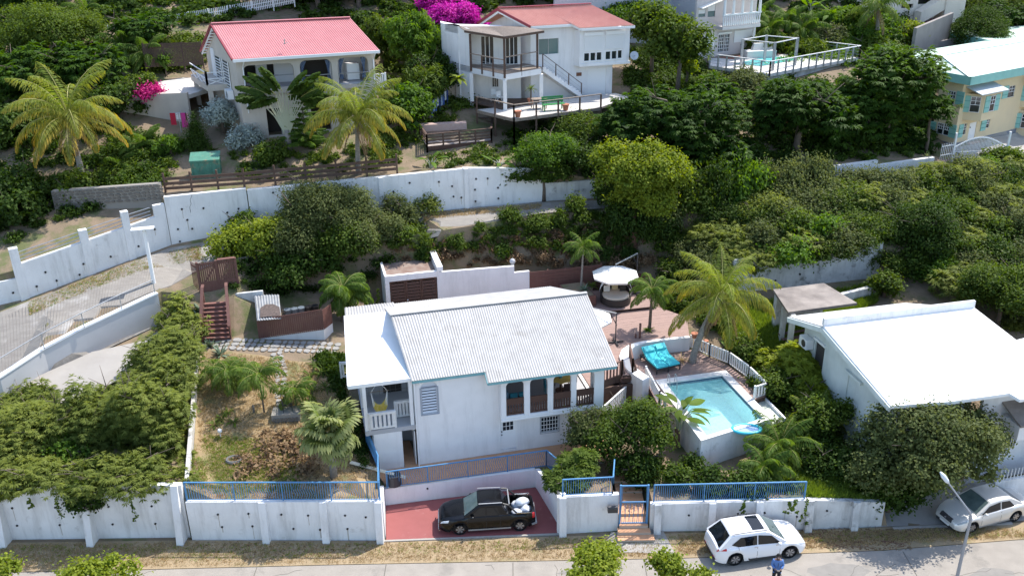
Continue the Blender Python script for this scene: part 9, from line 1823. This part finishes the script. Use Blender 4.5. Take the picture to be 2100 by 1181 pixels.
SLOPE=[(1400,470),(1560,425),(1760,395),(1950,372),(2100,350),(2200,340),(2200,640),(2090,690),(1990,610),(1820,560),(1800,520),(1560,550),(1440,580),(1360,560),(1340,480)]
scatter(SLOPE,120,lambda p,x,y:place(RV.choice(SP_[:2]if RV.random()<.45 else SP_),(p[0],p[1],p[2]-.1),'wild scrub bush on the overgrown slope above the old wall','bush',RV.uniform(1.0,1.6),'scrub bushes on the right slope',R=RV),1.35)
for i in range(34):
 t=i/33;p=lerp((8.5,62.2,0),(48,71.5,0),t)if t<.35 else lerp((17.5,60.8,0),(48,71.5,0),(t-.35)/.65);p=(p[0]+RV.uniform(-.5,.5),p[1]-RV.uniform(.2,1.5));place(RV.choice(SP_),(p[0],p[1],G(*p)-.1),'tall scrub bush along the lower edge of the upper road','bush',(RV.uniform(1.1,1.5),)*2+(RV.uniform(1.7,2.4)if t<.36 else RV.uniform(.5,.75),),'tall bushes along the upper road',R=RV)
# bank behind the house
BANK=[(790,470),(900,478),(1010,462),(1160,445),(1290,430),(1330,560),(1240,545),(1090,545),(950,540),(860,555),(790,560)]
BB=[bushproto('bank_bush',st,mk,.85,.7,140+i,1.0,6)for i,(st,mk)in enumerate((('small','mid'),('long','mid'),('long','dark'),('small','brown')))]
scatter(BANK,50,lambda p,x,y:place(RV.choice(BB[:3])if y<520 else RV.choice(BB[2:]),(p[0],p[1],p[2]-.1),'shrubby creeper on the steep bank behind the white house','creeper',RV.uniform(.6,1.1),'creepers on the bank',R=RV),.8)
for i,(x,y)in enumerate(((1048,440),(1150,440),(1180,415),(985,455),(1090,452),(870,480),(930,482))):p=PG(x,y+20);place(BB[i%2],(p[0],p[1],p[2]),['upright bright shrub at the road edge right of the centre','leafy shrub at the road edge under the wall end','leafy shrub by the shaded grey wall','low shrub at the edge of the upper road','cactus like shrub spilling down the bank top','shrub at the road edge beside the thin tree','small shrub on the bank top left of the cactus'][i],'shrub',(1,1,1.3)if i<3 else .8,R=RV)
# undergrowth where trees stand close: joined, nobody could count it
def ground_leaves(name,P,n,style,mkey,r=.6,seed=1,label=None,zr=.5,dens=.9,cat='undergrowth',size=1.):
 base=crown('tmp',style,mkey,r,r,r*zr,4,seed,dens,size=size);nv=len(base.vertices);co=np.empty(nv*3,np.float32);base.vertices.foreach_get('co',co);co=co.reshape(-1,3);ti=np.empty(nv,np.float32);base.attributes['tint'].data.foreach_get('value',ti);C,TT=[],[];R=random.Random(seed);pts=[]
 scatter(P,n,lambda p,x,y:pts.append(p),r*.7,R)
 for p in pts:a=R.uniform(0,6.28);s=R.uniform(.6,1.2);c_,s_=math.cos(a),math.sin(a);q=co@np.array([[c_,s_,0],[-s_,c_,0],[0,0,1]],np.float32)*s;C.append(q+np.array([p[0],p[1],p[2]+r*.1]));TT.append(np.clip(ti+R.uniform(-.2,.2),0,1))
 V=np.concatenate(C);n4=len(V);me=bpy.data.meshes.new(name);me.vertices.add(n4);me.vertices.foreach_set('co',V.reshape(-1));me.loops.add(n4);me.loops.foreach_set('vertex_index',np.arange(n4,dtype=np.int32));me.polygons.add(n4//4);me.polygons.foreach_set('loop_start',np.arange(0,n4,4,dtype=np.int32));me.update(calc_edges=True);a=me.attributes.new('tint','FLOAT','POINT');a.data.foreach_set('value',np.concatenate(TT).astype(np.float32));me.materials.append(LM_[mkey]);bpy.data.meshes.remove(base)
 o=link(name,me);tag(o,label,None,None,'stuff');return o
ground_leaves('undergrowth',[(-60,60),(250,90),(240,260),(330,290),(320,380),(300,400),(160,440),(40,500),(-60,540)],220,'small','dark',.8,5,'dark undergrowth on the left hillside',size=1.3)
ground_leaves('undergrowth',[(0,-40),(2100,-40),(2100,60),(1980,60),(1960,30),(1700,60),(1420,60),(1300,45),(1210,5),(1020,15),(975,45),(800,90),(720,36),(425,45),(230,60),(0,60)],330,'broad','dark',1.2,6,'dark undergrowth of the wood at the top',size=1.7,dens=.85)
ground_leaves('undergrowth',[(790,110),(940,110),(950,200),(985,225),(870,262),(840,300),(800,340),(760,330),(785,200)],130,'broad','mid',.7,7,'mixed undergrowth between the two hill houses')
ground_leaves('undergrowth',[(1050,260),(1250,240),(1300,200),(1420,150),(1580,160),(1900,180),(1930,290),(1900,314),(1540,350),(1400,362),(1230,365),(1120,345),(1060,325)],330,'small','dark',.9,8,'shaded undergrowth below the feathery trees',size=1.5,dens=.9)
ground_leaves('undergrowth',SLOPE,200,'fine','leuc',.7,9,'low scrub filling the right slope',size=1.3)
ground_leaves('undergrowth',[(1560,150),(1700,80),(1870,80),(1900,120),(1880,140),(1700,130)],110,'broad','bright',.9,10,'bright undergrowth behind the hill terrace')
ground_leaves('undergrowth',[(470,500),(640,505),(790,490),(800,545),(700,600),(560,600),(480,590)],130,'small','dark',.7,11,'dark undergrowth on the bank under the grey green trees')
ground_leaves('undergrowth',[(1500,790),(1600,800),(1720,880),(1760,1000),(1640,1010),(1560,1000),(1580,900)],70,'small','mid',.6,12,'tangled greenery between the pool and the street tree')
ground_leaves('undergrowth',[(0,860),(130,830),(280,780),(330,700),(395,620),(398,700),(385,980),(0,1010)],150,'feather','leuc',.7,13,'olive undergrowth below the lower driveway')
ground_leaves('undergrowth',[(650,730),(705,730),(705,830),(760,900),(745,960),(720,900),(690,800)],60,'long','dark',.45,14,'dark strap leaved plants along the left side of the house')
ground_leaves('undergrowth',[(255,265),(330,290),(360,330),(330,385),(300,390),(180,380),(200,300)],60,'broad','mid',.6,21,'leafy undergrowth below the side terrace')
ground_leaves('undergrowth',[(200,90),(420,70),(410,140),(300,150),(200,140)],80,'broad','mid',.7,22,'greenery between the stone wall and the slatted fence')
ground_leaves('undergrowth',[(980,300),(1060,290),(1050,335),(900,345),(860,330)],30,'small','mid',.45,23,'weeds under the dark deck')
ground_leaves('undergrowth',[(1290,100),(1440,120),(1440,170),(1300,195),(1280,150)],60,'broad','dark',.8,24,'dark shrubs right of the white hill house')
ground_leaves('undergrowth',[(490,290),(560,300),(800,290),(810,350),(500,370),(470,330)],60,'small','mid',.5,15,'green planting behind the plank fence')
ground_leaves('vines',[(810,500),(1290,470),(1310,555),(1090,545),(900,548),(800,560)],110,'long','brown',.5,16,'dry brown creeper stems on the lower bank',dens=.7)
ground_leaves('vines',[(800,478),(900,484),(1010,470),(1160,452),(1290,436),(1300,500),(810,515)],130,'long','mid',.5,17,'green creepers covering the upper bank',dens=.9)
ground_leaves('fallen_leaves',[(470,930),(600,860),(650,900),(640,975),(480,978)],26,'broad','brown',.5,18,'fallen brown leaves in the lower garden',.10,.45)
# grass tufts
def grass(name,P,n,mkey,h,label,seed=1,w_=.02,tuft=6):
 R=np.random.default_rng(seed);Rr_=random.Random(seed);base=[];xs=[p[0]for p in P];ys=[p[1]for p in P];k=0
 while len(base)<n and k<n*6:
  k+=1;x,y=Rr_.uniform(min(xs),max(xs)),Rr_.uniform(min(ys),max(ys))
  if inpoly(x,y,P):base.append((x,y,G(x,y)+.02))
 B=np.repeat(np.array(base),tuft,0);m_=len(B);B[:,:2]+=R.normal(0,.05,(m_,2));A=R.normal(0,.45,(m_,3));A[:,2]=1;A/=np.linalg.norm(A,axis=1)[:,None];l=h*R.uniform(.5,1.3,m_);Nn=R.normal(0,1,(m_,3));Nn[:,2]=.3
 o=link(name,leafmesh(name,B+A*l[:,None]*.45,Nn,A,l,w_,np.clip(R.random(m_),0,1),LM_[mkey]));tag(o,label,None,None,'stuff');return o
def wp(*pp):return[tuple(PG(x,y)[:2])for x,y in pp]
grass('grass',[(-15.8,37.6),(-7.1,37.4),(-7.3,42),(-10.4,48.4),(-18.7,50.5)],6500,'straw',.13,'dry grass of the left garden',1,.025)
grass('grass',[(-15.8,38),(-10.5,38),(-11.5,42),(-16.5,42.5)],2600,'grass',.12,'greener grass patch in the lower left garden',2,.025)
grass('grass',[(12.6,52.2),(14.6,47),(16.2,46.3),(17.0,49.5),(20.5,53.0),(24.3,56.9),(15.9,54.9),(12.3,54.1)],5200,'grass',.32,'lush grass between the pool and the white building',3,.035)
grass('grass',[(-40,35.2),(7,35.5),(7,37.0),(-6.4,36.8),(-15.9,37.1),(-40,37.2)],7000,'straw',.09,'dry grass of the street verge',4,.02)
grass('grass',[(7.6,35.6),(26,36.6),(24,37.2),(17,37.2),(8,37.1)],3200,'straw',.10,'dry verge grass along the right part of the street',5,.02)
grass('grass',[(-40,35.2),(26,36.6),(26,37.2),(17,37.2),(-6.4,36.8),(-40,37.2)],1800,'grass',.10,'green grass tufts in the street verge',6,.022)
grass('grass',[(14.3,37.7),(18.2,37.8),(18.0,40.0),(14.3,39.8)],2500,'grass',.38,'tall grass behind the mouldy street wall',7,.03)
WB=[tuple(Z(x,y,z)[:2])for x,y,z in((60,618,5.6),(345,510,7.1),(440,492,7.3),(440,505,7.3),(345,528,7.0),(200,585,6.3),(60,640,5.5))];grass('grass',WB,2600,'straw',.14,'dry grass strip along the foot of the ramp wall',8,.025);grass('grass',WB,800,'grass',.16,'green weeds along the foot of the ramp wall',9,.03)
WB=[tuple(Z(x,y,z)[:2])for x,y,z in((800,445,7.95),(1110,418,8.2),(1110,428,8.15),(860,452,7.95))];grass('grass',WB,1800,'straw',.18,'dry grass at the foot of the long white wall',10,.03)
WB=[tuple(Z(x,y,z)[:2])for x,y,z in((1700,612,4.6),(1800,585,4.6),(1800,605,4.6),(1725,626,4.6))];grass('grass',WB,1500,'grass',.35,'grass strip on top of the small mouldy wall',11,.035)
# fallen branches and litter on the verge
mb=MB();Rb=random.Random(8)
for k in range(70):p=PG(Rb.uniform(1655,1860),Rb.uniform(1085,1125));a=Rb.uniform(0,3.1);l=Rb.uniform(.15,.7);mb.beam((p[0],p[1],.03),(p[0]+math.cos(a)*l,p[1]+math.sin(a)*l*.5,.06),.015)
o=mb.build('twigs',BARKR);tag(o,'fallen twigs on the verge below the mouldy wall',None,None,'stuff')
def litter(name,P,n,m,s,label,seed):
 R=np.random.default_rng(seed);Rr_=random.Random(seed);pts=[]
 while len(pts)<n:x,y=Rr_.uniform(min(p[0]for p in P),max(p[0]for p in P)),Rr_.uniform(min(p[1]for p in P),max(p[1]for p in P));(pts.append(PG(x,y))if inpoly(x,y,P)else None)
 B=np.array(pts)+[0,0,.04];Nn=R.normal(0,.3,(n,3));Nn[:,2]=1;A=R.normal(size=(n,3));A[:,2]*=.1;o=link(name,leafmesh(name,B,Nn,A,s*R.uniform(.6,1.3,n),s*.6,R.random(n),LM_[m]));tag(o,label,None,None,'stuff')
litter('fallen_leaves',[(400,1112),(1440,1100),(1440,1140),(400,1150)],500,'brown',.12,'fallen leaves scattered on the street verge',1);litter('fallen_leaves',[(480,900),(640,870),(650,975),(480,980)],700,'brown',.17,'large fallen sea grape leaves in the lower garden',2);litter('fallen_leaves',[(1640,1085),(1870,1085),(1870,1130),(1640,1125)],600,'brown',.13,'leaf litter below the mouldy wall',3)
# garden plants
p=PG(572,915);rosette('dark purple cordyline plant in the lower garden',p,14,.6,.12,'brown',name='cordyline',seed=1)
for i,(x,y,lb)in enumerate(((430,712,'grey green agave cactus at the foot of the garden stairs'),(452,728,'second agave cactus beside the foot of the garden stairs'),(408,660,'prickly pear like cactus left of the garden stairs'),(412,640,'upper cactus clump left of the garden stairs'))):rosette(lb,PG(x,y),16,.7,.13,'agave',name='agave',bend=.4,seed=10+i,el=(.3,1.4))
for i,(x,y,n_)in enumerate(((455,860,26),(480,868,24),(440,872,20),(468,846,22))):rosette(['spider lily clump under the garden palms','spider lily clump right of the palm trunks','spider lily clump at the left of the palm group','spider lily clump directly behind the front lilies'][i],PG(x,y),n_,.6,.05,'mid',name='lily_clump',bend=1.6,seed=20+i)
for i,(x,y)in enumerate(((635,770),(660,765),(640,800),(668,795),(650,750))):rosette(['strap leaved lily by the house side, upper left','strap leaved lily by the house side, upper right','strap leaved lily in the middle of the bed','strap leaved lily beside the porch tower','rearmost strap leaved lily below the path'][i],PG(x,y),22,.85,.06,'mid',name='strap_lily',bend=1.5,seed=30+i)
p=Z(1330,678,3.83);rosette('low green plant ring at the foot of the deck palm',p,24,.4,.06,'bright',bend=.7,seed=41);p=Z(1398,740,3.03);rosette('pale spiky shrub beside the leaning palm trunk',p,34,.5,.03,'straw',bend=.4,seed=42);p=Z(1089,210,13.8);rosette('spiky yucca in the pot under the hill balcony',p,30,.55,.05,'mid',bend=1.1,seed=43,stem=1.0)
rosette('bromeliads in the long timber planter',(PLANT[0]+.2,PLANT[1]+.1,PLANT[2]),24,.5,.06,'agave',bend=.9,seed=44);rosette('spiky plants at the right end of the timber planter',(PLANT[0]+.7,PLANT[1]+.6,PLANT[2]),24,.5,.06,'mid',bend=.9,seed=45)
rosette('yucca like plant below the golden coconut palm',PG(280,355),50,.9,.05,'fan',bend=1.3,seed=46);rosette('dark agave at the foot of the conical cypress',PG(435,310),20,.6,.08,'dark',bend=.8,seed=47)
rosette('papaya like star leaved plant left of the hill house',WY(940,160,69.5),26,.8,.28,'yel',bend=.9,seed=48,el=(-.1,1.0))
p=Z(1088,214,13.36)
# vines hanging on walls
def vine(label,px0,py0,length,Yo,seed,n=26,mkey='mid',s=.11):
 R=random.Random(seed);p=WY(px0,py0,Yo);root=thing('hanging_vine',label,'vine',tuple(p));mb=MB();pts=[(R.uniform(-.03,.03)*k,0,-length*k/8)for k in range(9)];mb.tube(pts,.008,4);link('stem',mb.mesh('stem'),BARK,root);P=np.array([[pts[int(u*8)][0]+R.uniform(-.07,.07),R.uniform(-.08,-.02),-length*u]for u in[R.random()*.98 for _ in range(n)]]);Nn=np.array([[R.uniform(-.5,.5),-1,R.uniform(.1,.8)]for _ in range(n)]);A=np.array([[R.uniform(-1,1),0,-R.random()]for _ in range(n)]);link('leaves',leafmesh('leaves',P,Nn,A,np.full(n,s),np.full(n,s*.75),np.array([R.random()for _ in range(n)]),LM_[mkey]),None,root)
for i,(x,y,l,Yo,lb)in enumerate(((265,1000,2.0,37.2,'long leafy vine hanging on the buttressed wall'),(112,1010,1.5,37.2,'leafy vine at the second buttress of the left wall'),(60,1020,.6,37.2,'short vine at the first buttress of the left wall'),(1655,1020,1.6,37.05,'vine hanging down the wall edge beside the mouldy panel'),(1632,1022,.9,37.05,'short vine left of the mouldy wall panel'),(1618,1028,.7,37.05,'vine hanging above the hatchback bonnet'),(1525,1030,.7,37.1,'vine over the wall behind the hatchback roof'),(775,590,1.2,55.0,'vine hanging at the corner of the garden store'))):vine(lb,x,y,l,Yo,i,60,'mid',.12)
tree(1090,1178,30,0.1,.1,'small','yel','x',seed=1)if 0 else None
